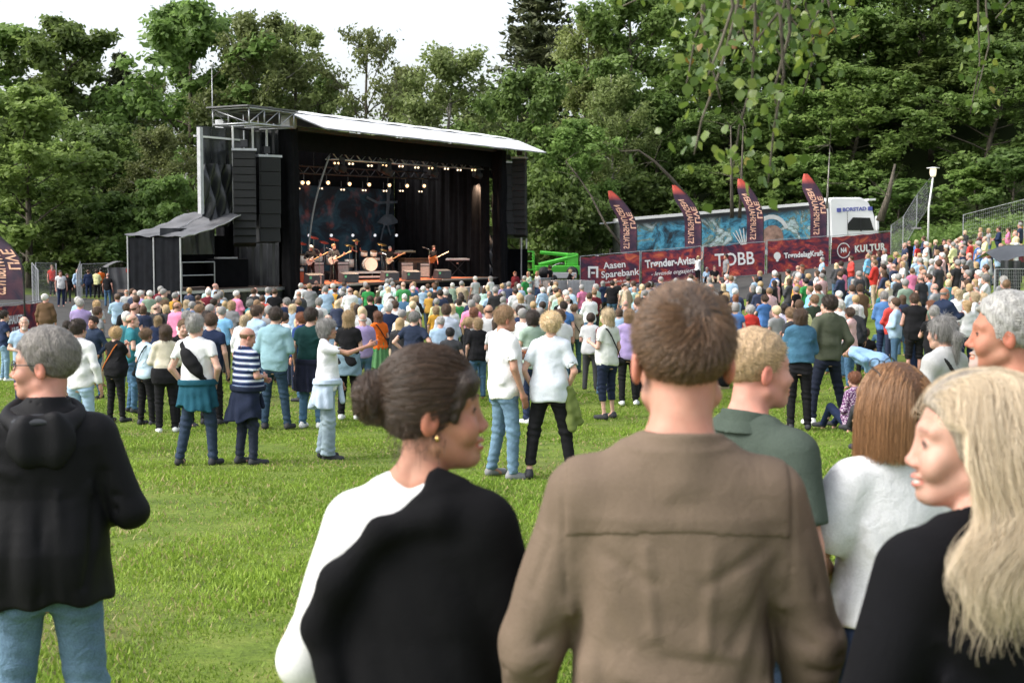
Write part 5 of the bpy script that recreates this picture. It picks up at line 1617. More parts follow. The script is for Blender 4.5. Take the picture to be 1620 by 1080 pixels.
def head_tint(v, s):
    """per-vertex tint that multiplies the skin colour: lips, brows, eyes, beard"""
    x, y, z = v[:, 0], v[:, 1], v[:, 2]; ax = np.abs(x)
    t = np.ones((len(v), 3), F32)
    front = y > 0.05
    sm = s.get('smile', 0.3); zz = z - sm * 4.0 * x * x
    ch = np.exp(-(((ax - 0.042) / 0.02) ** 2 + ((z + 0.035) / 0.02) ** 2)) * front
    t *= 1 - ch[:, None] * np.array([[0.0, 0.13, 0.12]])
    ns = np.exp(-((x / 0.014) ** 2 + ((z + 0.037) / 0.013) ** 2)) * (y > 0.095)
    t *= 1 - ns[:, None] * np.array([[0.0, 0.12, 0.10]])
    er = (ax > 0.079) & (np.abs(y + 0.012) < 0.035) & (np.abs(z + 0.01) < 0.04)
    t[er] *= np.array([1.05, 0.80, 0.78])
    lip = front & (ax < 0.026 + 0.006 * sm) & (np.abs(zz + 0.0722) < 0.0125 * np.sqrt(np.clip(1 - (ax / 0.034) ** 2, 0, 1))) & (y > 0.082 - 9 * x * x)
    fm = s.get('fem', 0)
    t[lip] *= np.array([0.95, 0.62, 0.62]) if fm else np.array([0.92, 0.74, 0.72])
    teeth = front & (ax < 0.021) & (np.abs(zz + 0.0716) < 0.0042) & (sm > 0.5)
    t[teeth] = np.array([1.45, 2.3, 2.8])
    bz = 0.0245 + 0.002 - 2.2 * np.maximum(0, ax - 0.035) ** 1.0 * 0.12
    brow = front & (ax > 0.013) & (ax < 0.050) & (np.abs(z - bz) < 0.0042 - 0.03 * np.maximum(0, ax - 0.035))
    bc = s.get('brow', 0.45)
    t[brow] *= bc
    eye = front & (((ax - 0.032) / 0.0135) ** 2 + (z / (0.0062)) ** 2 < 1) & (y > 0.07)
    lash = front & (((ax - 0.032) / 0.0155) ** 2 + (z / 0.0085) ** 2 < 1) & (y > 0.068)
    t[lash] *= 0.42
    if s.get('eyes'):
        return head_tint_rest(t, v, s, lip)
    t[eye] = np.array([1.15, 1.75, 2.1])
    iris = front & (((ax - 0.032) / 0.0056) ** 2 + (z / 0.006) ** 2 < 1)
    t[iris] = np.array([0.10, 0.16, 0.22])
    return head_tint_rest(t, v, s, lip)
def head_tint_rest(t, v, s, lip):
    x, y, z = v[:, 0], v[:, 1], v[:, 2]; ax = np.abs(x); front = y > 0.05
    if s.get('beard'):
        mou = front & (ax < 0.036) & (z > -0.064) & (z < -0.046) & (y > 0.07)
        chin = (z < -0.084) & (z > -0.135) & (ax < 0.032) & (y > 0.06)
        side = (ax < 0.036) & (ax > 0.026) & (z < -0.05) & (z > -0.11) & (y > 0.06)
        b = mou | chin | side
        t[b] = np.array(s['beard'])
    if s.get('stubble'):
        st = (z < -0.045) & (z > -0.13) & (y > -0.01) & ~lip
        t[st] *= s['stubble']
    return t

# ---- hand: palm towards -Y of its frame, fingers along -Z, thumb on +X
def hand_mesh(kind='relaxed'):
    curl = {'relaxed': 0.35, 'grip': 1.15, 'point': 1.25, 'flat': 0.06}[kind]
    def fn(p):
        d = ell(p, (0, 0.0, -0.045), (0.040, 0.016, 0.052))
        d = smin(d, cone(p, (0, 0, 0.03), (0, 0, -0.03), 0.026, 0.028), 0.02)
        for i, (x, L_, r) in enumerate(((0.029, 0.072, 0.0088), (0.010, 0.080, 0.009), (-0.010, 0.074, 0.0088), (-0.028, 0.058, 0.0078))):
            c = 0.03 if (kind == 'point' and i == 0) else curl * (1 + 0.1 * i)
            a = np.array([x, 0.0, -0.088]); ang = c * 0.5; s = [0.45, 0.32, 0.26]; q = a
            pts = [np.array([x * 0.85, 0, -0.06]), a]
            for k in range(3):
                dv = np.array([x * 0.12, -math.sin(ang), -math.cos(ang)]); q = q + dv * L_ * s[k]; pts.append(q); ang += c * (0.8, 0.6, 0.4)[k]
            g = None
            for k in range(4):
                e = cone(p, pts[k], pts[k + 1], r * (1.05 - 0.06 * k), r * (1.0 - 0.08 * k))
                g = e if g is None else smin(g, e, 0.003)
            d = smin(d, g, 0.004)
        th = [(0.028, -0.004, -0.02), (0.050, -0.014, -0.046), (0.058, -0.026 - 0.012 * curl, -0.074), (0.054 - 0.01 * curl, -0.036 - 0.02 * curl, -0.096)]
        g = None
        for k in range(3):
            e = cone(p, th[k], th[k + 1], 0.0135 - 0.0018 * k, 0.0118 - 0.0018 * k)
            g = e if g is None else smin(g, e, 0.004)
        return smin(d, g, 0.010)
    return mesh_sdf(fn, (-0.055, -0.115, -0.19), (0.085, 0.035, 0.05), 0.0062)
HANDS = {k: hand_mesh(k) for k in ('relaxed', 'grip', 'point')}

def frame_to(dirv, up):
    """3x3 with -Z along dirv and +Y near up"""
    z = -np.asarray(dirv, float); z /= np.linalg.norm(z)
    y = np.asarray(up, float); y = y - z * (y @ z); y /= np.linalg.norm(y) + 1e-9
    x = np.cross(y, z)
    return np.stack([x, y, z], 1)

POSES = {   # elbow and wrist for the right (+X) and left (-X) arm, hand kind; body 1.75 m tall facing +Y
    'down': dict(R=((0.255, -0.03, 1.145), (0.265, 0.04, 0.895)), L=((-0.255, -0.03, 1.145), (-0.265, 0.04, 0.895))),
    'front': dict(R=((0.25, 0.0, 1.15), (0.09, 0.20, 1.12)), L=((-0.25, 0.0, 1.15), (-0.07, 0.21, 1.09))),
    'folded': dict(R=((0.245, 0.06, 1.15), (-0.02, 0.20, 1.17)), L=((-0.245, 0.06, 1.15), (0.03, 0.23, 1.13))),
    'hold': dict(R=((0.25, -0.02, 1.15), (0.17, 0.23, 1.22)), L=((-0.255, -0.03, 1.145), (-0.25, 0.06, 0.90)), hR='grip'),
    'holdL': dict(R=((0.255, -0.03, 1.145), (0.25, 0.06, 0.90)), L=((-0.25, -0.02, 1.15), (-0.17, 0.23, 1.22)), hL='grip'),
    'raise': dict(R=((0.30, 0.08, 1.60), (0.22, 0.14, 1.85)), L=((-0.255, -0.03, 1.145), (-0.23, 0.10, 0.92))),
    'clap': dict(R=((0.25, 0.08, 1.19), (0.05, 0.26, 1.30)), L=((-0.25, 0.08, 1.19), (-0.05, 0.26, 1.30))),
    'phone': dict(R=((0.22, 0.14, 1.22), (0.07, 0.28, 1.40)), L=((-0.22, 0.14, 1.22), (-0.05, 0.27, 1.38)), hR='grip', hL='grip'),
    'point': dict(R=((0.30, 0.26, 1.40), (0.33, 0.50, 1.44)), L=((-0.25, -0.03, 1.145), (-0.23, 0.10, 0.93)), hR='point'),
    'pocket': dict(R=((0.29, -0.08, 1.15), (0.19, 0.05, 0.94)), L=((-0.29, -0.08, 1.15), (-0.19, 0.05, 0.94))),
    'guitar': dict(R=((0.29, -0.02, 1.17), (0.12, 0.21, 1.06)), L=((-0.28, 0.06, 1.16), (-0.36, 0.28, 1.28)), hR='grip', hL='grip'),
    'keys': dict(R=((0.25, 0.02, 1.16), (0.18, 0.28, 1.10)), L=((-0.25, 0.02, 1.16), (-0.18, 0.28, 1.10))),
    'hips': dict(R=((0.36, -0.10, 1.18), (0.20, -0.02, 1.02)), L=((-0.36, -0.10, 1.18), (-0.20, -0.02, 1.02))),
}

def torso_prof(fem, fat, infl=0.0, loose=0.0):
    """chest, waist, hip ellipses; infl grows all, loose evens the waist out"""
    if fem:
        rows = [(0.80, 0.165, 0.120, -0.012), (0.92, 0.182, 0.128, -0.010), (1.02, 0.160, 0.105, 0.0), (1.10, 0.140, 0.098, 0.004), (1.20, 0.150, 0.108, 0.010), (1.29, 0.163, 0.118, 0.014), (1.38, 0.165, 0.100, 0.0), (1.44, 0.130, 0.075, -0.012), (1.49, 0.065, 0.060, -0.018)]
    else:
        rows = [(0.80, 0.160, 0.112, -0.008), (0.92, 0.172, 0.118, -0.006), (1.02, 0.163, 0.110, 0.0), (1.10, 0.160, 0.108, 0.004), (1.20, 0.172, 0.114, 0.006), (1.30, 0.186, 0.122, 0.004), (1.38, 0.190, 0.112, -0.004), (1.44, 0.150, 0.085, -0.014), (1.49, 0.075, 0.065, -0.020)]
    out = []
    for z, a, b, c in rows:
        bel = math.exp(-((z - 1.05) / 0.14) ** 2) * fat
        a2 = a + infl + 0.06 * bel; b2 = b + infl + 0.08 * bel
        w = math.exp(-((z - 1.07) / 0.12) ** 2) * loose
        out.append((z, a2 + w * 0.025, b2 + w * 0.03, c + 0.035 * bel))
    return out

class Fig:
    """geometry of one figure, body frame 1.75 m tall, facing +Y, feet at z = 0"""
    def __init__(s, fem=0, fat=0.0, pose='down', head=None, yaw=0.0, pitch=0.0, tilt=0.0, stance=0.10, sit=False, lean=0.0, shoulder=1.0, neck_up=0.0):
        s.fem, s.fat, s.pose = fem, fat, POSES[pose] if isinstance(pose, str) else pose
        s.h = dict(head or {}); s.h.setdefault('fem', fem)
        s.yaw, s.pitch, s.tilt = yaw, pitch, tilt
        s.sh = (0.165 if fem else 0.190) * shoulder
        s.sit = sit; s.lean = lean; s.stance = stance
        s.hc = np.array([0, 0.022 + neck_up * 0.3, 1.622 + neck_up]); s.nu = neck_up; s.hs = 0.96 if fem else 1.0
        Rm = Euler((pitch, tilt, yaw)).to_matrix(); s.Rh = np.array(Rm, dtype=float)
        st = stance
        if sit:
            s.legs = [((k * 0.09, 0, 0.90), (k * 0.17, 0.36, 1.16), (k * 0.12, 0.58, 0.87)) for k in (1, -1)]
        else:
            s.legs = [((k * 0.088, -0.004, 0.90), (k * (0.075 + st * 0.35), 0.012 + 0.01 * k, 0.50), (k * (0.06 + st * 0.62), -0.025 + 0.03 * k, 0.085)) for k in (1, -1)]
    def to_head(s, p):
        Rt = s.Rh.T / s.hs
        q = [p[i] - s.hc[i] for i in range(3)]
        return tuple((Rt[i, 0] * q[0] + Rt[i, 1] * q[1] + Rt[i, 2] * q[2]) for i in range(3))
    def head_pt(s, v):
        return (s.Rh @ (np.asarray(v, float).T * s.hs)).T + s.hc
    def M_head(s):
        M = Matrix.Identity(4)
        for i in range(3):
            for j in range(3):
                M[i][j] = s.Rh[i, j] * s.hs
            M[i][3] = s.hc[i]
        return M
    def arms(s):
        for k, side in ((1, 'R'), (-1, 'L')):
            e, w = s.pose[side]
            sc = 1.0
            sh = (k * (s.sh - 0.012), -0.012, 1.405)
            e = (e[0] - k * (0.19 - s.sh) * 0.9, e[1], e[2]); w = (w[0] - k * (0.19 - s.sh) * 0.5, w[1], w[2])
            yield k, np.array(sh), np.array(e), np.array(w), s.pose.get('h' + side, 'relaxed')
    def neck(s, p, infl=0.0):
        r = (0.047 if s.fem else 0.058) + infl
        top = s.head_pt((0, -0.025, -0.055))
        return cone(p, top, (0, -0.032, 1.43), r * 0.96, r * 1.10)
    def torso_pts(s, p):
        return p
    def skin(s, p, legs=True, arms=True):
        d = loft(p, torso_prof(s.fem, s.fat, -0.030), 2.2)
        d = smin(d, s.neck(p), 0.035)
        d = smin(d, cone(p, (s.sh - 0.03, -0.015, 1.405), (-s.sh + 0.03, -0.015, 1.405), 0.045, 0.045), 0.05)
        d = smin(d, cone((np.abs(p[0]), p[1], p[2]), (0.035, -0.034, 1.50), (0.125, -0.020, 1.425), 0.024, 0.024), 0.04)
        f = 0.86 if s.fem else 1.0
        if arms:
            for k, a, e, w, hk in s.arms():
                d = smin(d, smin(cone(p, a, e, 0.048 * f, 0.039 * f), cone(p, e, w, 0.040 * f, 0.026 * f), 0.015), 0.03)
        if legs:
            for h, kn, an in s.legs:
                d = smin(d, smin(cone(p, h, kn, 0.068, 0.040), smin(cone(p, kn, an, 0.040, 0.029), ell(p, ((kn[0] * .6 + an[0] * .4), kn[1] * .6 + an[1] * .4 - 0.018, kn[2] * .65 + an[2] * .35), (0.036, 0.034, 0.11)), 0.02), 0.01), 0.02)
                d = smin(d, cone(p, an, (an[0], an[1] + 0.10, 0.035), 0.034, 0.022), 0.02)
        return d
    # garments ------------------------------------------------------------
    def top(s, p, sleeve=0.55, hem=0.86, infl=0.012, loose=0.6, neck_r=0.075, neck_z=1.475, fold=0.006, arm_infl=0.012, vneck=0.0, cuff_puff=0.0, flare=0.0, ph=0.0, collar=0.0, fk=26.0, square=2.3, cr=None):
        pr = torso_prof(s.fem, s.fat, infl, loose)
        if flare:
            pr = [(z, a + flare * max(0, 1.15 - z), b + flare * max(0, 1.15 - z), c) for z, a, b, c in pr]
        if hem < 0.80:
            z, a, b, c = pr[0]; pr = [(hem, a + flare * (z - hem) + 0.01, b + flare * (z - hem) + 0.012, c)] + pr
        d = loft(p, pr, square)
        d = smin(d, cone(p, (s.sh - 0.025, -0.015, 1.408), (-s.sh + 0.025, -0.015, 1.408), 0.048 + infl, 0.048 + infl), 0.05)
        d = smin(d, cone((np.abs(p[0]), p[1], p[2]), (0.040, -0.032, 1.492), (0.130, -0.018, 1.428), 0.030 + infl, 0.040 + infl), 0.04)
        ff = 0.88 if s.fem else 1.0
        for k, a, e, w, hk in s.arms():
            up = cone(p, a, e, 0.052 * ff + arm_infl * 1.5, 0.043 * ff + arm_infl * 1.5)
            if sleeve <= 0.5:
                if sleeve <= 0.02:
                    up = None
                else:
                    c = a + (e - a) * (sleeve * 2); n = (e - a) / np.linalg.norm(e - a)
                    if cuff_puff:
                        m_ = a + (e - a) * sleeve * 1.3
                        up = smin(up, cone(p, a + (m_ - a) * 0.35, m_ + (c - m_) * 0.3, 0.062 + cuff_puff * 0.6, 0.06 + cuff_puff), 0.04)
                    cut = (p[0] - c[0]) * n[0] + (p[1] - c[1]) * n[1] + (p[2] - c[2]) * n[2]
                    up = smax(up, cut, 0.006)
                    inner = cone(p, a, e, 0.046 * ff + arm_infl, 0.040 * ff + arm_infl)
                    up = smax(up, -np.maximum(inner, -cut - 0.04), 0.004)
                arm = up
            else:
                lo = cone(p, e, w, 0.044 * ff + arm_infl * 1.4, 0.031 * ff + arm_infl)
                t = (sleeve - 0.5) * 2
                c = e + (w - e) * t; n = (w - e) / np.linalg.norm(w - e)
                if cuff_puff:
                    lo = smin(lo, ell(p, e + (w - e) * t * 0.62, (0.05 + cuff_puff, 0.05 + cuff_puff, 0.10)), 0.05)
                cut = (p[0] - c[0]) * n[0] + (p[1] - c[1]) * n[1] + (p[2] - c[2]) * n[2]
                lo = smax(lo, cut, 0.006)
                arm = smin(up, lo, 0.025)
            if arm is not None:
                d = smin(d, arm, 0.030)
        if fold:
            x, y, z = p
            w1 = wav((x * 1.0, y * 1.0, z * 0.55), fk, 0.7 + ph); w2 = wav((x + 0.4 * z, y, z * 1.6), fk * 0.6, 2.1 + ph)
            d = d + fold * (0.6 * w1 + 0.7 * w2) * np.clip(1.7 - (z - 1.0) * 2.2, 0.45, 1.3)
        if cr:
            d = d + creases(p, cr)
        d = smax(d, hem + 0.010 * np.sin(p[0] * 16 + ph) - p[2], 0.012)
        # neckline
        cz = neck_z
        if collar:
            cl = smax(np.abs(s.neck(p, 0.012)) - 0.0065, np.maximum(p[2] - (1.492 - 0.2 * s.nu + collar + 0.18 * (-p[1])), 1.42 - p[2]), 0.004)
            d = smax(d, -np.maximum(s.neck(p, 0.010), 1.468 + 0.3 * p[1] * -1 - 0.02 - p[2]), 0.01)
            d = smin(d, cl, 0.012)
        else:
            n_ = cone(p, (0, 0.045, cz + 0.07), (0, 0.006, cz - 0.02), neck_r * 1.2, neck_r * 0.86)
            if vneck:
                n_ = smin(n_, cone(p, (0, 0.10, cz), (0, 0.16, cz - vneck), 0.05, 0.02), 0.02)
            d = smax(d, -n_, 0.012)
        return d
    def trousers(s, p, waist=1.00, hemz=0.075, infl=0.014, width=0.0, fold=0.005, ph=0.0, short=None):
        pr = torso_prof(s.fem, s.fat, -0.018)
        d = smax(loft(p, pr, 2.2), p[2] - waist, 0.01)
        if not s.sit:
            d = smax(d, 0.80 - p[2], 0.04)
        for h, kn, an in s.legs:
            an2 = np.array(an) + (np.array((0, 0, 0.0)))
            l = smin(cone(p, h, kn, 0.084 + infl * 0.6 + 0.004 * s.fem, 0.053 + infl + width * 0.4), cone(p, kn, an2, 0.053 + infl + width * 0.4, 0.040 + infl + width), 0.03)
            l = smin(l, ell(p, (h[0] * 1.02, h[1] - 0.026, h[2] - 0.05), (0.082, 0.088, 0.10)), 0.05)
            d = smin(d, l, 0.03)
        if fold:
            x, y, z = p
            kz = np.exp(-((z - 0.50) / 0.10) ** 2) + np.exp(-((z - 0.12) / 0.09) ** 2) * 1.4 + np.exp(-((z - 0.84) / 0.08) ** 2) * 0.8 + 0.3
            d = d + fold * kz * (0.6 * np.sin(z * 85 + 14 * x + ph + 2 * np.sin(y * 30)) + 0.6 * wav(p, 30, ph))
        if not s.sit:
            d = smax(d, hemz - p[2], 0.006)
        if short is not None and not s.sit:
            d = smax(d, short - p[2], 0.006)
        return d
    def shoe(s, p, k, boot=0.0):
        an = np.array(s.legs[0 if k > 0 else 1][2])
        if s.sit:
            b = an + np.array([0, 0.02, -0.07])
        else:
            b = np.array([an[0], an[1], 0.0])
        t = k * 0.035
        d = cone(p, b + (0, -0.035, 0.048), b + (t, 0.165, 0.036), 0.042, 0.038)
        d = smin(d, cone(p, b + (0, -0.01, 0.06), b + (t * 0.4, 0.06, 0.055), 0.042, 0.036), 0.02)
        d = smin(d, cone(p, b + (0, -0.02, 0.05), b + (0, -0.015, 0.10 + boot), 0.040, 0.038), 0.02)
        d = smax(d, b[2] + 0.004 - p[2], 0.006)
        d = smax(d, p[2] - b[2] - 0.115 - boot, 0.006)
        return d

def merge(parts):
    vs, fs, ts, n = [], [], [], 0
    for v, f, t in parts:
        vs.append(v); fs.append(f + n); ts.append(t); n += len(v)
    return np.concatenate(vs), np.concatenate(fs), np.concatenate(ts)

def body_mesh(fig, res, head_res, legs=True, hands=True):
    """one mesh: trunk, limbs and head; the head region is sampled more finely"""
    hs = fig.h
    def fn(p):
        d = fig.skin(p, legs)
        q = fig.to_head(p)
        return smin(d, head_sdf(q, hs) * fig.hs, 0.018)
    ext = [0.55, 0.60]
    pts = [w for _, a, e, w, _ in fig.arms()] + [e for _, a, e, w, _ in fig.arms()]
    mx = max(0.26, max(abs(q[0]) for q in pts) + 0.06); my = max(0.2, max(q[1] for q in pts) + 0.06); mz = max(1.80, max(q[2] for q in pts) + 0.06)
    lo = [-mx, min(-0.2, min(q[1] for q in pts) - 0.06), 0.0 if legs else 0.80]
    if fig.sit:
        my = max(my, 0.72); lo[2] = 0.72
    hi = [mx, my, mz]
    hc = fig.hc
    fine = [(0, hc[0] - 0.10, hc[0] + 0.10, head_res), (1, hc[1] - 0.125, hc[1] + 0.135, head_res), (2, hc[2] - 0.15, hc[2] + 0.13, head_res)]
    if head_res >= res: fine = None
    v, f = mesh_sdf(fn, lo, hi, res, fine)
    t = np.ones((len(v), 3), F32)
    q = np.stack(fig.to_head((v[:, 0], v[:, 1], v[:, 2])), 1)
    m = (np.abs(q[:, 0]) < 0.12) & (np.abs(q[:, 1]) < 0.14) & (np.abs(q[:, 2]) < 0.14)
    t[m] = head_tint(q[m], hs)
    parts = [(v, f, t)]
    if hands:
        for k, a, e, w, hk in fig.arms():
            hv, hf = HANDS[hk]
            hv = hv * (0.9 if fig.fem else 1.0)
            hv = hv * np.array([1 if k < 0 else -1, 1, 1]); 
            if k > 0: hf = hf[:, ::-1]
            dirv = (w - e) / np.linalg.norm(w - e)
            inw = np.array([k, 0.15, 0.1])     # back of the hand faces outwards
            Rm = frame_to(dirv, inw)
            parts.append((hv @ Rm.T + w + dirv * 0.02, hf, np.ones((len(hv), 3), F32) * np.array([[1.02, 0.92, 0.9]])))
    return merge(parts)

# ---- hair shapes (head frame)
def hairline(y, fem, rec=0.0):
    return np.interp(y, [-0.12, -0.055, -0.03, -0.012, 0.005, 0.022, 0.035, 0.06, 0.075, 0.12], [-0.080, -0.078, -0.050, 0.0, -0.030, -0.025, 0.020, 0.056 + rec * 0.6, 0.066 + rec, 0.070 + rec])
def cap_sdf(p, t, fem=0, rec=0.0, k=1.0):
    x, y, z = p
    shell = ell(p, (0, -0.018 - t * 0.2, 0.036), (0.077 + t, 0.098 + t, 0.084 + t * 1.1))
    hl = hairline(y, fem, rec)
    edge = (hl - z) * 0.6
    return smax(shell, edge, 0.012)
HAIR = {}
def hair_short(p, t=0.018, rec=0.0, ph=0.0, amp=0.004):
    d = cap_sdf(p, t, 0, rec)
    x, y, z = p
    top = np.clip((z - 0.03) * 9, 0, 1)
    return d - 0.008 * top + amp * wav(p, 95, ph) + amp * 0.9 * wav((p[0], p[1], p[2] * 0.4), 190, ph + 1)
def hair_bald(p):
    d = cap_sdf(p, 0.0045)
    return smax(d, p[2] - 0.030 - 0.35 * (p[1] + 0.05), 0.006) + 0.0015 * wav(p, 160)
def curtain(p, L_, w, dep, ph, wave=0.006, open_y=0.018, back=-0.035):
    """hair hanging at the back and sides to z = -L"""
    x, y, z = p
    pr = [(-L_, w * 0.86, dep * 0.55, back - 0.012), (-L_ * 0.6, w, dep * 0.85, back - 0.006), (-0.05, w * 0.98, dep, back + 0.004), (0.04, w * 0.92, dep, back + 0.008), (0.09, w * 0.7, dep * 0.8, back + 0.01)]
    d = loft(p, pr, 2.2)
    edge = open_y - 0.25 * np.clip(-z - 0.02, 0, 0.2)
    d = smax(d, y - edge, 0.02)
    ang = np.arctan2(x, -(y - back))
    d = d + wave * (np.sin(ang * 13 + ph + 6 * np.sin(z * 9 + ph)) * 0.6 + np.sin(ang * 29 + z * 14 + ph) * 0.4)
    return smax(d, -(z + L_ + 0.012 * np.sin(ang * 9 + ph)), 0.015)
def hair_long(p, L_=0.24, ph=0.0, fringe=False):
    d = cap_sdf(p, 0.020, 1)
    d = smin(d, curtain(p, L_, 0.100, 0.085, ph), 0.025)
    if fringe:
        d = smin(d, ell(p, (0.0, 0.062, 0.050), (0.060, 0.035, 0.032)), 0.02)
    return d + 0.0025 * wav((p[0], p[1], p[2] * 0.25), 210, ph)
def hair_bob(p, ph=0.0, L_=0.10):
    d = cap_sdf(p, 0.022, 1)
    d = smin(d, curtain(p, L_, 0.098, 0.095, ph, 0.005, 0.03), 0.025)
    d = smin(d, ell(p, (0.02, 0.060, 0.055), (0.055, 0.032, 0.028)), 0.02)
    return d + 0.003 * wav((p[0], p[1], p[2] * 0.3), 180, ph)
def hair_tail(p, ph=0.0, L_=0.20):
    d = cap_sdf(p, 0.013, 1)
    t = smin(cone(p, (0, -0.105, 0.03), (0, -0.150, -0.02), 0.026, 0.034), cone(p, (0, -0.150, -0.02), (0.01, -0.135, -L_), 0.034, 0.014), 0.02)
    return smin(d, t, 0.015) + 0.0025 * wav((p[0], p[1], p[2] * 0.4), 170, ph)
def hair_bun(p, ph=0.0):
    d = cap_sdf(p, 0.014, 1)
    b = ell(p, (0, -0.125, 0.045), (0.046, 0.040, 0.044)) + 0.006 * np.sin(np.arctan2(p[2] - 0.045, p[0]) * 7 + 40 * (p[1] + 0.12))
    return smin(d, b, 0.012) + 0.002 * wav(p, 150, ph)
def hair_curl(p, ph=0.0):
    d = cap_sdf(p, 0.030, 1)
    return d + 0.008 * wav(p, 75, ph) + 0.004 * wav(p, 150, ph)
def hat_cap(p):
    x, y, z = p
    d = ell(p, (0, -0.012, 0.045), (0.092, 0.112, 0.090))
    d = smax(d, 0.040 + 0.12 * (-y) * 0.3 - z, 0.006)
    br = smax(smax(ell((x, y, z + 0.10 * (y - 0.09)), (0, 0.095, 0.045), (0.078, 0.085, 0.010)), 0.06 - y, 0.01), -1 + 0 * z, 0)
    return smin(d, br, 0.008)
def hair_mesh(kind, res=0.009, **k):
    fn = {'short': hair_short, 'bald': hair_bald, 'long': hair_long, 'bob': hair_bob, 'tail': hair_tail, 'bun': hair_bun, 'curl': hair_curl, 'cap': hat_cap}[kind]
    lo = (-0.135, -0.20, -0.32 if kind in ('long', 'tail') else -0.14); hi = (0.135, 0.20 if kind == 'cap' else 0.135, 0.175)
    if 'L_' in k: lo = (lo[0], lo[1], -k['L_'] - 0.05)
    return mesh_sdf(lambda p: fn(p, **k), lo, hi, res)
# ---------------------------------------------------------------- kits: meshes shared by people of one build and pose
SWAY = [0.0]
def bend_pts(v, ang, piv=0.93):
    if SWAY[0]:
        v = v.copy(); v[:, 0] += SWAY[0] * np.sin(np.pi * np.clip(v[:, 2], 0, 1.62) / 1.62); v[:, 2] += SWAY[0] * 1.2 * v[:, 0] * np.exp(-((v[:, 2] - 0.95) / 0.25) ** 2)
    if not ang: return v
    v = v.copy(); t = sstep(0.84, 1.04, v[:, 2]) * ang
    y, z = v[:, 1].copy(), v[:, 2] - piv
    v[:, 1] = y * np.cos(t) + z * np.sin(t); v[:, 2] = piv - y * np.sin(t) + z * np.cos(t)
    return v
KITS = {}
def bounds(fig, z0, z1):
    pts = [q for _, a, e, w, _ in fig.arms() for q in (a, e, w)]
    mx = max(0.30, max(abs(q[0]) for q in pts) + 0.10); y1 = max(0.24, max(q[1] for q in pts) + 0.10); y0 = min(-0.24, min(q[1] for q in pts) - 0.10)
    return (-mx, y0, z0), (mx, y1, max(z1, max(q[2] for q in pts) + 0.1))
def kit(key, fig, top=None, bottom=None, res=0.022, head_res=0.0105, extra=None, bend=0.0, no_shoes=False, legs=True):
    K = {'fig': fig, 'bend': bend}
    rk = random.Random(len(KITS) * 7 + 3)
    SWAY[0] = 0.0 if fig.sit else rk.choice((-1, 1)) * rk.uniform(0.012, 0.035)
    v, f, t = body_mesh(fig, res, head_res, legs=legs)
    K['body'] = npmesh("body", bend_pts(v, bend), f, True, {"tint": ('POINT', t)}); K['body'].materials.append(M_SKIN)
    top = dict(top or {}); top.setdefault('cr', auto_creases(len(KITS) * 5 + 1, 14, 1.25)); top.setdefault('ph', len(KITS) * 0.9)
    lo, hi = bounds(fig, min(0.70, top.get('hem', 0.86) - 0.05), 1.60)
    v, f = mesh_sdf(lambda p: fig.top(p, **top), lo, hi, res)
    K['top'] = npmesh("top", bend_pts(v, bend), f, True); K['top'].materials.append(M_CLOTH)
    b = dict(fold=0.008, ph=len(KITS) * 1.3); b.update(bottom or {}); lo, hi = (-0.30, -0.26, 0.0), (0.30, 0.26, 1.10)
    if fig.sit: lo, hi = (-0.34, -0.26, 0.74), (0.34, 0.74, 1.3)
    v, f = mesh_sdf(lambda p: fig.trousers(p, **b), lo, hi, res)
    K['trousers'] = npmesh("trousers", bend_pts(v, 0.0), f, True); K['trousers'].materials.append(M_CLOTH)
    if not no_shoes:
        for k in (1, -1):
            an = fig.legs[0 if k > 0 else 1][2]
            z = an[2] - 0.10
            v, f = mesh_sdf(lambda p: fig.shoe(p, k), (an[0] - 0.1, an[1] - 0.12, max(-0.02, z)), (an[0] + 0.12, an[1] + 0.25, z + 0.26), 0.014)
            K['shoe%d' % k] = npmesh("shoe", v, f, True); K['shoe%d' % k].materials.append(M_SHOE)
    for nm, fn, lo, hi in (extra or []):
        v, f = mesh_sdf(lambda p: fn(fig, p), lo, hi, res * 0.8)
        K['x_' + nm] = npmesh(nm, bend_pts(v, bend), f, True); K['x_' + nm].materials.append(M_CLOTH)
    KITS[key] = K
    return K
HAIRMESH = {}
def hair_of(kind, var=0, res=0.0095):
    k = (kind, var, res)
    if k not in HAIRMESH:
        o = {}
        if kind == 'short': o = dict(t=(0.014, 0.020, 0.010)[var % 3], rec=(0.0, 0.005, 0.02)[var % 3], ph=var)
        elif kind == 'long': o = dict(L_=(0.26, 0.20, 0.30)[var % 3], ph=var * 2.0)
        elif kind == 'bob': o = dict(L_=(0.10, 0.13, 0.08)[var % 3], ph=var * 2.0)
        elif kind in ('tail', 'bun', 'curl'): o = dict(ph=var * 1.5)
        v, f = hair_mesh(kind, res, **o)
        m = npmesh("hair", v, f, True); m.materials.append(M_HAIR if kind != 'cap' else M_CLOTH)
        HAIRMESH[k] = m
    return HAIRMESH[k]

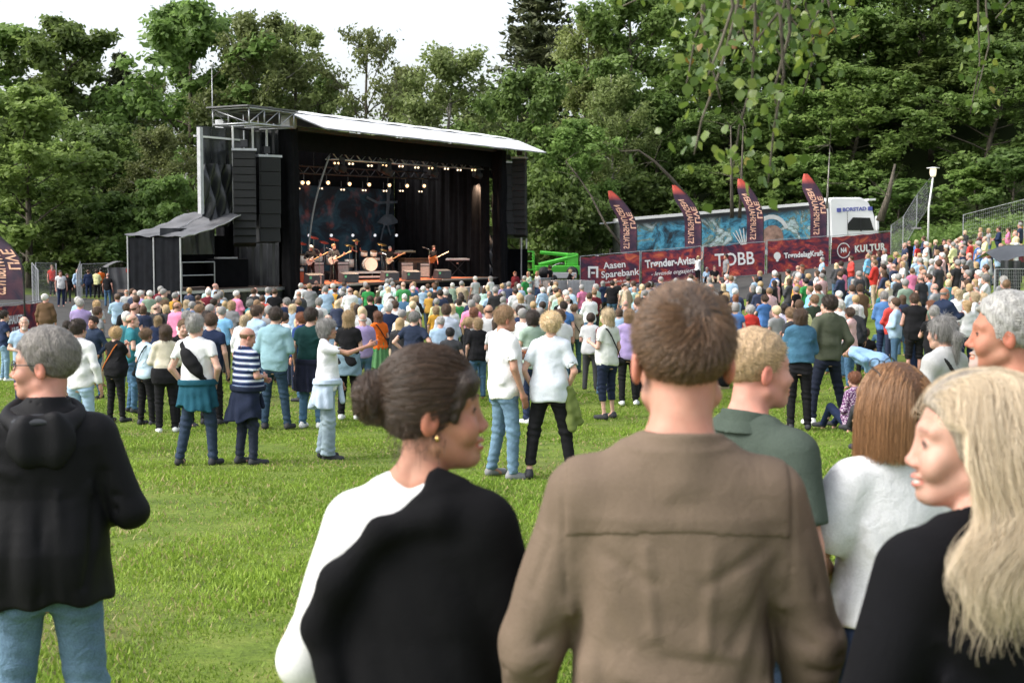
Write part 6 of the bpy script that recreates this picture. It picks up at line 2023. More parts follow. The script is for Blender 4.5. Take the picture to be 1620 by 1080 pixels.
HAIRC = {'brown': (0.075, 0.042, 0.024), 'dark brown': (0.030, 0.018, 0.012), 'black': (0.010, 0.009, 0.009), 'blond': (0.42, 0.29, 0.15), 'pale blond': (0.58, 0.45, 0.28),
         'grey': (0.26, 0.25, 0.24), 'white': (0.60, 0.58, 0.55), 'auburn': (0.17, 0.065, 0.030), 'sandy': (0.22, 0.135, 0.072), 'red': (0.27, 0.09, 0.035)}
CLOTHC = {'white': (0.74, 0.75, 0.76), 'black': (0.014, 0.014, 0.016), 'navy': (0.022, 0.033, 0.075), 'light blue': (0.36, 0.50, 0.66), 'grey': (0.24, 0.245, 0.255), 'pale grey': (0.50, 0.51, 0.52),
          'blue': (0.07, 0.17, 0.40), 'denim blue': (0.06, 0.13, 0.22), 'red': (0.58, 0.05, 0.04), 'pink': (0.72, 0.22, 0.38), 'pale pink': (0.70, 0.45, 0.45), 'green': (0.04, 0.25, 0.07),
          'olive': (0.085, 0.090, 0.045), 'beige': (0.47, 0.37, 0.26), 'mustard': (0.50, 0.27, 0.04), 'teal': (0.035, 0.18, 0.22), 'lilac': (0.36, 0.28, 0.52), 'sage': (0.22, 0.30, 0.23),
          'cream': (0.66, 0.60, 0.48), 'charcoal': (0.045, 0.046, 0.052), 'orange': (0.72, 0.14, 0.02), 'maroon': (0.13, 0.018, 0.028), 'mint': (0.42, 0.62, 0.55), 'pale yellow': (0.66, 0.66, 0.34), 'sky blue': (0.20, 0.45, 0.72), 'brown': (0.14, 0.085, 0.05)}
def rgba(c):
    return tuple(c) + (1.0,)
rh = random.Random(21)
FUZZ = {}
def hair_fuzz(kind, var, root, col, M):
    """fine strands rooted on a hair shape, shared by everybody who wears it"""
    key = (kind, var)
    if key not in FUZZ:
        me = hair_of(kind, var); n = len(me.vertices)
        co = np.empty(n * 3, np.float32); me.vertices.foreach_get("co", co); co = co.reshape(-1, 3)
        no = np.empty(n * 3, np.float32); me.vertices.foreach_get("normal", no); no = no.reshape(-1, 3)
        m = 2600; i = rng.integers(0, n, m)
        p = co[i] + rng.normal(0, 0.004, (m, 3)) - no[i] * 0.003; nm = no[i]
        down = {'short': (0, 0.25, -0.55), 'bald': (0, 0, -0.6), 'curl': (0, 0, -0.2)}.get(kind, (0, -0.1, -1.0))
        lift = {'short': 0.55, 'curl': 0.9, 'bald': 0.2}.get(kind, 0.16); L_ = {'short': 0.020, 'curl': 0.026, 'bald': 0.007}.get(kind, 0.050)
        d = np.array(down) - nm * (nm @ np.array(down))[:, None] + nm * lift + rng.normal(0, 0.18, (m, 3))
        pts = [p]
        for k in range(3):
            d = d / np.linalg.norm(d, axis=1, keepdims=True); p = p + d * L_ / 3 * rng.uniform(0.7, 1.3, (m, 1)); pts.append(p)
            d = d + np.array((0, 0, -0.15)) + rng.normal(0, 0.12, (m, 3))
        P_ = np.stack(pts, 1)
        c = bpy.data.hair_curves.new("hair_strands"); c.add_curves([4] * m)
        c.points.foreach_set("position", P_.reshape(-1).astype(np.float32))
        c.points.foreach_set("radius", (np.tile(np.linspace(1, 0.4, 4), m) * 0.0011).astype(np.float32))
        c.materials.append(M_STRAND); FUZZ[key] = c
    o = bpy.data.objects.new("hair_strands", FUZZ[key]); COL.objects.link(o); o.parent = root; o.matrix_local = M; o.color = rgba(col)
PEOPLE = []   # (x, y) of everybody placed
def add_child(name, me, root, color, mat=None, M=None):
    o = bpy.data.objects.new(name, me); COL.objects.link(o); o.parent = root
    o.color = rgba(color)
    if mat is not None:
        o.material_slots[0].link = 'OBJECT'; o.material_slots[0].material = mat
    if M is not None:
        o.matrix_local = M
    return o
def head_matrix(K):
    M = K['fig'].M_head()
    if K['bend']:
        a = K['bend']; piv = Matrix.Translation((0, 0, 0.93))
        M = piv @ Matrix.Rotation(-a, 4, 'X') @ piv.inverted() @ M
    return M
def put_person(key, loc, rz, height, label, group, skin='fair', hair=('short', 0, 'brown'), top='white', bottom='navy', shoe='charcoal', topname='shirt', topmat=None, botmat=None, extra_col=None, cap=None, shoes=True):
    K = KITS[key]
    t = thing("person", label, "person", loc, rz, group)
    s = height / 1.75
    t.scale = (s, s, s)
    if K['fig'].sit:
        t.location.z -= 0.80 * s
    vr = random.uniform(0.9, 1.08)
    sk = SKIN[skin] if isinstance(skin, str) else skin
    add_child("body", K['body'], t, tuple(v * vr for v in sk))
    Mh = head_matrix(K)
    if hair[0] != 'none':
        hm = rh.uniform(0.75, 1.3); hcol = tuple(v * hm for v in (HAIRC[hair[2]] if isinstance(hair[2], str) else hair[2]))
        Hs = Matrix.Diagonal((rh.uniform(0.97, 1.06), rh.uniform(0.97, 1.07), rh.uniform(0.96, 1.08), 1))
        add_child("hair", hair_of(hair[0], hair[1]), t, hcol, None, Mh @ Hs)
        if loc[1] < 42:
            hair_fuzz(hair[0], hair[1], t, hcol, Mh @ Hs)
    if cap:
        add_child("cap", hair_of('cap', 0), t, CLOTHC[cap], None, Mh)
    add_child(topname, K['top'], t, CLOTHC[top] if isinstance(top, str) else top, topmat)
    add_child("trousers", K['trousers'], t, CLOTHC[bottom] if isinstance(bottom, str) else bottom, botmat)
    if shoes and 'shoe1' in K:
        for k in (1, -1):
            add_child("shoe", K['shoe%d' % k], t, CLOTHC[shoe])
    for nm in K:
        if nm.startswith('x_'):
            add_child(nm[2:], K[nm], t, (extra_col or {}).get(nm[2:], (0.02, 0.02, 0.02)))
    PEOPLE.append((loc[0], loc[1]))
    return t, K

def at_foot(px, foot, d0=6.0, d1=70.0):
    d = np.arange(d0, d1, 0.1); q = P(px, foot, 1.0)
    return float(d[np.argmin(np.abs(CAM_Z + (q.z - CAM_Z) * d - ground(q.x * d, d)))])
def at_top(px, top, h, d0=19.0, d1=85.0):
    d = np.arange(d0, d1, 0.25); q = P(px, top, 1.0)
    return float(d[np.argmin(np.abs(CAM_Z + (q.z - CAM_Z) * d - ground(q.x * d, d) - h))])

# crowd kits
TEE = dict(sleeve=0.32, hem=0.86, infl=0.006, arm_infl=0.009, loose=0.45, fold=0.008)
LONG = dict(sleeve=0.96, hem=0.85, infl=0.011, arm_infl=0.009, loose=0.5, fold=0.009, collar=0.02)
JKT = dict(sleeve=0.97, hem=0.82, infl=0.018, arm_infl=0.016, fold=0.011, collar=0.035)
BLO = dict(sleeve=0.42, hem=0.85, infl=0.010, loose=0.8, arm_infl=0.012, fold=0.010, neck_r=0.085, flare=0.03)
HM, HF = dict(fem=0, smile=0.2), dict(fem=1, smile=0.3, noears=False)
for key, fig, top in (
    ('m_down_tee', Fig(0, 0.2, 'down', HM, 0.1), TEE), ('m_front_tee', Fig(0, 0.5, 'front', HM, -0.25, -0.1), TEE), ('m_folded_shirt', Fig(0, 0.3, 'folded', HM, 0.3), LONG),
    ('m_hold_tee', Fig(0, 0.4, 'hold', HM, -0.5), TEE), ('m_pocket_jacket', Fig(0, 0.3, 'pocket', HM, 0.5), JKT), ('m_phone_shirt', Fig(0, 0.1, 'phone', HM, 0, 0.05), LONG),
    ('m_clap_tee', Fig(0, 0.6, 'clap', HM, -0.1), TEE), ('m_down_jacket', Fig(0, 0.7, 'down', HM, -0.6), JKT),
    ('f_down_tee', Fig(1, 0.2, 'down', HF, -0.1), TEE), ('f_front_blouse', Fig(1, 0.4, 'front', HF, 0.3), BLO), ('f_hold_blouse', Fig(1, 0.2, 'hold', HF, 0.7), BLO),
    ('f_folded_long', Fig(1, 0.3, 'folded', HF, -0.5), LONG), ('f_phone_tee', Fig(1, 0.1, 'phone', HF, 0.0), TEE), ('f_down_jacket', Fig(1, 0.5, 'down', HF, 0.4), JKT), ('f_raise_tee', Fig(1, 0.1, 'raise', HF, 0.1), TEE),
    ('m_raise_tee', Fig(0, 0.3, 'raise', HM, 0.1, 0.1), TEE)):
    kit(key, fig, top, dict(), 0.024, 0.0115, no_shoes=True)
kit('m_sit', Fig(0, 0.4, 'front', HM, 0.1, sit=True), TEE, dict(), 0.024, 0.0115)
kit('f_sit', Fig(1, 0.4, 'front', HF, -0.2, sit=True), BLO, dict(), 0.024, 0.0115)

GRP = "people in the concert crowd"
# ---- people who stand clear of the crowd: (kit spec inline)
MID = dict(res=0.0155, head_res=0.0085)
def jacket_waist(z0=0.60, z1=1.03, fl=0.09, amp=0.012, ph=0.0):
    def fn(fig, p):
        pr = [(z0, 0.19 + fl, 0.15 + fl * 0.8, -0.02), (0.80, 0.205 + fl * 0.45, 0.155 + fl * 0.3, -0.012), (0.95, 0.195 + 0.02, 0.145 + 0.01, -0.004), (z1, 0.178, 0.125, 0.0)]
        d = loft(p, pr, 2.1); a = np.arctan2(p[1], p[0])
        d = d + (amp * 1.3 * np.sin(a * 5 + 3 * np.sin(a * 2 + ph) + 4 * p[2] + ph) + amp * 0.7 * np.sin(a * 13 + ph * 2 + 6 * p[2])) * np.clip((1.0 - p[2]) * 3.2, 0.1, 1) + 0.010 * wav(p, 22, ph)
        d = smax(d, z0 + 0.035 + 0.030 * np.sin(a * 2 + ph) + 0.018 * np.sin(a * 5 + 2 * ph) - p[2], 0.015)
        fr = smax(p[1] - 0.07, -(p[2] - 0.97), 0.01)
        d = smax(d, np.minimum(p[1] - 0.06, 9) if False else (p[1] - 0.075 - np.clip(p[2] - 0.92, 0, 1) * 3), 0.02)
        knot = smin(ell(p, (0.02, 0.155, 0.97), (0.045, 0.04, 0.04)), smin(cone(p, (0.03, 0.16, 0.95), (0.07, 0.19, 0.74), 0.030, 0.035), cone(p, (0.0, 0.16, 0.95), (-0.06, 0.18, 0.76), 0.030, 0.035), 0.02), 0.02)
        band = smax(np.abs(loft(p, torso_prof(fig.fem, fig.fat, 0.03), 2.2)) - 0.016, np.abs(p[2] - 0.985) - 0.035, 0.01)
        return smin(smin(d, knot, 0.015), band, 0.015)
    return fn
JW_LO, JW_HI = (-0.34, -0.34, 0.55), (0.34, 0.30, 1.08)
def strap_bag(side=1, big=1.0):
    def fn(fig, p):
        b = ell(p, (side * 0.20, -0.06, 0.93), (0.055 * big, 0.12 * big, 0.085 * big)) + 0.008 * wav(p, 34)
        b = smax(b, p[2] - 0.985, 0.02)
        return b
    return fn
def strap(fig, p, side=1):
    x, y, z = p
    sh = loft(p, torso_prof(fig.fem, fig.fat, 0.030, 0.6), 2.3)
    # diagonal band from the far shoulder to the bag's hip
    l = (x * side - (0.20 - (z - 0.95) * 0.62)) * 0.85
    band = np.maximum(np.abs(l) - 0.014, np.abs(sh) - 0.008)
    return np.maximum(band, np.maximum(0.93 - z, z - 1.46))
BAG = lambda side, big=1.0: [('shoulder_bag', strap_bag(side, big), (-0.34, -0.28, 0.80), (0.34, 0.2, 1.06)), ('bag_strap', lambda fig, p: strap(fig, p, side), (-0.30, -0.26, 0.90), (0.30, 0.26, 1.50))]
def sling(fig, p):
    b = ell((p[0] * 0.82 + (p[2] - 1.22) * 0.55, p[1], p[2] * 0.82 - p[0] * 0.55 + 0.22), (0.0, -0.150, 1.22), (0.085, 0.085, 0.20))
    st_ = np.maximum(np.abs((p[0] * 0.82 + (p[2] - 1.22) * 0.55)) - 0.03, np.abs(loft(p, torso_prof(fig.fem, fig.fat, 0.020, 0.5), 2.3)) - 0.010)
    return smin(b + 0.008 * wav(p, 34), np.maximum(st_, 1.02 - p[2]), 0.012)

def mid(label, px, top_, foot, face, fem, hair, top, bottom, pose='down', tk=None, bk=None, skin='fair', shoe='charcoal', topname='shirt', topmat=None, botmat=None, extra=None, ecol=None, yaw=0.0, pitch=0.0,
        fat=0.3, h=None, cap=None, d=None, stance=0.10, bend=0.0, sit=False, head=None, group=None, res=None, z=None):
    if d is None:
        if foot is not None:
            d = at_foot(px, foot)
        else:
            d = at_top(px, top_, h or (1.66 if fem else 1.78))
    q = P(px, top_, d); zg = g1(q.x, d) if z is None else z
    hh = (q.z - zg) if h is None else h
    if sit: hh = h or 1.7
    hd = dict(HF if fem else HM); hd.update(head or {})
    fig = Fig(fem, fat, pose, hd, yaw, pitch, stance=stance, sit=sit)
    key = 'mid%d' % len(KITS)
    kit(key, fig, tk or TEE, bk or {}, extra=extra, bend=bend, **(res or MID))
    t, K = put_person(key, (q.x, d, zg), -R(face), hh, label, group or GRP, skin, hair, top, bottom, shoe, topname, topmat, botmat, ecol, cap)
    return t, K
FOLDJ = lambda ph=0.0, **k: [('tied_jacket', jacket_waist(ph=ph, **k), JW_LO, JW_HI)]
D = M_DENIM
mid("man in navy T-shirt and pale jeans standing at the very left edge", 6, 492, 603, 60, 0, ('short', 1, 'dark brown'), 'navy', (0.20, 0.32, 0.44), 'folded', botmat=D, shoe='white')
mid("white-bearded balding man in pale blue shirt by the left banner", 38, 500, None, 160, 0, ('bald', 0, 'white'), 'light blue', 'navy', 'front', head=dict(beard=(1.2, 1.7, 2.0)), h=1.76)
mid("man in blue cap and black T-shirt behind the black-jacketed man", 106, 508, 632, 10, 0, ('short', 0, 'dark brown'), 'black', 'denim blue', 'front', botmat=D, cap='denim blue', fat=0.5)
mid("man in plain white shirt just behind the blue cap", 123, 507, None, 20, 0, ('short', 1, 'dark brown'), 'white', 'light blue', 'down', h=1.78, tk=LONG)
mid("stubbled man in dark navy button shirt looking back at the camera", 148, 501, 630, -150, 0, ('short', 2, 'dark brown'), (0.028, 0.042, 0.075), 'denim blue', 'pocket', LONG, botmat=D, head=dict(stubble=0.72), skin='tan')
mid("short-blond woman all in black with an orange bag strap", 183, 518, 668, 25, 1, ('curl', 0, 'blond'), 'black', 'black', 'phone', BLO, fat=0.8, extra=BAG(-1)[1:], ecol={'bag_strap': (0.45, 0.13, 0.03)})
mid("man in petrol blue T-shirt talking behind the woman in black", 208, 496, None, 70, 0, ('bald', 0, 'sandy'), 'teal', 'denim blue', 'front', h=1.82, botmat=D, fat=0.6)
mid("woman in light blue T-shirt and black trousers with thin bag strap", 231, 520, 673, 35, 1, ('bun', 0, 'sandy'), (0.50, 0.64, 0.76), 'black', 'front', TEE, extra=BAG(-1, 0.7), fat=0.2)
mid("long-haired woman in a cream top with black lower half, white trainers", 262, 514, 684, -12, 1, ('long', 0, 'brown'), 'cream', 'black', 'front', dict(BLO, sleeve=0.9), shoe='white', extra=[('black_hem', lambda fig, p: smax(fig.top(p, hem=0.80, infl=0.024, loose=1.0, sleeve=0.0, fold=0.008, flare=0.06), p[2] - 1.06, 0.008), (-0.3, -0.3, 0.74), (0.3, 0.3, 1.12))], ecol={'black_hem': (0.014, 0.014, 0.016)})
mid("man with sandy hair facing the camera beside the sling-bag man", 290, 506, None, 150, 0, ('short', 2, 'sandy'), 'black', 'black', 'front', h=1.76, head=dict(stubble=0.8))
mid("grey-haired man with black sling bag and teal sweater tied round his waist", 308, 500, 736, 12, 0, ('short', 1, 'grey'), 'white', (0.028, 0.045, 0.08), 'pocket', TEE, botmat=D, extra=[('sling_bag', sling, (-0.30, -0.32, 1.0), (0.30, 0.24, 1.52))] + FOLDJ(0.5, z0=0.64, fl=0.05), ecol={'sling_bag': (0.016, 0.016, 0.018), 'tied_jacket': (0.018, 0.085, 0.125)}, fat=0.5, stance=0.22)
mid("man in navy T-shirt with his back turned behind the sling-bag man", 334, 497, 672, 15, 0, ('short', 0, 'brown'), 'navy', 'black', 'down', fat=0.4)
mid("balding man in striped polo with navy jacket tied at his hips", 390, 518, 735, 48, 0, ('bald', 0, 'sandy'), 'navy', (0.02, 0.026, 0.045), 'front', dict(TEE, sleeve=0.40, collar=0.02), topmat=M_STRIPE, extra=FOLDJ(1.6, z0=0.55, fl=0.10), ecol={'tied_jacket': (0.016, 0.022, 0.045)}, fat=0.8, pitch=-0.35, yaw=-0.3, skin='pink', botmat=D)
mid("man in pale denim shirt and dark jeans seen from behind", 436, 487, 679, 10, 0, ('short', 0, 'dark brown'), (0.26, 0.42, 0.48), (0.025, 0.05, 0.085), 'front', LONG, botmat=D, stance=0.16, fat=0.3)
mid("tall man in light blue shirt looking aside behind the pale denim shirt", 406, 485, None, 40, 0, ('short', 1, 'brown'), 'light blue', 'navy', 'down', LONG, h=1.86)
mid("red-haired man in royal blue hooded top drinking", 476, 496, None, -60, 0, ('short', 1, 'red'), (0.03, 0.06, 0.20), 'denim blue', 'hold', JKT, h=1.75, botmat=D, skin='pink')
mid("man in dark green T-shirt with navy jacket tied at the waist, white trainers", 492, 488, 678, 20, 0, ('short', 0, 'dark brown'), (0.012, 0.045, 0.045), 'denim blue', 'down', TEE, botmat=D, shoe='white', extra=FOLDJ(2.4, z0=0.50, fl=0.05), ecol={'tied_jacket': (0.016, 0.018, 0.035)})
mid("grey-bobbed woman in white T-shirt pointing with outstretched arm", 516, 505, 727, 82, 1, ('bob', 2, 'grey'), (0.76, 0.77, 0.80), (0.26, 0.34, 0.40), dict(R=((0.20, 0.26, 1.34), (0.12, 0.50, 1.42)), L=((-0.25, -0.03, 1.145), (-0.21, 0.12, 0.98)), hR='point'), dict(TEE, sleeve=0.34), bk=dict(width=0.035), botmat=D,
    extra=FOLDJ(3.0, z0=0.62, fl=0.06, amp=0.016), ecol={'tied_jacket': (0.50, 0.60, 0.74)}, fat=0.3, head=dict(smile=0.8), skin='tan')
mid("long blond woman in black top and denim wrap, white trainers", 552, 492, 664, 15, 1, ('long', 1, 'blond'), 'black', 'black', 'front', TEE, shoe='white', extra=[('denim_wrap', lambda fig, p: smax(smax(loft(p, [(0.72, 0.23, 0.17, 0), (0.9, 0.21, 0.15, 0), (1.1, 0.19, 0.13, 0)], 2.1) + 0.01 * wav(p, 30), p[2] - 1.08, 0.01), 0.72 - p[2], 0.01), (-0.3, -0.3, 0.66), (0.3, 0.3, 1.14))], ecol={'denim_wrap': (0.16, 0.24, 0.30)})
mid("woman with long auburn hair in bright orange top and green skirt", 598, 492, None, -35, 1, ('long', 0, 'auburn'), 'orange', 'green', 'front', TEE, h=1.68, extra=BAG(1)[1:] + [('green_skirt', lambda fig, p: smax(loft(p, [(0.45, 0.26, 0.22, 0), (0.9, 0.20, 0.15, 0), (1.06, 0.16, 0.115, 0)], 2.1) + 0.012 * np.sin(np.arctan2(p[1], p[0]) * 11), p[2] - 1.04, 0.01), (-0.34, -0.3, 0.42), (0.34, 0.3, 1.10))], ecol={'green_skirt': (0.10, 0.24, 0.10)})
mid("grey-haired man in navy T-shirt with red back print, hand on hip", 655, 494, None, 15, 0, ('short', 0, 'grey'), (0.026, 0.036, 0.066), 'navy', 'hips', TEE, h=1.80)
mid("broad man in pale blue shirt seen from behind near the bun", 706, 483, None, 5, 0, ('short', 1, 'brown'), (0.50, 0.56, 0.66), 'navy', 'folded', LONG, h=1.84, fat=0.7)
mid("blond woman in black top looking to the side beside the pale blue shirt", 741, 502, None, 75, 1, ('tail', 0, 'blond'), 'black', 'black', 'down', TEE, h=1.62, skin='tan')
mid("person with very dark short hair low behind the bun", 712, 519, None, 5, 0, ('short', 0, 'black'), 'charcoal', 'navy', 'down', TEE, h=1.52)
t_beer, K_beer = mid("man in white T-shirt and blue jeans holding a beer cup", 797, 486, 757, 62, 0, ('short', 2, 'sandy'), (0.78, 0.78, 0.80), (0.13, 0.22, 0.31), 'holdL', dict(TEE, sleeve=0.36, hem=0.82, infl=0.022), botmat=D, stance=0.18, fat=0.35, skin='tan', shoe='grey', yaw=-0.1)
mid("short-blond woman in white blouse and black trousers seen from behind", 872, 495, 757, 8, 1, ('curl', 1, 'pale blond'), (0.70, 0.75, 0.82), 'black', 'pocket', dict(BLO, hem=0.82), bk=dict(hemz=0.15), stance=0.26, fat=0.4, extra=[('olive_jacket', lambda fig, p: smin(cone(p, (0.22, -0.02, 0.95), (0.30, 0.02, 0.62), 0.04, 0.055), cone(p, (0.20, -0.04, 0.95), (0.24, -0.05, 0.56), 0.035, 0.05), 0.03) + 0.012 * wav(p, 34), (0.1, -0.2, 0.45), (0.42, 0.2, 1.05))], ecol={'olive_jacket': (0.16, 0.20, 0.06)})
mid("woman in beige T-shirt with a loose bun and large black bag", 908, 481, None, 5, 1, ('bun', 1, 'sandy'), (0.46, 0.38, 0.28), (0.04, 0.09, 0.11), 'front', TEE, h=1.72, extra=BAG(1, 1.25), botmat=D, fat=0.4)
mid("blond woman in white T-shirt and navy capris with black handbag, beer raised", 962, 489, 663, -40, 1, ('long', 1, 'pale blond'), (0.66, 0.68, 0.64), (0.018, 0.025, 0.05), 'holdL', TEE, bk=dict(short=0.30, hemz=0.28), extra=BAG(1), fat=0.4)
mid("woman in lilac top and black trousers, white trainers", 996, 490, 641, 5, 1, ('bob', 1, 'sandy'), 'lilac', 'black', 'down', LONG, shoe='white', fat=0.5)
mid("brown-haired woman in sage T-shirt partly behind the white blouse", 843, 491, 670, -25, 1, ('bob', 0, 'dark brown'), (0.34, 0.44, 0.37), 'navy', 'front', TEE, shoe='white', botmat=D)
mid("man in dark blue gilet between the beer drinker and the white blouse", 824, 484, None, 15, 0, ('short', 0, 'dark brown'), 'navy', 'denim blue', 'folded', dict(JKT, sleeve=0.03), h=1.82)
mid("man in bright blue T-shirt in front of the second loudspeaker column", 892, 477, None, 0, 0, ('short', 2, 'dark brown'), 'blue', 'navy', 'down', TEE, h=1.8, cap='navy')
mid("brown-bobbed woman in denim jacket and black leggings from behind", 1267, 488, 680, 6, 1, ('bob', 1, 'brown'), (0.045, 0.125, 0.20), 'black', 'folded', dict(JKT, hem=0.98, infl=0.024), topmat=D, fat=0.4, topname='jacket')
mid("man in olive bomber jacket, black jeans and white trainers with legs apart", 1312, 469, 671, -18, 0, ('short', 1, 'dark brown'), (0.085, 0.095, 0.065), (0.016, 0.020, 0.035), 'pocket', dict(JKT, hem=0.88), shoe='white', stance=0.34, fat=0.1, topname='jacket', yaw=0.5)
mid("seated woman in purple spotted blouse on the grass", 1353, 551, None, -30, 1, ('short', 1, 'auburn'), 'lilac', 'navy', 'front', LONG, sit=True, d=22.0, topmat=M_SPOT, fat=0.6)
mid("seated grey-haired woman in pink top with glasses on her head", 1390, 553, None, -20, 1, ('curl', 0, 'grey'), 'pink', 'charcoal', 'front', LONG, sit=True, d=21.2, fat=0.5)
mid("seated brown-bobbed woman in dusky pink top", 1417, 548, None, -15, 1, ('bob', 1, 'brown'), (0.42, 0.16, 0.30), 'charcoal', 'front', LONG, sit=True, d=18.0, h=1.85, fat=0.5)
mid("seated person in blue-striped shirt beside the dusky pink top", 1440, 572, None, -10, 1, ('bob', 0, 'sandy'), 'light blue', 'denim blue', 'front', LONG, sit=True, d=20.5, topmat=M_BW)
mid("man in light blue shirt bending forwards over the seated people", 1396, 508, None, -55, 0, ('short', 1, 'grey'), (0.26, 0.42, 0.66), 'denim blue', 'front', LONG, bend=1.25, h=1.80, d=24.5, fat=0.5)
mid("bald man in navy jacket reaching towards a friend", 1494, 455, 596, 62, 0, ('bald', 0, 'grey'), (0.020, 0.030, 0.062), (0.018, 0.024, 0.045), dict(R=((0.26, 0.10, 1.18), (0.12, 0.36, 1.22)), L=((-0.22, 0.16, 1.20), (-0.10, 0.40, 1.20))), JKT, skin='deep', topname='jacket', fat=0.3, pitch=-0.25)
mid("man in red cap and black sleeveless vest seen from behind", 1447, 465, 604, 5, 0, ('short', 0, 'brown'), 'black', 'black', 'front', dict(JKT, sleeve=0.03), cap='red', bk=dict(short=0.46), skin='pink', fat=0.6, topname='vest')
mid("grey-haired man in cobalt blue jumper seen from behind", 1399, 461, None, 5, 0, ('short', 2, 'grey'), (0.09, 0.20, 0.42), 'navy', 'folded', LONG, h=1.82, fat=0.6)
mid("grey ponytailed woman in pale grey jacket near the old man's face", 1493, 514, None, -35, 1, ('tail', 1, 'grey'), (0.44, 0.44, 0.44), 'charcoal', 'front', JKT, h=1.64, d=9.6, z=1.35, extra=BAG(1)[1:], topname='jacket', res=dict(res=0.013, head_res=0.006), fat=0.3)
mid("white-haired woman in scarlet top seen from behind", 1187, 483, None, -5, 1, ('curl', 1, 'white'), 'red', 'navy', 'front', LONG, h=1.62, fat=0.6)
mid("dark-haired woman in pale lilac top beside the denim jacket", 1241, 481, None, 5, 1, ('long', 0, 'dark brown'), (0.55, 0.53, 0.68), 'navy', 'down', TEE, h=1.62)
mid("white-haired woman in black coat beyond the olive bomber jacket", 1352, 484, 596, 10, 1, ('bob', 2, 'white'), 'charcoal', 'black', 'down', JKT, fat=0.5)
mid("man in dark olive shirt behind the denim jacket couple", 1289, 467, None, -10, 0, ('short', 0, 'sandy'), (0.03, 0.045, 0.03), 'navy', 'down', TEE, h=1.82)
mid("woman with very long pale hair beside the bald man", 1517, 458, None, 10, 1, ('long', 2, 'pale blond'), 'white', 'black', 'down', TEE, h=1.68)
mid("blond woman in white shirt and sunglasses turned to the bald man", 1542, 463, None, -60, 1, ('bob', 0, 'pale blond'), 'white', 'black', 'hold', BLO, h=1.70, skin='tan')
mid("man with brown hair and tanned face under the black tent", 1592, 457, None, 150, 0, ('short', 0, 'dark brown'), 'pale grey', 'navy', 'down', TEE, h=1.80, skin='tan')

# beer cup in his hand
def cup(label, K, t, side):
    k = 1 if side == 'R' else -1
    for kk, a, e, w, hk in K['fig'].arms():
        if kk == k:
            dv = (w - e) / np.linalg.norm(w - e)
            p = w + dv * 0.10
    M = Matrix.Translation(t.location) @ Matrix.Rotation(t.rotation_euler.z, 4, 'Z') @ Matrix.Scale(t.scale.x, 4)
    q = M @ Vector(p)
    c = thing("beer_cup", label, "cup", q - Vector((0, 0, 0.05)), 0)
    MB().lathe([(0.030, 0.0), (0.038, 0.105), (0.036, 0.105), (0.0, 0.104)], (0, 0, 0), 14).build("beer", M_BEER, c, True)
    MB().lathe([(0.0385, 0.106), (0.0405, 0.135), (0.0395, 0.135), (0.037, 0.106)], (0, 0, 0), 14).build("rim", M_CUP, c, True)
cup("plastic cup of amber beer in the white T-shirt man's hand", K_beer, t_beer, 'L')

# ---- band and staff
def performer(label, px, depth, fem, hair, top, bottom, pose, yaw=0.0, h=1.78, rz=0.0, sit_drop=0.0, tk=None, skin='pink', pitch=-0.1, group="musicians on stage"):
    a = st_local(px, depth); q = st_world((a.x, depth, DECK + 0.016 - sit_drop))
    fig = Fig(fem, 0.15, pose, HF if fem else HM, yaw, pitch, stance=0.2)
    key = 'perf%d' % len(KITS)
    kit(key, fig, tk or LONG, {}, 0.022, 0.0115)
    return put_person(key, q, SROT + math.pi + R(-30) + rz, h, label, group, skin, hair, top, bottom, 'black')
GB = "electric guitars played on stage"
def guitar(label, t, K, col, neck=(-0.36, 0.28, 1.28)):
    M = Matrix.Translation(t.location) @ Matrix.Rotation(t.rotation_euler.z, 4, 'Z') @ Matrix.Scale(t.scale.x, 4)
    b = Vector((0.10, 0.17, 1.02)); e = Vector((-0.60, 0.33, 1.36)); ax = (e - b).normalized()
    nrm = Vector((0.1, 1, -0.1)).normalized(); sd = ax.cross(nrm)
    g = thing("electric_guitar", label, "guitar", M @ b, 0, GB)
    loc = M @ b
    W_ = lambda v: (M @ v) - loc
    mb = MB(); out = [(-0.22, 0.0), (-0.18, 0.15), (-0.02, 0.17), (0.08, 0.10), (0.20, 0.16), (0.16, 0.05), (0.17, -0.06), (0.22, -0.13), (0.06, -0.10), (-0.05, -0.16), (-0.19, -0.14)]
    n = len(out)
    for o in (-0.022, 0.022):
        for u, v in out:
            mb.v.append(tuple(W_(b + ax * u + sd * v + nrm * o)))
    mb.f.append(tuple(range(n))); mb.f.append(tuple(reversed(range(n, 2 * n))))
    for i in range(n):
        mb.f.append((i, i + n, (i + 1) % n + n, (i + 1) % n))
    mb.build("guitar_body", col, g)
    MB().tube([W_(b + ax * 0.15 + nrm * 0.028), W_(e)], 0.026, 6).build("neck", plain("maple_neck", (0.45, 0.27, 0.12), 0.4), g)
    MB().tube([W_(e), W_(e + ax * 0.15)], [0.03, 0.045], 6).build("headstock", plain("maple_head", (0.5, 0.32, 0.16), 0.4), g)
M_GW = plain("white_guitar", (0.75, 0.74, 0.7), 0.25); M_GS = plain("sunburst_guitar", (0.42, 0.13, 0.03), 0.25)
M_GC = plain("cream_guitar", (0.6, 0.55, 0.42), 0.25)
t, K = performer("white-haired guitarist in black leaning over a white guitar near the stage's near end", 492, 2.2, 0, ('short', 1, 'white'), 'black', 'black', 'guitar', pitch=-0.4); guitar("white electric guitar of the white-haired player", t, K, M_GW)
t, K = performer("fair-haired guitarist in dark jacket with white guitar in mid stage", 528, 1.9, 0, ('short', 1, 'sandy'), 'charcoal', 'black', 'guitar', yaw=0.3, h=1.84); guitar("white electric guitar with pale neck held high", t, K, M_GW)
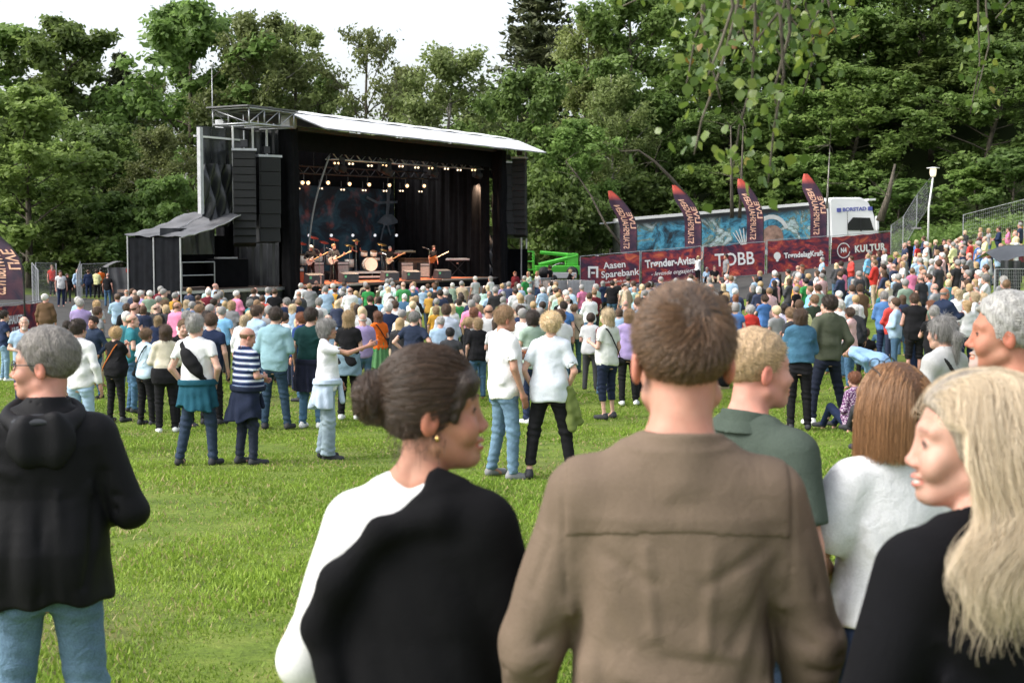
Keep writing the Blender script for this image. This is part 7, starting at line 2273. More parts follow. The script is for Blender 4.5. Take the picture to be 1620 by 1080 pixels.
performer("drummer with ruddy face behind the white drum kit", 564, 4.6, 0, ('short', 2, 'sandy'), 'black', 'black', 'keys', h=1.75, sit_drop=-0.35, tk=TEE, skin=(0.75, 0.2, 0.12))  # red light on the face is put into the skin colour
t, K = performer("grey-haired guitarist in black beside the silver amplifier", 617, 2.2, 0, ('short', 0, 'grey'), 'black', 'black', 'guitar', h=1.70); guitar("cream electric guitar beside the silver amplifier", t, K, M_GC)
t, K = performer("bass player in black short-sleeved shirt standing at the right of the band", 686, 1.4, 1, ('short', 1, 'dark brown'), 'black', 'black', 'down', h=1.74, tk=TEE); guitar("sunburst bass guitar worn by the standing player", t, K, M_GS)
performer("keyboard player in dark shirt behind the pale keyboard", 724, 2.7, 0, ('short', 0, 'dark brown'), 'charcoal', 'black', 'keys', h=1.72, sit_drop=0.35)

# ---- the crowd itself
def zone(px, d):
    if px < 300: return "by the black side tent"
    if px < 455: return "before the stage wing"
    if px < 560: return "before the guitarists"
    if px < 640: return "before the drum kit"
    if px < 720: return "before the bass player"
    if px < 800: return "before the far pillar"
    if px < 910: return "before the grey barriers"
    if px < 1012: return "below the banner with the A logo"
    if px < 1112: return "below the second banner"
    if px < 1210: return "below the third banner"
    if px < 1312: return "below the fourth banner"
    if px < 1410: return "below the fifth banner"
    if px < 1500: return "below the lamp post"
    return "near the black mixer tent"
def row(d):
    return "front" if d > 58 else ("forward" if d > 48 else ("middle" if d > 38 else ("rear" if d > 31 else "rearmost")))
USED = set()
rc = random.Random(5)
MK = ['m_down_tee', 'm_front_tee', 'm_folded_shirt', 'm_hold_tee', 'm_pocket_jacket', 'm_phone_shirt', 'm_clap_tee', 'm_down_jacket']
FK = ['f_down_tee', 'f_front_blouse', 'f_hold_blouse', 'f_folded_long', 'f_phone_tee', 'f_down_jacket']
TOPW = ['white'] * 6 + ['black'] * 6 + ['navy'] * 5 + ['light blue'] * 5 + ['grey'] * 4 + ['pale grey'] * 4 + ['charcoal'] * 3 + ['cream', 'beige', 'blue', 'denim blue', 'sky blue', 'olive', 'sage', 'red', 'pink', 'pale pink', 'teal', 'lilac', 'green', 'maroon', 'mint', 'mustard', 'brown', 'pale yellow']
HAIRM = [('short', 0, 'grey'), ('short', 1, 'grey'), ('short', 2, 'white'), ('bald', 0, 'grey'), ('short', 0, 'brown'), ('short', 1, 'dark brown'), ('short', 0, 'sandy'), ('short', 2, 'brown'), ('short', 1, 'white')]
HAIRF = [('bob', 0, 'blond'), ('bob', 1, 'grey'), ('bob', 2, 'pale blond'), ('long', 0, 'blond'), ('long', 1, 'brown'), ('long', 2, 'pale blond'), ('tail', 0, 'blond'), ('curl', 0, 'white'), ('curl', 1, 'sandy'), ('bun', 0, 'brown'), ('bob', 0, 'auburn'), ('bob', 1, 'dark brown'), ('curl', 1, 'grey'), ('long', 0, 'dark brown')]
HN = {'short': 'short-haired', 'bald': 'balding', 'bob': 'bobbed', 'long': 'long-haired', 'tail': 'ponytailed', 'bun': 'bun-haired', 'curl': 'curly'}
KN = {'tee': 'T-shirt', 'shirt': 'shirt', 'jacket': 'jacket', 'blouse': 'blouse', 'long': 'long-sleeved top', 'm_sit': 'T-shirt', 'f_sit': 'blouse'}
def crowd_person(px, d, fem=None, top=None, hair=None, key=None, face=None, z=None, sit=False, skin=None):
    x = (px - 810) / FPX * d
    fem = rc.random() < 0.48 if fem is None else fem
    for tries in range(60):
        k = key or rc.choice(FK if fem else MK)
        if sit: k = 'f_sit' if fem else 'm_sit'
        hr = hair or rc.choice(HAIRF if fem else HAIRM)
        tp = top or rc.choice(TOPW)
        cap = rc.choice(['navy', 'pale grey', 'red', 'black']) if (not fem and hair is None and rc.random() < 0.13) else None
        what = KN.get(k.split('_')[-1], KN.get(k, 'top'))
        who = ("woman" if fem else "man")
        hd = f"{hr[2]} {HN[hr[0]]}" if not cap else f"{cap}-capped"
        act = {'phone': ' holding a phone up', 'clap': ' clapping', 'raise': ' with arm raised', 'hold': ' holding a drink', 'sit': ' sitting'}.get(k.split('_')[1], '')
        lab = f"{hd} {who} in {tp} {what}{act}, {row(d)} rows {zone(px, d)}"
        if len(lab.replace("-", " ").split()) > 16: lab = f"{hd} {who} in {tp} {what}, {row(d)} rows {zone(px, d)}"
        if len(lab.split()) > 15: lab = lab.replace("the banner with the A logo", "the first banner")
        if lab not in USED: break
    USED.add(lab)
    zg = g1(x, d) if z is None else z
    tx_, ty_ = -5.0 - x, 70.0 - d
    base = math.atan2(ty_, tx_) - math.pi / 2 if face is None else -R(face)
    if face is None: base += rc.gauss(0, 0.35)
    bot = rc.choice(['navy', 'denim blue', 'black', 'charcoal', 'denim blue', 'beige'])
    put_person(k, (x, d, zg), base, rc.gauss(1.655, 0.05) if fem else rc.gauss(1.785, 0.06), lab, GRP, skin or rc.choice(['fair', 'pink', 'tan', 'fair', 'pink']), hr, tp, bot, 'charcoal', 'shirt' if fem is False else 'blouse', None, D if bot == 'denim blue' else None, None, cap)
# particular people far off
crowd_person(500, 63.5, False, 'black', ('bald', 0, 'grey'), 'm_raise_tee')
crowd_person(545, 62, False, 'blue', ('short', 1, 'dark brown'), 'm_down_tee'); crowd_person(619, 64, False, 'black', ('short', 1, 'grey'), 'm_down_jacket')
crowd_person(655, 64, True, 'pink', ('long', 0, 'blond'), 'f_down_tee'); crowd_person(686, 64, True, 'light blue', ('bob', 0, 'auburn'), 'f_front_blouse')
crowd_person(691, 62, True, 'sky blue', ('long', 1, 'brown'), 'f_down_tee'); crowd_person(732, 64, True, 'pale yellow', ('bob', 2, 'blond'), 'f_down_tee')
crowd_person(752, 66, False, 'pale grey', ('short', 0, 'white'), 'm_down_tee'); crowd_person(776, 68, True, 'white', ('bob', 1, 'grey'), 'f_front_blouse')
crowd_person(815, 74, True, 'maroon', ('bob', 0, 'auburn'), 'f_down_jacket'); crowd_person(836, 75, True, 'mint', ('long', 2, 'pale blond'), 'f_front_blouse'); crowd_person(850, 75, True, 'white', ('long', 0, 'blond'), 'f_down_tee')
crowd_person(902, 76, True, 'black', ('bob', 2, 'blond'), 'f_phone_tee', 80); crowd_person(870, 80, False, 'black', ('short', 1, 'brown'), 'm_down_tee', -60)
crowd_person(1104, 78, True, 'white', ('tail', 0, 'blond'), 'f_raise_tee', 60); crowd_person(1130, 78.5, False, 'black', ('short', 0, 'brown'), None, 180, None, True)
crowd_person(1118, 78.8, True, 'light blue', ('bob', 1, 'grey'), None, 170, None, True); crowd_person(1148, 74, False, 'grey', ('short', 1, 'dark brown'), 'm_down_tee')
crowd_person(1275, 46, False, 'green', ('short', 0, 'black'), 'm_down_tee'); crowd_person(1464, 66, False, 'white', ('short', 1, 'white'), 'm_front_tee')
# arrivals at the gate on the left
for px, d, fem, top, hr, key, face in ((96, 75, False, 'white', ('short', 1, 'dark brown'), 'm_down_tee', 150), (107, 78, True, 'black', ('long', 0, 'dark brown'), 'f_down_jacket', 160), (123, 80, False, 'light blue', ('bald', 0, 'sandy'), 'm_down_jacket', 120),
                                    (140, 84, False, 'navy', ('short', 0, 'brown'), 'm_down_jacket', -20), (153, 84, False, 'pale yellow', ('short', 1, 'dark brown'), 'm_folded_shirt', 10), (160, 85, False, 'orange', ('short', 0, 'black'), 'm_down_tee', -30), (171, 74, False, 'black', ('bald', 0, 'grey'), 'm_down_tee', 10), (83, 84, False, 'red', ('short', 0, 'sandy'), 'm_down_tee', 150)):
    crowd_person(px, d, fem, top, hr, key, face, g1((px - 810) / FPX * d, d) + 0.03)
# people on the right slope
for px, d, fem, top, hr, key, face in ((1437, 70, False, 'black', ('bald', 0, 'grey'), 'm_front_tee', -30), (1450, 69, True, 'red', ('bob', 1, 'brown'), 'f_down_tee', -40), (1492, 66, False, 'black', ('short', 0, 'dark brown'), 'm_folded_shirt', 200), (1502, 67, False, 'white', ('short', 2, 'brown'), 'm_down_tee', -60),
                                       (1524, 66, False, 'grey', ('short', 1, 'grey'), 'm_down_jacket', -20), (1549, 68, False, 'maroon', ('bald', 0, 'sandy'), 'm_folded_shirt', -100), (1578, 70, False, 'navy', ('short', 0, 'brown'), 'm_folded_shirt', -80), (1593, 71, True, 'pink', ('tail', 0, 'brown'), 'f_front_blouse', -70), (1612, 72, False, 'mustard', ('short', 1, 'dark brown'), 'm_hold_tee', -60), (1546, 58, False, 'blue', ('short', 1, 'grey'), 'm_down_tee', -50), (1582, 56, False, 'light blue', ('bald', 0, 'grey'), 'm_folded_shirt', 170), (1455, 52, False, 'light blue', ('short', 2, 'grey'), 'm_down_tee', -20)):
    crowd_person(px, d, fem, top, hr, key, face)

def clear(x, y, r):
    return all((x - a) ** 2 + (y - b) ** 2 > r * r for a, b in PEOPLE)
def fill(n, px0, px1, d0, d1, r, sit=0.0, ok=None):
    c = 0; tries = 0
    while c < n and tries < 6000:
        tries += 1
        d = d0 + (d1 - d0) * rc.random() ** 0.9; px = rc.uniform(px0, px1); x = (px - 810) / FPX * d
        l = M_STAGE.inverted() @ Vector((x, d, 0))
        if -11.5 < l.x < 22 and l.y > -3.3: continue
        if not clear(x, d, r) or (ok and not ok(px, d)): continue
        crowd_person(px, d, sit=rc.random() < sit); c += 1
    return c
fill(6, 10, 190, 30, 44, 0.8, ok=lambda px, d: not (60 < px < 200 and d > 44))
fill(34, 200, 470, 27, 50, 0.75)
fill(72, 470, 1010, 27, 66, 0.75, ok=lambda px, d: not (px > 880 and d > 60))
fill(72, 1010, 1420, 27, 68, 0.8, 0.18, ok=lambda px, d: not (px < 1260 and d > 60))
fill(30, 1420, 1620, 27, 62, 0.85, 0.1, ok=lambda px, d: not (px > 1560 and 43 < d < 52))

# ---- the rest of the packed crowd, too many to count: one mass
def crowd_mass(n):
    lo_kits = []
    for fem, pose, tk in ((0, 'down', TEE), (0, 'front', LONG), (1, 'down', TEE), (1, 'front', BLO), (0, 'folded', LONG), (1, 'folded', LONG)):
        fig = Fig(fem, 0.35, pose, HF if fem else HM, rc.uniform(-0.5, 0.5))
        v, f_, t = body_mesh(fig, 0.045, 0.020, hands=False)
        lo, hi = bounds(fig, 0.78, 1.6)
        v2, f2 = mesh_sdf(lambda p: fig.top(p, **dict(tk, fold=0.012)), lo, hi, 0.040)
        v3, f3 = mesh_sdf(lambda p: fig.trousers(p), (-0.30, -0.26, 0.0), (0.30, 0.26, 1.10), 0.045)
        hs = []
        for kind in (('bob', 'long', 'curl') if fem else ('short', 'bald', 'short')):
            hv, hf = hair_mesh(kind, 0.018); hs.append((fig.head_pt(hv), hf))
        lo_kits.append((fem, (v, f_, t), (v2, f2), (v3, f3), hs))
    V, Fc, C, nv, c = [], [], [], 0, 0
    tries = 0
    while c < n and tries < 9000:
        tries += 1
        q_ = rc.random()
        if q_ < 0.45: px, d = rc.uniform(190, 1010), rc.uniform(26, 62)
        elif q_ < 0.75: px, d = rc.uniform(1010, 1440), rc.uniform(30, 66)
        else: px, d = rc.uniform(1420, 1615), rc.uniform(36, 74)
        x = (px - 810) / FPX * d
        l = M_STAGE.inverted() @ Vector((x, d, 0))
        if -11.5 < l.x < 22 and l.y > -3.3: continue
        if not clear(x, d, 0.55) or (px > 1550 and 43 < d < 52) or (880 < px < 1260 and d > 58): continue
        fem, B, T, Q, hs = rc.choice(lo_kits)
        a = math.atan2(70 - d, -5 - x) - math.pi / 2 + rc.gauss(0, 0.4); s_ = (rc.gauss(1.65, 0.05) if fem else rc.gauss(1.78, 0.06)) / 1.75
        ca, sa = math.cos(a), math.sin(a); Rz = np.array([[ca, -sa, 0], [sa, ca, 0], [0, 0, 1]]) * s_
        off = np.array([x, d, g1(x, d)])
        hv, hf = rc.choice(hs)
        sk = np.array(SKIN[rc.choice(['fair', 'pink', 'tan'])]); hc = np.array(HAIRC[(rc.choice(HAIRF) if fem else rc.choice(HAIRM))[2]])
        tc_, qc = np.array(CLOTHC[rc.choice(TOPW)]), np.array(CLOTHC[rc.choice(['navy', 'denim blue', 'black', 'charcoal'])])
        for v, f_, col in ((B[0], B[1], B[2] * sk), (T[0], T[1], tc_), (Q[0], Q[1], qc), (hv, hf, hc)):
            V.append(v @ Rz.T + off); Fc.append(f_ + nv); nv += len(v)
            C.append(np.broadcast_to(col, (len(v), 3)))
        PEOPLE.append((x, d)); c += 1
    me = npmesh("crowd", np.concatenate(V), np.concatenate(Fc), True, {"tint": ('POINT', np.concatenate(C))})
    m, nt, b, N, L = newmat("crowd_mixed")
    at = N.new("ShaderNodeAttribute"); at.attribute_name = "tint"
    n_ = noise(nt, 9, 4, tc(nt)); r = ramp(nt, n_.outputs[0], [(0.3, (0.85, 0.85, 0.85, 1)), (0.7, (1.1, 1.1, 1.1, 1))])
    L.new(mixc(nt, at.outputs[0], r.outputs[0], 1, 'MULTIPLY'), b.inputs["Base Color"]); b.inputs["Roughness"].default_value = 0.85
    tag(link("crowd", me, m), "packed mass of further concert-goers filling the gaps in the crowd", "crowd", kind="stuff")
crowd_mass(215)
# ---------------------------------------------------------------- people close to the camera
def strand_object(name, paths, radius, root, color, M, taper=0.35, mat=None):
    """paths: array (strands, points, 3) in head coordinates -> hair curves"""
    n, k, _ = paths.shape
    c = bpy.data.hair_curves.new(name)
    c.add_curves([k] * n)
    c.points.foreach_set("position", paths.reshape(-1).astype(np.float32))
    rr_ = np.linspace(1, taper, k)[None] * radius * rng.uniform(0.7, 1.3, (n, 1))
    c.points.foreach_set("radius", rr_.reshape(-1).astype(np.float32))
    c.materials.append(mat or M_STRAND)
    o = bpy.data.objects.new(name, c); COL.objects.link(o); o.parent = root; o.matrix_local = M; o.color = rgba(color)
    return o
CR_C, CR_R = np.array([0, -0.018, 0.034]), np.array([0.077, 0.098, 0.084])
def scalp(n, fem=0, rec=0.0, extra=None):
    out = []
    while sum(len(o) for o in out) < n:
        u = rng.normal(0, 1, (n * 2, 3)); u /= np.linalg.norm(u, axis=1, keepdims=True)
        p = CR_C + u * (CR_R + 0.002)
        ok = p[:, 2] > hairline(p[:, 1], fem, rec) + 0.004
        if extra is not None: ok &= extra(p)
        out.append(p[ok])
    p = np.concatenate(out)[:n]
    nrm = (p - CR_C) / CR_R ** 2; nrm /= np.linalg.norm(nrm, axis=1, keepdims=True)
    return p, nrm
def head_clear(q, off):
    """push points out of the skull"""
    r = CR_R + off
    u = (q - CR_C) / r; l = np.linalg.norm(u, axis=1, keepdims=True)
    return np.where(l < 1, CR_C + u / np.maximum(l, 1e-4) * r, q)
def grow(p, d, step, k, field, off=0.006, collide=None):
    path = [p]; q = p.copy(); d = d.copy()
    for i in range(k):
        d = d + field(q, d, i); d /= np.linalg.norm(d, axis=1, keepdims=True)
        q = q + d * step
        q = head_clear(q, off)
        if collide is not None: q = collide(q)
        path.append(q)
    return np.stack(path, 1)
def short_strands(n, length, comb, lift=0.55, rec=0.0, curl=0.15, k=5, nape=0.35):
    p, nm = scalp(n, 0, rec)
    fac = nape + (1 - nape) * sstep(-0.06, 0.06, p[:, 2:3])
    L_ = length * fac * rng.uniform(0.7, 1.2, (n, 1))
    c = comb(p); t = c - nm * (c * nm).sum(1, keepdims=True); t /= np.linalg.norm(t, axis=1, keepdims=True) + 1e-6
    d = nm * lift + t + rng.normal(0, curl, (n, 3))
    return grow(p, d, L_ / k, k, lambda q, d, i: t * 0.25 + rng.normal(0, curl * 0.4, (n, 3)), 0.003)

M_EYEWHITE = plain("eye_white", (0.62, 0.58, 0.55), 0.2, 0, 0.03)
M_IRIS = plain("dark_iris", (0.025, 0.018, 0.014), 0.15, 0, 0.1)
FORE = "people standing close to the camera"
def fore(label, px, top_, d, face, fem, yaw, pose, garments, skin, hair_shell, hair_col, head=None, pitch=0.0, tilt=0.0, fat=0.2, shoulder=1.0, bottom=None, botcol=(0.05, 0.1, 0.17), legs=True, height=None, head_res=0.0042, res=0.017, hair_res=0.005, cres=0.0085, wide=1.0, neck_up=0.03, head_dx=0.0, hsc=1.0):
    q = P(px, top_, d); zg = g1(q.x, d)
    hd = dict(HF if fem else HM); hd.update(head or {}); hd['eyes'] = 1
    fig = Fig(fem, fat, pose, hd, yaw, pitch, tilt, 0.14, shoulder=shoulder, neck_up=neck_up)
    fig.hs *= hsc; fig.hc[0] += head_dx; fig.hc[2] -= 0.006
    # stand the figure so that the top of the head meets the ray
    hh = height or (q.z - zg)
    s = hh / (1.745 + neck_up)
    off = fig.head_pt((0, -0.01, 0.12))
    t = thing("person", label, "person", (q.x, d, zg), -R(face), FORE)
    t.scale = (s * wide, s * wide, s)
    v, f, tt = body_mesh(fig, res, head_res, legs=legs)
    b = npmesh("body", v, f, True, {"tint": ('POINT', tt)}); b.materials.append(M_SKIN)
    add_child("body", b, t, skin)
    for sd in (-1, 1):
        Me = fig.M_head() @ Matrix.Translation((sd * 0.032, 0.0700, -0.0005))
        mb = MB().lathe([(0.0115 * math.sin(a), -0.0115 * math.cos(a)) for a in np.linspace(0.05, 3.09, 12)], (0, 0, 0), 14)
        eb = mb.build("eyeball", M_EYEWHITE, t, True); eb.matrix_local = Me
        ir = MB().tube([(0, 0.0098, 0), (0, 0.0116, 0)], [0.0058, 0.0050], 14).build("iris", M_IRIS, eb, True)
        lash = MB().tube([(u * 0.0125, 0.0150 - 0.35 * abs(u) ** 2 * 0.012, 0.0050 * (1 - u * u) + 0.0006) for u in np.linspace(-1, 1, 9)], 0.0011, 5).build("lashes", M_IRIS, t, True)
        lash.matrix_local = Me
    if hair_shell is not None:
        hv, hf = hair_shell
        m = npmesh("hair", hv, hf, True); m.materials.append(M_HAIR)
        add_child("hair", m, t, hair_col, None, fig.M_head())
    for nm, fn, lo, hi, r_, col, mat in garments:
        if lo is None: lo, hi = bounds(fig, 0.70, 1.62)
        v, f = mesh_sdf(lambda p: fn(fig, p), lo, hi, r_ or cres)
        m = npmesh(nm, v, f, True); m.materials.append(mat)
        add_child(nm, m, t, col)
    if bottom is not None:
        v, f = mesh_sdf(lambda p: fig.trousers(p, **bottom), (-0.30, -0.26, 0.0), (0.30, 0.26, 1.10), 0.011)
        m = npmesh("jeans", v, f, True); m.materials.append(M_DENIM)
        add_child("jeans", m, t, botcol)
        for k in (1, -1):
            an = fig.legs[0 if k > 0 else 1][2]
            v, f = mesh_sdf(lambda p: fig.shoe(p, k), (an[0] - 0.1, an[1] - 0.12, -0.02), (an[0] + 0.12, an[1] + 0.25, 0.26), 0.012)
            m = npmesh("shoe", v, f, True); m.materials.append(M_SHOE); add_child("shoe", m, t, CLOTHC['charcoal'])
    PEOPLE.append((q.x, d))
    return t, fig
def shell(fn, lo, hi, res):
    return mesh_sdf(fn, lo, hi, res)
HB = ((-0.135, -0.20, -0.16), (0.135, 0.14, 0.175))

# --- man in the brown shirt, seen from behind
BROWN_CR = []
for s_ in (-1, 1):
    BROWN_CR += [((s_ * 0.185, -0.09, 1.30), (s_ * 0.10, -0.12, 1.16), 0.014, 0.008), ((s_ * 0.175, -0.09, 1.25), (s_ * 0.12, -0.12, 1.05), 0.016, 0.009), ((s_ * 0.160, -0.10, 1.33), (s_ * 0.05, -0.13, 1.27), 0.012, 0.006),
                 ((s_ * 0.20, -0.06, 1.22), (s_ * 0.15, -0.10, 0.95), 0.013, -0.007), ((s_ * 0.215, -0.05, 1.38), (s_ * 0.26, -0.05, 1.24), 0.012, 0.007), ((s_ * 0.235, -0.05, 1.34), (s_ * 0.275, -0.04, 1.20), 0.010, -0.005),
                 ((s_ * 0.225, -0.06, 1.16), (s_ * 0.30, -0.03, 1.12), 0.012, 0.008), ((s_ * 0.225, -0.06, 1.10), (s_ * 0.31, -0.02, 1.09), 0.010, 0.008), ((s_ * 0.23, -0.04, 1.20), (s_ * 0.30, -0.03, 1.165), 0.010, 0.006), ((s_ * 0.24, -0.04, 1.04), (s_ * 0.30, 0.0, 1.06), 0.010, 0.006)]
BROWN_CR += [((-0.14, -0.12, 1.085), (0.10, -0.13, 1.070), 0.010, 0.006), ((-0.05, -0.13, 1.045), (0.16, -0.12, 1.060), 0.009, 0.005), ((-0.15, -0.12, 1.02), (0.02, -0.13, 1.005), 0.011, 0.006), ((-0.02, -0.13, 1.14), (0.15, -0.12, 1.12), 0.010, 0.004),
             ((-0.06, -0.12, 1.33), (-0.045, -0.13, 1.18), 0.012, -0.005), ((0.06, -0.12, 1.33), (0.05, -0.13, 1.16), 0.012, -0.005), ((-0.09, -0.08, 1.44), (-0.02, -0.10, 1.40), 0.010, 0.004), ((0.10, -0.08, 1.43), (0.03, -0.10, 1.395), 0.010, 0.004)]
def brown_shirt(fig, p):
    d = fig.top(p, sleeve=0.97, hem=0.78, infl=0.008, loose=0.45, arm_infl=0.010, fold=0.0055, collar=0.026, fk=19.0, ph=0.4, square=2.5, cr=BROWN_CR)
    x, y, z = p
    back = sstep(0.02, -0.06, y)
    d = d + back * 0.0035 * np.sin(z * 62 + 2.2 * np.sin(x * 9) + 0.8) * np.exp(-((z - 1.08) / 0.10) ** 2)
    d = d + back * 0.006 * np.exp(-((np.abs(x) - 0.145 - 0.25 * (1.30 - z)) / 0.016) ** 2) * np.clip((1.34 - z) * 5, 0, 1)
    d = d + back * 0.0028 * np.exp(-((np.abs(x) - 0.206 + 0.06 * np.clip(1.30 - z, 0, 0.12)) / 0.005) ** 2) * (z > 1.16)
    d = d - back * 0.005 * np.exp(-((np.abs(x) - 0.115 - 0.22 * (1.30 - z)) / 0.022) ** 2) * np.clip((1.34 - z) * 5, 0, 1)
    return d
def brown_yoke(fig, p):
    d = brown_shirt(fig, p) - 0.0022
    d = smax(d, 1.345 + 0.012 * np.cos(p[0] * 9) - p[2], 0.003)
    return np.maximum(np.maximum(d, p[1] - 0.0), np.abs(p[0]) - 0.205)
BROWN = (0.175, 0.130, 0.096)
brown_hair = (0.060, 0.036, 0.022)
t, fig = fore("man in taupe brown shirt with short brown hair, back to the camera", 1070, 455, 2.58, 2, 0, 0.03, dict(R=((0.262, 0.0, 1.13), (0.268, 0.09, 0.90)), L=((-0.268, 0.0, 1.13), (-0.285, 0.09, 0.90))),
              [("shirt", brown_shirt, (-0.42, -0.26, 0.74), (0.42, 0.24, 1.60), 0.0062, BROWN, M_LINEN), ("collar", lambda fig, p: smax(np.abs(fig.neck(p, 0.011)) - 0.006, np.maximum(p[2] - 1.505 + 0.10 * p[1], 1.445 - p[2]), 0.004), (-0.14, -0.16, 1.42), (0.14, 0.12, 1.56), 0.005, tuple(c * 1.02 for c in BROWN), M_LINEN), ("yoke", brown_yoke, (-0.24, -0.26, 1.30), (0.24, 0.02, 1.60), 0.0055, tuple(c * 0.97 for c in BROWN), M_LINEN)],
              (0.50, 0.26, 0.19), shell(lambda p: hair_short(p, 0.004, 0.0, 0.3, 0.003), *HB, 0.005), brown_hair, shoulder=0.99, bottom={}, botcol=(0.03, 0.05, 0.09), neck_up=0.035, wide=0.97, head_dx=0.014, hsc=1.06)
def crown_comb(p):
    c = np.array([0.015, -0.075, 0.095]); v = p - c
    tang = np.cross(v, np.array([0, -0.5, 0.8])) * 0.8
    return v + tang + np.array([0, 0.04, -0.015])
strand_object("hair_strands", short_strands(10000, 0.036, crown_comb, 0.55, 0, 0.16, 6, 0.30), 0.0007, t, (0.165, 0.092, 0.050), fig.M_head())

# --- woman with the bun, white top and black jumper over one shoulder
def bun_hair(p):
    d = cap_sdf(p, 0.012, 1)
    x, y, z = p
    bx = (0.0, -0.128, 0.030)
    a = np.arctan2(z - bx[2], x - bx[0])
    b = ell(p, bx, (0.050, 0.040, 0.046)) + 0.011 * np.sin(a * 2 + 110 * (y + 0.13) + 1.5 * np.sin(a)) + 0.007 * wav(p, 60)
    fr = ell(p, (0.012, 0.066, 0.052), (0.055, 0.030, 0.034))
    fr2 = cone((np.abs(x), y, z), (0.060, 0.062, 0.055), (0.074, 0.038, -0.015), 0.016, 0.008)
    d = smin(smin(d, b, 0.018), smin(fr, fr2, 0.02), 0.02)
    return d + 0.0018 * wav((x, y * 0.4, z), 190)
def white_knit(fig, p):
    return fig.top(p, sleeve=0.93, hem=0.80, infl=0.006, loose=0.5, arm_infl=0.012, fold=0.007, neck_r=0.072, neck_z=1.47, fk=18, ph=1.2, cuff_puff=0.018, cr=auto_creases(4, 14, 0.9) + [((-0.22, -0.06, 1.20), (-0.29, -0.03, 1.16), 0.012, 0.008), ((-0.22, -0.06, 1.14), (-0.29, -0.02, 1.12), 0.012, 0.009), ((-0.20, -0.06, 1.33), (-0.26, -0.05, 1.22), 0.014, 0.007), ((-0.24, 0.0, 1.06), (-0.28, 0.0, 1.09), 0.010, 0.008)])
def black_jumper(fig, p):
    x, y, z = p
    d = fig.top(p, sleeve=0.75, hem=0.66, infl=0.018, loose=0.8, arm_infl=0.020, fold=0.009, neck_r=0.078, neck_z=1.462, fk=13, ph=2.0, flare=0.06, cr=[((0.02, -0.15, 1.42), (0.16, -0.12, 1.28), 0.022, 0.012), ((-0.02, -0.15, 1.38), (0.10, -0.15, 1.18), 0.024, 0.012), ((-0.08, -0.15, 1.30), (0.0, -0.16, 1.05), 0.022, 0.012), ((0.10, -0.15, 1.20), (0.16, -0.14, 0.95), 0.022, 0.010), ((-0.12, -0.14, 1.15), (-0.09, -0.15, 0.85), 0.018, 0.011), ((0.19, -0.10, 1.25), (0.26, -0.06, 1.10), 0.018, 0.010)])
    # only the far shoulder and the back are covered; slanted free edge on the near side
    edge = np.interp(z, [0.6, 1.05, 1.22, 1.33, 1.40, 1.50], [-0.155, -0.150, -0.175, -0.135, -0.055, 0.02])
    d = smax(d, (edge + 0.006 * np.sin(z * 13 + 1) + 0.004 * np.sin(z * 29) - x) * 0.85, 0.03)
    d = smax(d, (y - 0.11) * 0.9, 0.03)
    roll = smin(cone(p, (-0.140, -0.118, 1.315), (-0.045, -0.120, 1.415), 0.030, 0.028), smin(cone(p, (-0.045, -0.120, 1.415), (0.075, -0.092, 1.448), 0.028, 0.026), cone(p, (0.075, -0.092, 1.448), (0.16, -0.03, 1.425), 0.026, 0.022), 0.03), 0.03)
    roll = smin(roll, cone(p, (-0.140, -0.118, 1.315), (-0.185, -0.105, 1.215), 0.032, 0.040), 0.03)
    roll = smin(roll, cone(p, (-0.185, -0.105, 1.215), (-0.150, -0.125, 1.10), 0.036, 0.030), 0.03)
    return smin(d, roll + 0.004 * wav(p, 24), 0.028)
def bag_strap(fig, p):
    return smin(cone(p, (-0.085, -0.085, 1.41), (-0.082, -0.045, 1.475), 0.007, 0.007), cone(p, (-0.082, -0.045, 1.475), (-0.085, 0.03, 1.46), 0.007, 0.007), 0.004)
dark_hair = (0.028, 0.017, 0.011)
t, fig = fore("woman with dark bun in white top and black jumper, smiling in profile", 662, 549, 2.72, 14, 1, -1.25, dict(R=((0.25, 0.02, 1.15), (0.18, 0.15, 0.95)), L=((-0.275, -0.04, 1.13), (-0.20, 0.12, 0.92))),
              [("white_top", white_knit, (-0.46, -0.26, 0.76), (0.40, 0.30, 1.60), 0.008, (0.76, 0.76, 0.76), M_KNIT), ("black_jumper", black_jumper, (-0.32, -0.34, 0.60), (0.48, 0.30, 1.60), 0.0085, (0.007, 0.007, 0.008), M_KNIT), ("bag_strap", bag_strap, (-0.14, -0.14, 1.36), (-0.04, 0.08, 1.52), 0.005, (0.03, 0.03, 0.035), M_CLOTH)],
              (0.43, 0.225, 0.155), shell(bun_hair, *HB, 0.0048), dark_hair, dict(smile=0.9, brow=0.3), pitch=0.03, bottom={}, botcol=(0.02, 0.02, 0.025), shoulder=0.95, wide=0.95, neck_up=0.024, head_dx=0.028, head_res=0.0036, hsc=1.03)
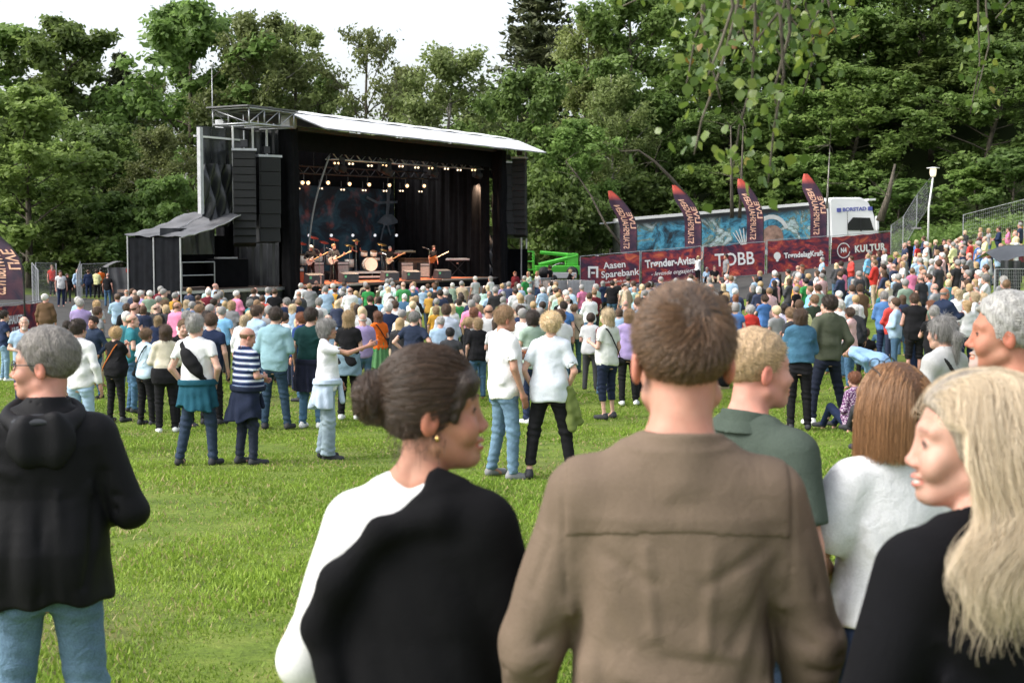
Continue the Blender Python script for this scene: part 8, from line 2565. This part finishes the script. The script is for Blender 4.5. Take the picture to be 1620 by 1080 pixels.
def bun_strands():
    p, nm = scalp(6000, 1)
    b = np.array([0.0, -0.108, 0.030]); k = 9
    u0 = (p - CR_C) / CR_R; u0 /= np.linalg.norm(u0, axis=1, keepdims=True)
    ub = (b - CR_C) / CR_R; ub /= np.linalg.norm(ub)
    out = []
    for i in range(k):
        s = i / (k - 1); u = u0 * (1 - s) + ub * s; u /= np.linalg.norm(u, axis=1, keepdims=True)
        out.append(CR_C + u * (CR_R + 0.0135 + 0.004 * math.sin(s * 3.14) + 0.002 * rng.normal(0, 1, (len(p), 1)) * (i > 0)))
    A = np.stack(out, 1)
    n = 1600; th = rng.uniform(0, 6.28, n); ph = rng.uniform(-1.2, 1.2, n); bc = np.array([0, -0.128, 0.030]); out = []
    for i in range(k):
        a = th + i * 0.28; pp = ph + 0.25 * np.sin(i * 0.5 + th * 3)
        r = 1.02 + 0.22 * rng.uniform(0, 1, n) ** 2 + 0.10 * np.sin(th * 5 + i * 0.6)
        out.append(bc + np.stack([0.050 * r * np.cos(a) * np.cos(pp), -0.042 * r * np.sin(pp) * 1.0, 0.047 * r * np.sin(a) * np.cos(pp)], 1))
    B = np.stack(out, 1)
    # loose wisps at the temple and nape
    n = 150; w0 = np.stack([np.sign(rng.uniform(-1, 1, n)) * rng.uniform(0.062, 0.078, n), rng.uniform(-0.10, 0.02, n), rng.uniform(-0.07, 0.0, n)], 1)
    C = grow(w0, np.tile(np.array([0, -0.3, -1.0]), (n, 1)), 0.006, k - 1, lambda q, d, i: rng.normal(0, 0.25, (n, 3)), 0.005)
    return np.concatenate([A, B, C])
strand_object("hair_strands", bun_strands(), 0.00060, t, (0.060, 0.033, 0.019), fig.M_head())
o = MB().lathe([(0.004, -0.006), (0.005, 0.0), (0.004, 0.006)], (0, 0, 0), 8).build("earring", M_GOLD, t, True)
o.matrix_local = fig.M_head() @ Matrix.Translation((0.083, 0.0, -0.048))

# --- man in the black hooded jacket
def black_jacket(fig, p):
    x, y, z = p
    d = fig.top(p, sleeve=0.96, hem=0.83, infl=0.016, loose=0.8, arm_infl=0.014, fold=0.010, collar=0.05, fk=15, ph=0.9, flare=0.11, square=2.4, cr=auto_creases(9, 12, 1.1) + [((0.20, -0.09, 1.28), (0.12, -0.14, 0.90), 0.020, 0.012), ((0.0, -0.15, 1.25), (-0.02, -0.17, 0.84), 0.016, 0.012), ((0.05, -0.15, 1.22), (0.06, -0.17, 0.84), 0.018, -0.010), ((-0.10, -0.15, 1.25), (-0.12, -0.17, 0.84), 0.020, 0.012), ((0.24, -0.08, 1.20), (0.31, -0.05, 1.15), 0.014, 0.010), ((0.24, -0.08, 1.15), (0.31, -0.03, 1.11), 0.012, 0.010)])
    back = sstep(0.0, -0.08, y)
    d = d + back * 0.008 * np.sin(x * 42 + 0.6 * np.sin(z * 7)) * np.clip((1.25 - z) * 3, 0, 1)
    return d
def jacket_hood(fig, p):
    x, y, z = p
    r = np.sqrt((x / 1.25) ** 2 + (y + 0.035) ** 2)
    ring = np.sqrt((r - 0.092) ** 2 + ((z - 1.475 - 0.35 * (y + 0.05)) * 0.8) ** 2) - 0.026
    bag = ell((x, y, z + 0.10 * np.abs(x)), (0, -0.142, 1.405), (0.120, 0.030, 0.095)) + 0.008 * np.cos(x * 55)
    d = smin(ring, bag, 0.04) + 0.008 * wav(p, 26, 0.5)
    return smax(d, y - 0.10, 0.02)
def hood_lining(fig, p):
    x, y, z = p
    return smax(ell(p, (0, -0.115, 1.462), (0.100, 0.050, 0.030)), -(z - 1.46), 0.01) + 0.003 * wav(p, 30)
grey_hair = (0.17, 0.155, 0.14)
t, fig = fore("grey-haired man in glasses and black hooded jacket at the left edge", 66, 520, 4.9, -14, 0, 1.34, dict(R=((0.285, -0.03, 1.13), (0.17, 0.22, 1.08)), L=((-0.30, 0.02, 1.14), (-0.15, 0.25, 1.12))),
              [("jacket", black_jacket, (-0.46, -0.36, 0.74), (0.46, 0.44, 1.62), 0.009, (0.008, 0.008, 0.0095), M_SOFTSHELL), ("hood", jacket_hood, (-0.24, -0.26, 1.28), (0.24, 0.12, 1.60), 0.0075, (0.011, 0.011, 0.013), M_SOFTSHELL), ("hood_lining", hood_lining, (-0.16, -0.22, 1.40), (0.16, -0.03, 1.53), 0.006, (0.045, 0.048, 0.055), M_SOFTSHELL)],
              (0.51, 0.27, 0.205), shell(lambda p: hair_short(p, 0.012, 0.006, 1.3, 0.003), *HB, 0.005), grey_hair, dict(nose=1.03, brow=0.6, stubble=0.95), bottom=dict(width=0.01), botcol=(0.115, 0.195, 0.285), fat=0.3)
strand_object("hair_strands", short_strands(8000, 0.034, lambda p: np.stack([0 * p[:, 0], -p[:, 1] * 0 - 0.6 + 0 * p[:, 0], -0.8 - 0 * p[:, 0]], 1), 0.4, 0.006, 0.2, 5, 0.5), 0.00065, t, (0.25, 0.23, 0.21), fig.M_head())
def glasses(t, fig, z=0.0, y=0.0):
    mb = MB()
    for s in (-1, 1):
        mb.tube([(s * (0.031 + 0.021 * math.cos(a)), 0.094 - 0.05 * abs(0.021 * math.cos(a)), 0.001 + 0.016 * math.sin(a)) for a in np.linspace(0, 6.283, 15)], 0.0022, 5, False)
        mb.tube([(s * 0.051, 0.090, 0.005), (s * 0.074, 0.060, 0.006), (s * 0.082, -0.005, 0.006), (s * 0.082, -0.03, -0.008)], 0.0024, 5)
    mb.tube([(-0.010, 0.096, 0.003), (0, 0.098, 0.005), (0.010, 0.096, 0.003)], 0.002, 5)
    o = mb.build("glasses", M_SUNGLASS, t, True); o.matrix_local = fig.M_head() @ Matrix.Translation((0, y, z))
    return o
glasses(t, fig)

# --- man in the green polo shirt
def polo(fig, p):
    return fig.top(p, sleeve=0.40, hem=0.82, infl=0.010, loose=0.6, arm_infl=0.014, fold=0.007, collar=0.012, fk=22, ph=3.3, cr=auto_creases(17, 14, 1.0))
def polo_collar(fig, p):
    x, y, z = p
    c = smax(np.abs(fig.neck(p, 0.020) - 0.30 * np.clip(1.50 - z, 0, 0.06)) - 0.005, np.maximum(z - 1.512 - 0.25 * -y, 1.452 - 0.10 * y - z), 0.004)
    return c
t, fig = fore("fair cropped man in dark green polo shirt beside the brown shirt, looking away", 1192, 519, 4.35, 48, 0, -0.45, 'down',
              [("polo_shirt", polo, None, None, 0.008, (0.068, 0.088, 0.072), M_CLOTH), ("collar", polo_collar, (-0.14, -0.16, 1.42), (0.14, 0.14, 1.58), 0.005, (0.064, 0.084, 0.068), M_CLOTH)],
              (0.54, 0.28, 0.215), shell(lambda p: hair_short(p, 0.006, 0.012, 2.3, 0.002), *HB, 0.005), (0.42, 0.29, 0.17), dict(brow=0.85), bottom={}, botcol=(0.03, 0.05, 0.09), fat=0.25, shoulder=0.93)
strand_object("hair_strands", short_strands(6500, 0.022, lambda p: np.stack([p[:, 0] * 4, 0.9 + 0 * p[:, 0], -0.15 + 0 * p[:, 0]], 1), 0.7, 0.012, 0.25, 4, 0.35), 0.0006, t, (0.50, 0.36, 0.20), fig.M_head())

# --- woman with the auburn bob in the white puff-sleeved blouse
def puff_blouse(fig, p):
    return fig.top(p, sleeve=0.44, hem=0.93, infl=0.006, loose=0.5, arm_infl=0.016, fold=0.008, neck_r=0.070, neck_z=1.475, fk=20, ph=4.0, cuff_puff=0.020, cr=auto_creases(14, 16, 1.0))
def long_field(grav=0.55, wave=0.0, ph=None, part=0.0):
    def f(q, d, i):
        g = np.zeros_like(q); g[:, 2] = -grav
        if wave:
            g[:, 0] += wave * np.sin(q[:, 2] * 55 + ph); g[:, 1] += wave * np.cos(q[:, 2] * 48 + ph * 1.3)
        return g
    return f
auburn = (0.155, 0.068, 0.028)
t, fig = fore("woman with auburn bob and sunglasses on her head in white puff-sleeved blouse", 1418, 577, 4.3, -8, 1, 0.25, dict(R=((0.25, 0.02, 1.15), (0.10, 0.22, 1.05)), L=((-0.27, 0.02, 1.15), (-0.12, 0.22, 1.02))),
              [("blouse", puff_blouse, (-0.42, -0.26, 0.86), (0.42, 0.34, 1.60), 0.008, (0.70, 0.71, 0.73), M_CLOTH), ("wrist_strap", lambda fig, p: smin(cone(p, (-0.19, 0.12, 1.08), (-0.24, 0.06, 0.90), 0.007, 0.006), cone(p, (-0.24, 0.06, 0.90), (-0.25, 0.05, 0.72), 0.006, 0.010), 0.004), (-0.30, 0.0, 0.68), (-0.15, 0.18, 1.12), 0.006, (0.02, 0.02, 0.02), M_CLOTH)],
              SKIN['tan'], shell(lambda p: hair_bob(p, 0.8, 0.155), (-0.135, -0.20, -0.22), (0.135, 0.14, 0.175), 0.0055), tuple(c * 0.7 for c in auburn), bottom=dict(waist=1.0), botcol=(0.020, 0.034, 0.075), fat=0.35)
def bob_strands(n, k=15, step=0.019, part=0.0, L_=0.17, wave=0.05):
    p, nm = scalp(n, 1, 0.0); ph = rng.uniform(0, 6.28, n)
    d = nm * 0.5 + np.stack([np.sign(p[:, 0] - part) * 0.7, -0.25 + 0 * p[:, 0], -0.1 + 0 * p[:, 0]], 1)
    st = step * rng.uniform(0.85, 1.1, (n, 1))
    start = p[:, 2:3]
    paths = grow(p, d, st * 0.9, k, long_field(0.5, wave, ph), 0.018 + 0.010 * rng.uniform(0, 1, (n, 1)))
    # keep the face clear
    f = (paths[:, :, 1] > 0.035) & (paths[:, :, 2] < 0.03)
    paths[:, :, 1] = np.where(f, 0.035 - 0.2 * (paths[:, :, 1] - 0.035), paths[:, :, 1])
    paths[:, :, 2] = np.maximum(paths[:, :, 2], -L_ + 0.012 * np.sin(ph)[:, None] - 0.01 * rng.uniform(0, 1, (n, 1)))
    return paths
strand_object("hair_strands", bob_strands(7000), 0.0007, t, (0.30, 0.155, 0.070), fig.M_head())
o = glasses(t, fig); o.name = "sunglasses"; o.matrix_local = fig.M_head() @ Matrix.Translation((0, -0.03, 0.105)) @ Matrix.Rotation(R(18), 4, 'X')

# --- blonde woman close by on the right
def black_top(fig, p):
    return fig.top(p, sleeve=0.95, hem=0.80, infl=0.010, loose=0.6, arm_infl=0.016, fold=0.008, neck_r=0.080, neck_z=1.47, fk=13, ph=5.0, cr=auto_creases(23, 12, 1.0))
ash = (0.42, 0.36, 0.29)
def blonde_shell(p):
    d = cap_sdf(p, 0.016, 1, 0.004)
    return smin(d, curtain(p, 0.17, 0.100, 0.088, 1.0, 0.004, 0.005, -0.035), 0.03)
t, fig = fore("woman with long ash-blond hair and black top smiling in profile at the right", 1548, 592, 2.42, -24, 1, 0.98, dict(R=((0.26, 0.0, 1.15), (0.20, 0.16, 0.98)), L=((-0.27, 0.0, 1.15), (-0.20, 0.16, 0.98))),
              [("black_top", black_top, (-0.42, -0.28, 0.76), (0.42, 0.30, 1.60), 0.0085, (0.007, 0.007, 0.0085), M_KNIT)],
              (0.56, 0.33, 0.26), shell(blonde_shell, (-0.14, -0.20, -0.36), (0.14, 0.14, 0.175), 0.006), tuple(c * 0.75 for c in ash), dict(smile=0.85, brow=0.7, nose=1.0), bottom={}, botcol=(0.02, 0.02, 0.03), shoulder=0.97, pitch=-0.02, head_res=0.0036, neck_up=0.015, hsc=1.03)
def blonde_strands(n=14000, k=20):
    p, nm = scalp(n, 1, 0.006); ph = rng.uniform(0, 6.28, n); lock = np.round(ph * 3) / 3
    d = nm * 0.55 + np.stack([np.sign(p[:, 0] + 0.01) * 0.45, -1.25 + 0 * p[:, 0], 0.25 + 0 * p[:, 0]], 1)
    def body_push(q):
        # neck and shoulders below the chin
        r = np.sqrt((q[:, 0] / 1.0) ** 2 + (q[:, 1] + 0.04) ** 2)
        lim = np.interp(-q[:, 2], [0.05, 0.13, 0.17, 0.20, 0.24, 0.5], [0.0, 0.058, 0.075, 0.105, 0.115, 0.115])
        s = np.where(r < lim, lim / np.maximum(r, 1e-3), 1.0)
        q = q.copy(); q[:, 0] *= s; q[:, 1] = (q[:, 1] + 0.04) * s - 0.04
        return q
    paths = grow(p, d, 0.0185 * rng.uniform(0.85, 1.08, (n, 1)), k, long_field(0.26, 0.20, lock * 2), 0.012 + 0.012 * rng.uniform(0, 1, (n, 1)), body_push)
    for _ in range(3): paths[:, 1:-1] = 0.25 * paths[:, :-2] + 0.5 * paths[:, 1:-1] + 0.25 * paths[:, 2:]
    z = paths[:, :, 2]
    lim_y = np.where(z < -0.03, 0.015 + 0.22 * (z + 0.03), 9.0)
    paths[:, :, 1] = np.where(paths[:, :, 1] > lim_y, lim_y - 0.25 * np.minimum(paths[:, :, 1] - lim_y, 0.1), paths[:, :, 1])
    f = (paths[:, :, 1] > 0.022) & (z < 0.045) & (z > -0.125)
    paths[:, :, 1] = np.where(f, 0.022 - 0.15 * (paths[:, :, 1] - 0.022), paths[:, :, 1])
    # the near side falls forward over her shoulder in loose waves
    near = (paths[:, :, 0] < 0.02)
    lk = (lock * 2)[:, None]
    dn = sstep(-0.08, -0.26, z); wv = sstep(0.02, -0.12, z)
    paths[:, :, 1] += near * dn * (0.075 + 0.03 * np.sin(lk)) + wv * 0.012 * np.sin(z * 34 + lk)
    paths[:, :, 0] -= near * dn * 0.045 - wv * 0.010 * np.cos(z * 30 + lk * 1.4)
    paths[:, :, 2] += 0.05 * dn * (0.5 + 0.5 * np.sin(lk * 3))
    return paths
strand_object("hair_strands", blonde_strands(), 0.00045, t, (0.60, 0.49, 0.345), fig.M_head(), 0.35, M_FINESTRAND)

# --- grey-haired man with a goatee at the right edge
def sage_tee(fig, p):
    return fig.top(p, sleeve=0.36, hem=0.82, infl=0.010, loose=0.6, arm_infl=0.012, fold=0.006, neck_r=0.070, neck_z=1.475, fk=20, ph=6.0)
t, fig = fore("grey-haired man with white goatee in sage T-shirt at the right edge", 1604, 465, 4.8, -50, 0, 0.42, 'down', [("t_shirt", sage_tee, None, None, 0.009, (0.17, 0.235, 0.20), M_CLOTH)],
              (0.47, 0.22, 0.145), shell(lambda p: hair_short(p, 0.014, 0.012, 3.0, 0.004), *HB, 0.005), (0.40, 0.39, 0.37), dict(beard=(0.95, 1.75, 2.4), smile=0.6, brow=0.8, nose=1.02), bottom={}, fat=0.5)
strand_object("hair_strands", short_strands(6000, 0.036, lambda p: np.stack([p[:, 0] * 3, -0.9 + 0 * p[:, 0], 0.1 + 0 * p[:, 0]], 1), 0.5, 0.012, 0.25, 5, 0.5), 0.0007, t, (0.55, 0.54, 0.52), fig.M_head())

# ---------------------------------------------------------------- birch twigs hanging into view overhead
def leaf_proto():
    out = [(0, 0), (0.30, 0.20), (0.46, 0.42), (0.34, 0.68), (0.16, 0.88), (0, 1.06)]
    v, f = [], []
    pts = [(x, y) for x, y in out]
    mb = MB()
    for x, y in pts: mb.v.append((0, y, -0.04 * math.sin(y * 3)))
    for s in (-1, 1):
        base = len(mb.v)
        for x, y in pts: mb.v.append((s * x, y, 0.10 * x - 0.10 * y * y))
        for i in range(len(pts) - 1):
            q = (i, i + 1, base + i + 1, base + i)
            mb.f.append(q if s > 0 else q[::-1])
    return mb.mesh("leaf", True)
def fresh_leaf_material():
    m, nt, b, N, L = newmat("birch_leaf")
    oi = N.new("ShaderNodeObjectInfo")
    r = ramp(nt, oi.outputs["Random"], [(0.0, (0.06, 0.115, 0.022, 1)), (0.6, (0.13, 0.20, 0.036, 1)), (0.95, (0.22, 0.28, 0.05, 1)), (1.0, (0.25, 0.11, 0.03, 1))])
    L.new(r.outputs[0], b.inputs["Base Color"]); b.inputs["Roughness"].default_value = 0.32
    tr = N.new("ShaderNodeBsdfTranslucent"); L.new(r.outputs[0], tr.inputs[0])
    mx = N.new("ShaderNodeMixShader"); mx.inputs[0].default_value = 0.45
    L.new(b.outputs[0], mx.inputs[1]); L.new(tr.outputs[0], mx.inputs[2]); L.new(mx.outputs[0], N["Material Output"].inputs[0])
    return m
LEAFM = leaf_proto(); LEAFM.materials.append(fresh_leaf_material())
def birch_spray(label, twigs, d, size, per, seed):
    rr = random.Random(seed)
    base = P(twigs[0][0][0], -120, d)
    t = thing("birch_branch", label, "branch", base, 0, "birch branches hanging into view")
    main = MB()
    for tw in twigs:
        dd = d + rr.uniform(-0.5, 0.5)
        pts = [P(px, py, dd) - base for px, py in tw]
        main_pts = []
        for i in range(len(pts) - 1):
            for k in range(4): main_pts.append(pts[i].lerp(pts[i + 1], k / 4))
        main_pts.append(pts[-1])
        MB().tube(main_pts, [0.006 * (1 - 0.8 * i / len(main_pts)) + 0.001 for i in range(len(main_pts))], 5).build("twig", M_BARK, t, True)
        n = int(per * sum((pts[i + 1] - pts[i]).length for i in range(len(pts) - 1)))
        for k in range(n):
            u = rr.random() ** 0.85 * (len(main_pts) - 1); i = min(int(u), len(main_pts) - 2); p = main_pts[i].lerp(main_pts[i + 1], u - i)
            p = p + Vector((rr.gauss(0, 0.055), rr.gauss(0, 0.10), rr.gauss(0, 0.05)))
            o = bpy.data.objects.new("leaf", LEAFM); COL.objects.link(o); o.parent = t; o.location = p
            s = size * rr.uniform(0.7, 1.25); o.scale = (s, s, s)
            o.rotation_euler = (R(rr.gauss(-105, 30)), R(rr.uniform(-50, 50)), rr.uniform(0, 6.28))
    return t
birch_spray("nearest hanging birch branch with blurred green leaves above the flags", [
    [(1180, -120), (1165, 20), (1140, 110), (1110, 190), (1098, 245)], [(1190, -120), (1195, 40), (1190, 130), (1170, 200), (1160, 265)], [(1210, -120), (1235, 30), (1240, 120), (1225, 200), (1215, 290)],
    [(1120, -120), (1120, 0), (1100, 60), (1085, 140)], [(1160, -120), (1150, -20), (1180, 60), (1200, 90)], [(1130, -120), (1160, 10), (1140, 70), (1120, 120)]], 4.6, 0.036, 66, 3)
birch_spray("leafy birch twigs at the top edge behind the nearest hanging branch", [
    [(1240, -120), (1275, 10), (1290, 80), (1270, 150)], [(1290, -120), (1310, 0), (1325, 60)], [(1070, -120), (1030, -10), (985, 10)], [(1220, -120), (1200, 0), (1215, 60), (1250, 110)], [(1260, -120), (1240, 10), (1200, 60), (1175, 100)],
    [(1100, -120), (1130, -10), (1090, 40)], [(1300, -120), (1280, -20), (1240, 40), (1260, 100)], [(1180, -120), (1210, -30), (1170, 50), (1130, 90)]], 5.2, 0.036, 50, 5)
birch_spray("upper birch twigs with dense leaves just under the top edge", [[(1150, -120), (1175, -30), (1200, 30), (1240, 60)], [(1250, -120), (1230, -20), (1180, 30), (1140, 50)], [(1200, -120), (1230, 0), (1260, 40), (1300, 60)], [(1110, -120), (1150, 0), (1190, 20), (1210, 80)], [(1330, -120), (1300, 10), (1270, 60)], [(1140, -120), (1110, 20), (1120, 80), (1140, 160)], [(1240, -120), (1250, 50), (1225, 140), (1230, 190)]], 4.9, 0.036, 58, 12)
birch_spray("slender yellowing birch twig hanging at the upper right", [[(1545, -120), (1548, 30), (1550, 100), (1535, 180)], [(1560, -120), (1560, 10), (1565, 70), (1545, 150)], [(1620, -120), (1600, 0), (1575, 30)], [(1440, -120), (1470, -20), (1520, 5)]], 7.5, 0.042, 38, 8)
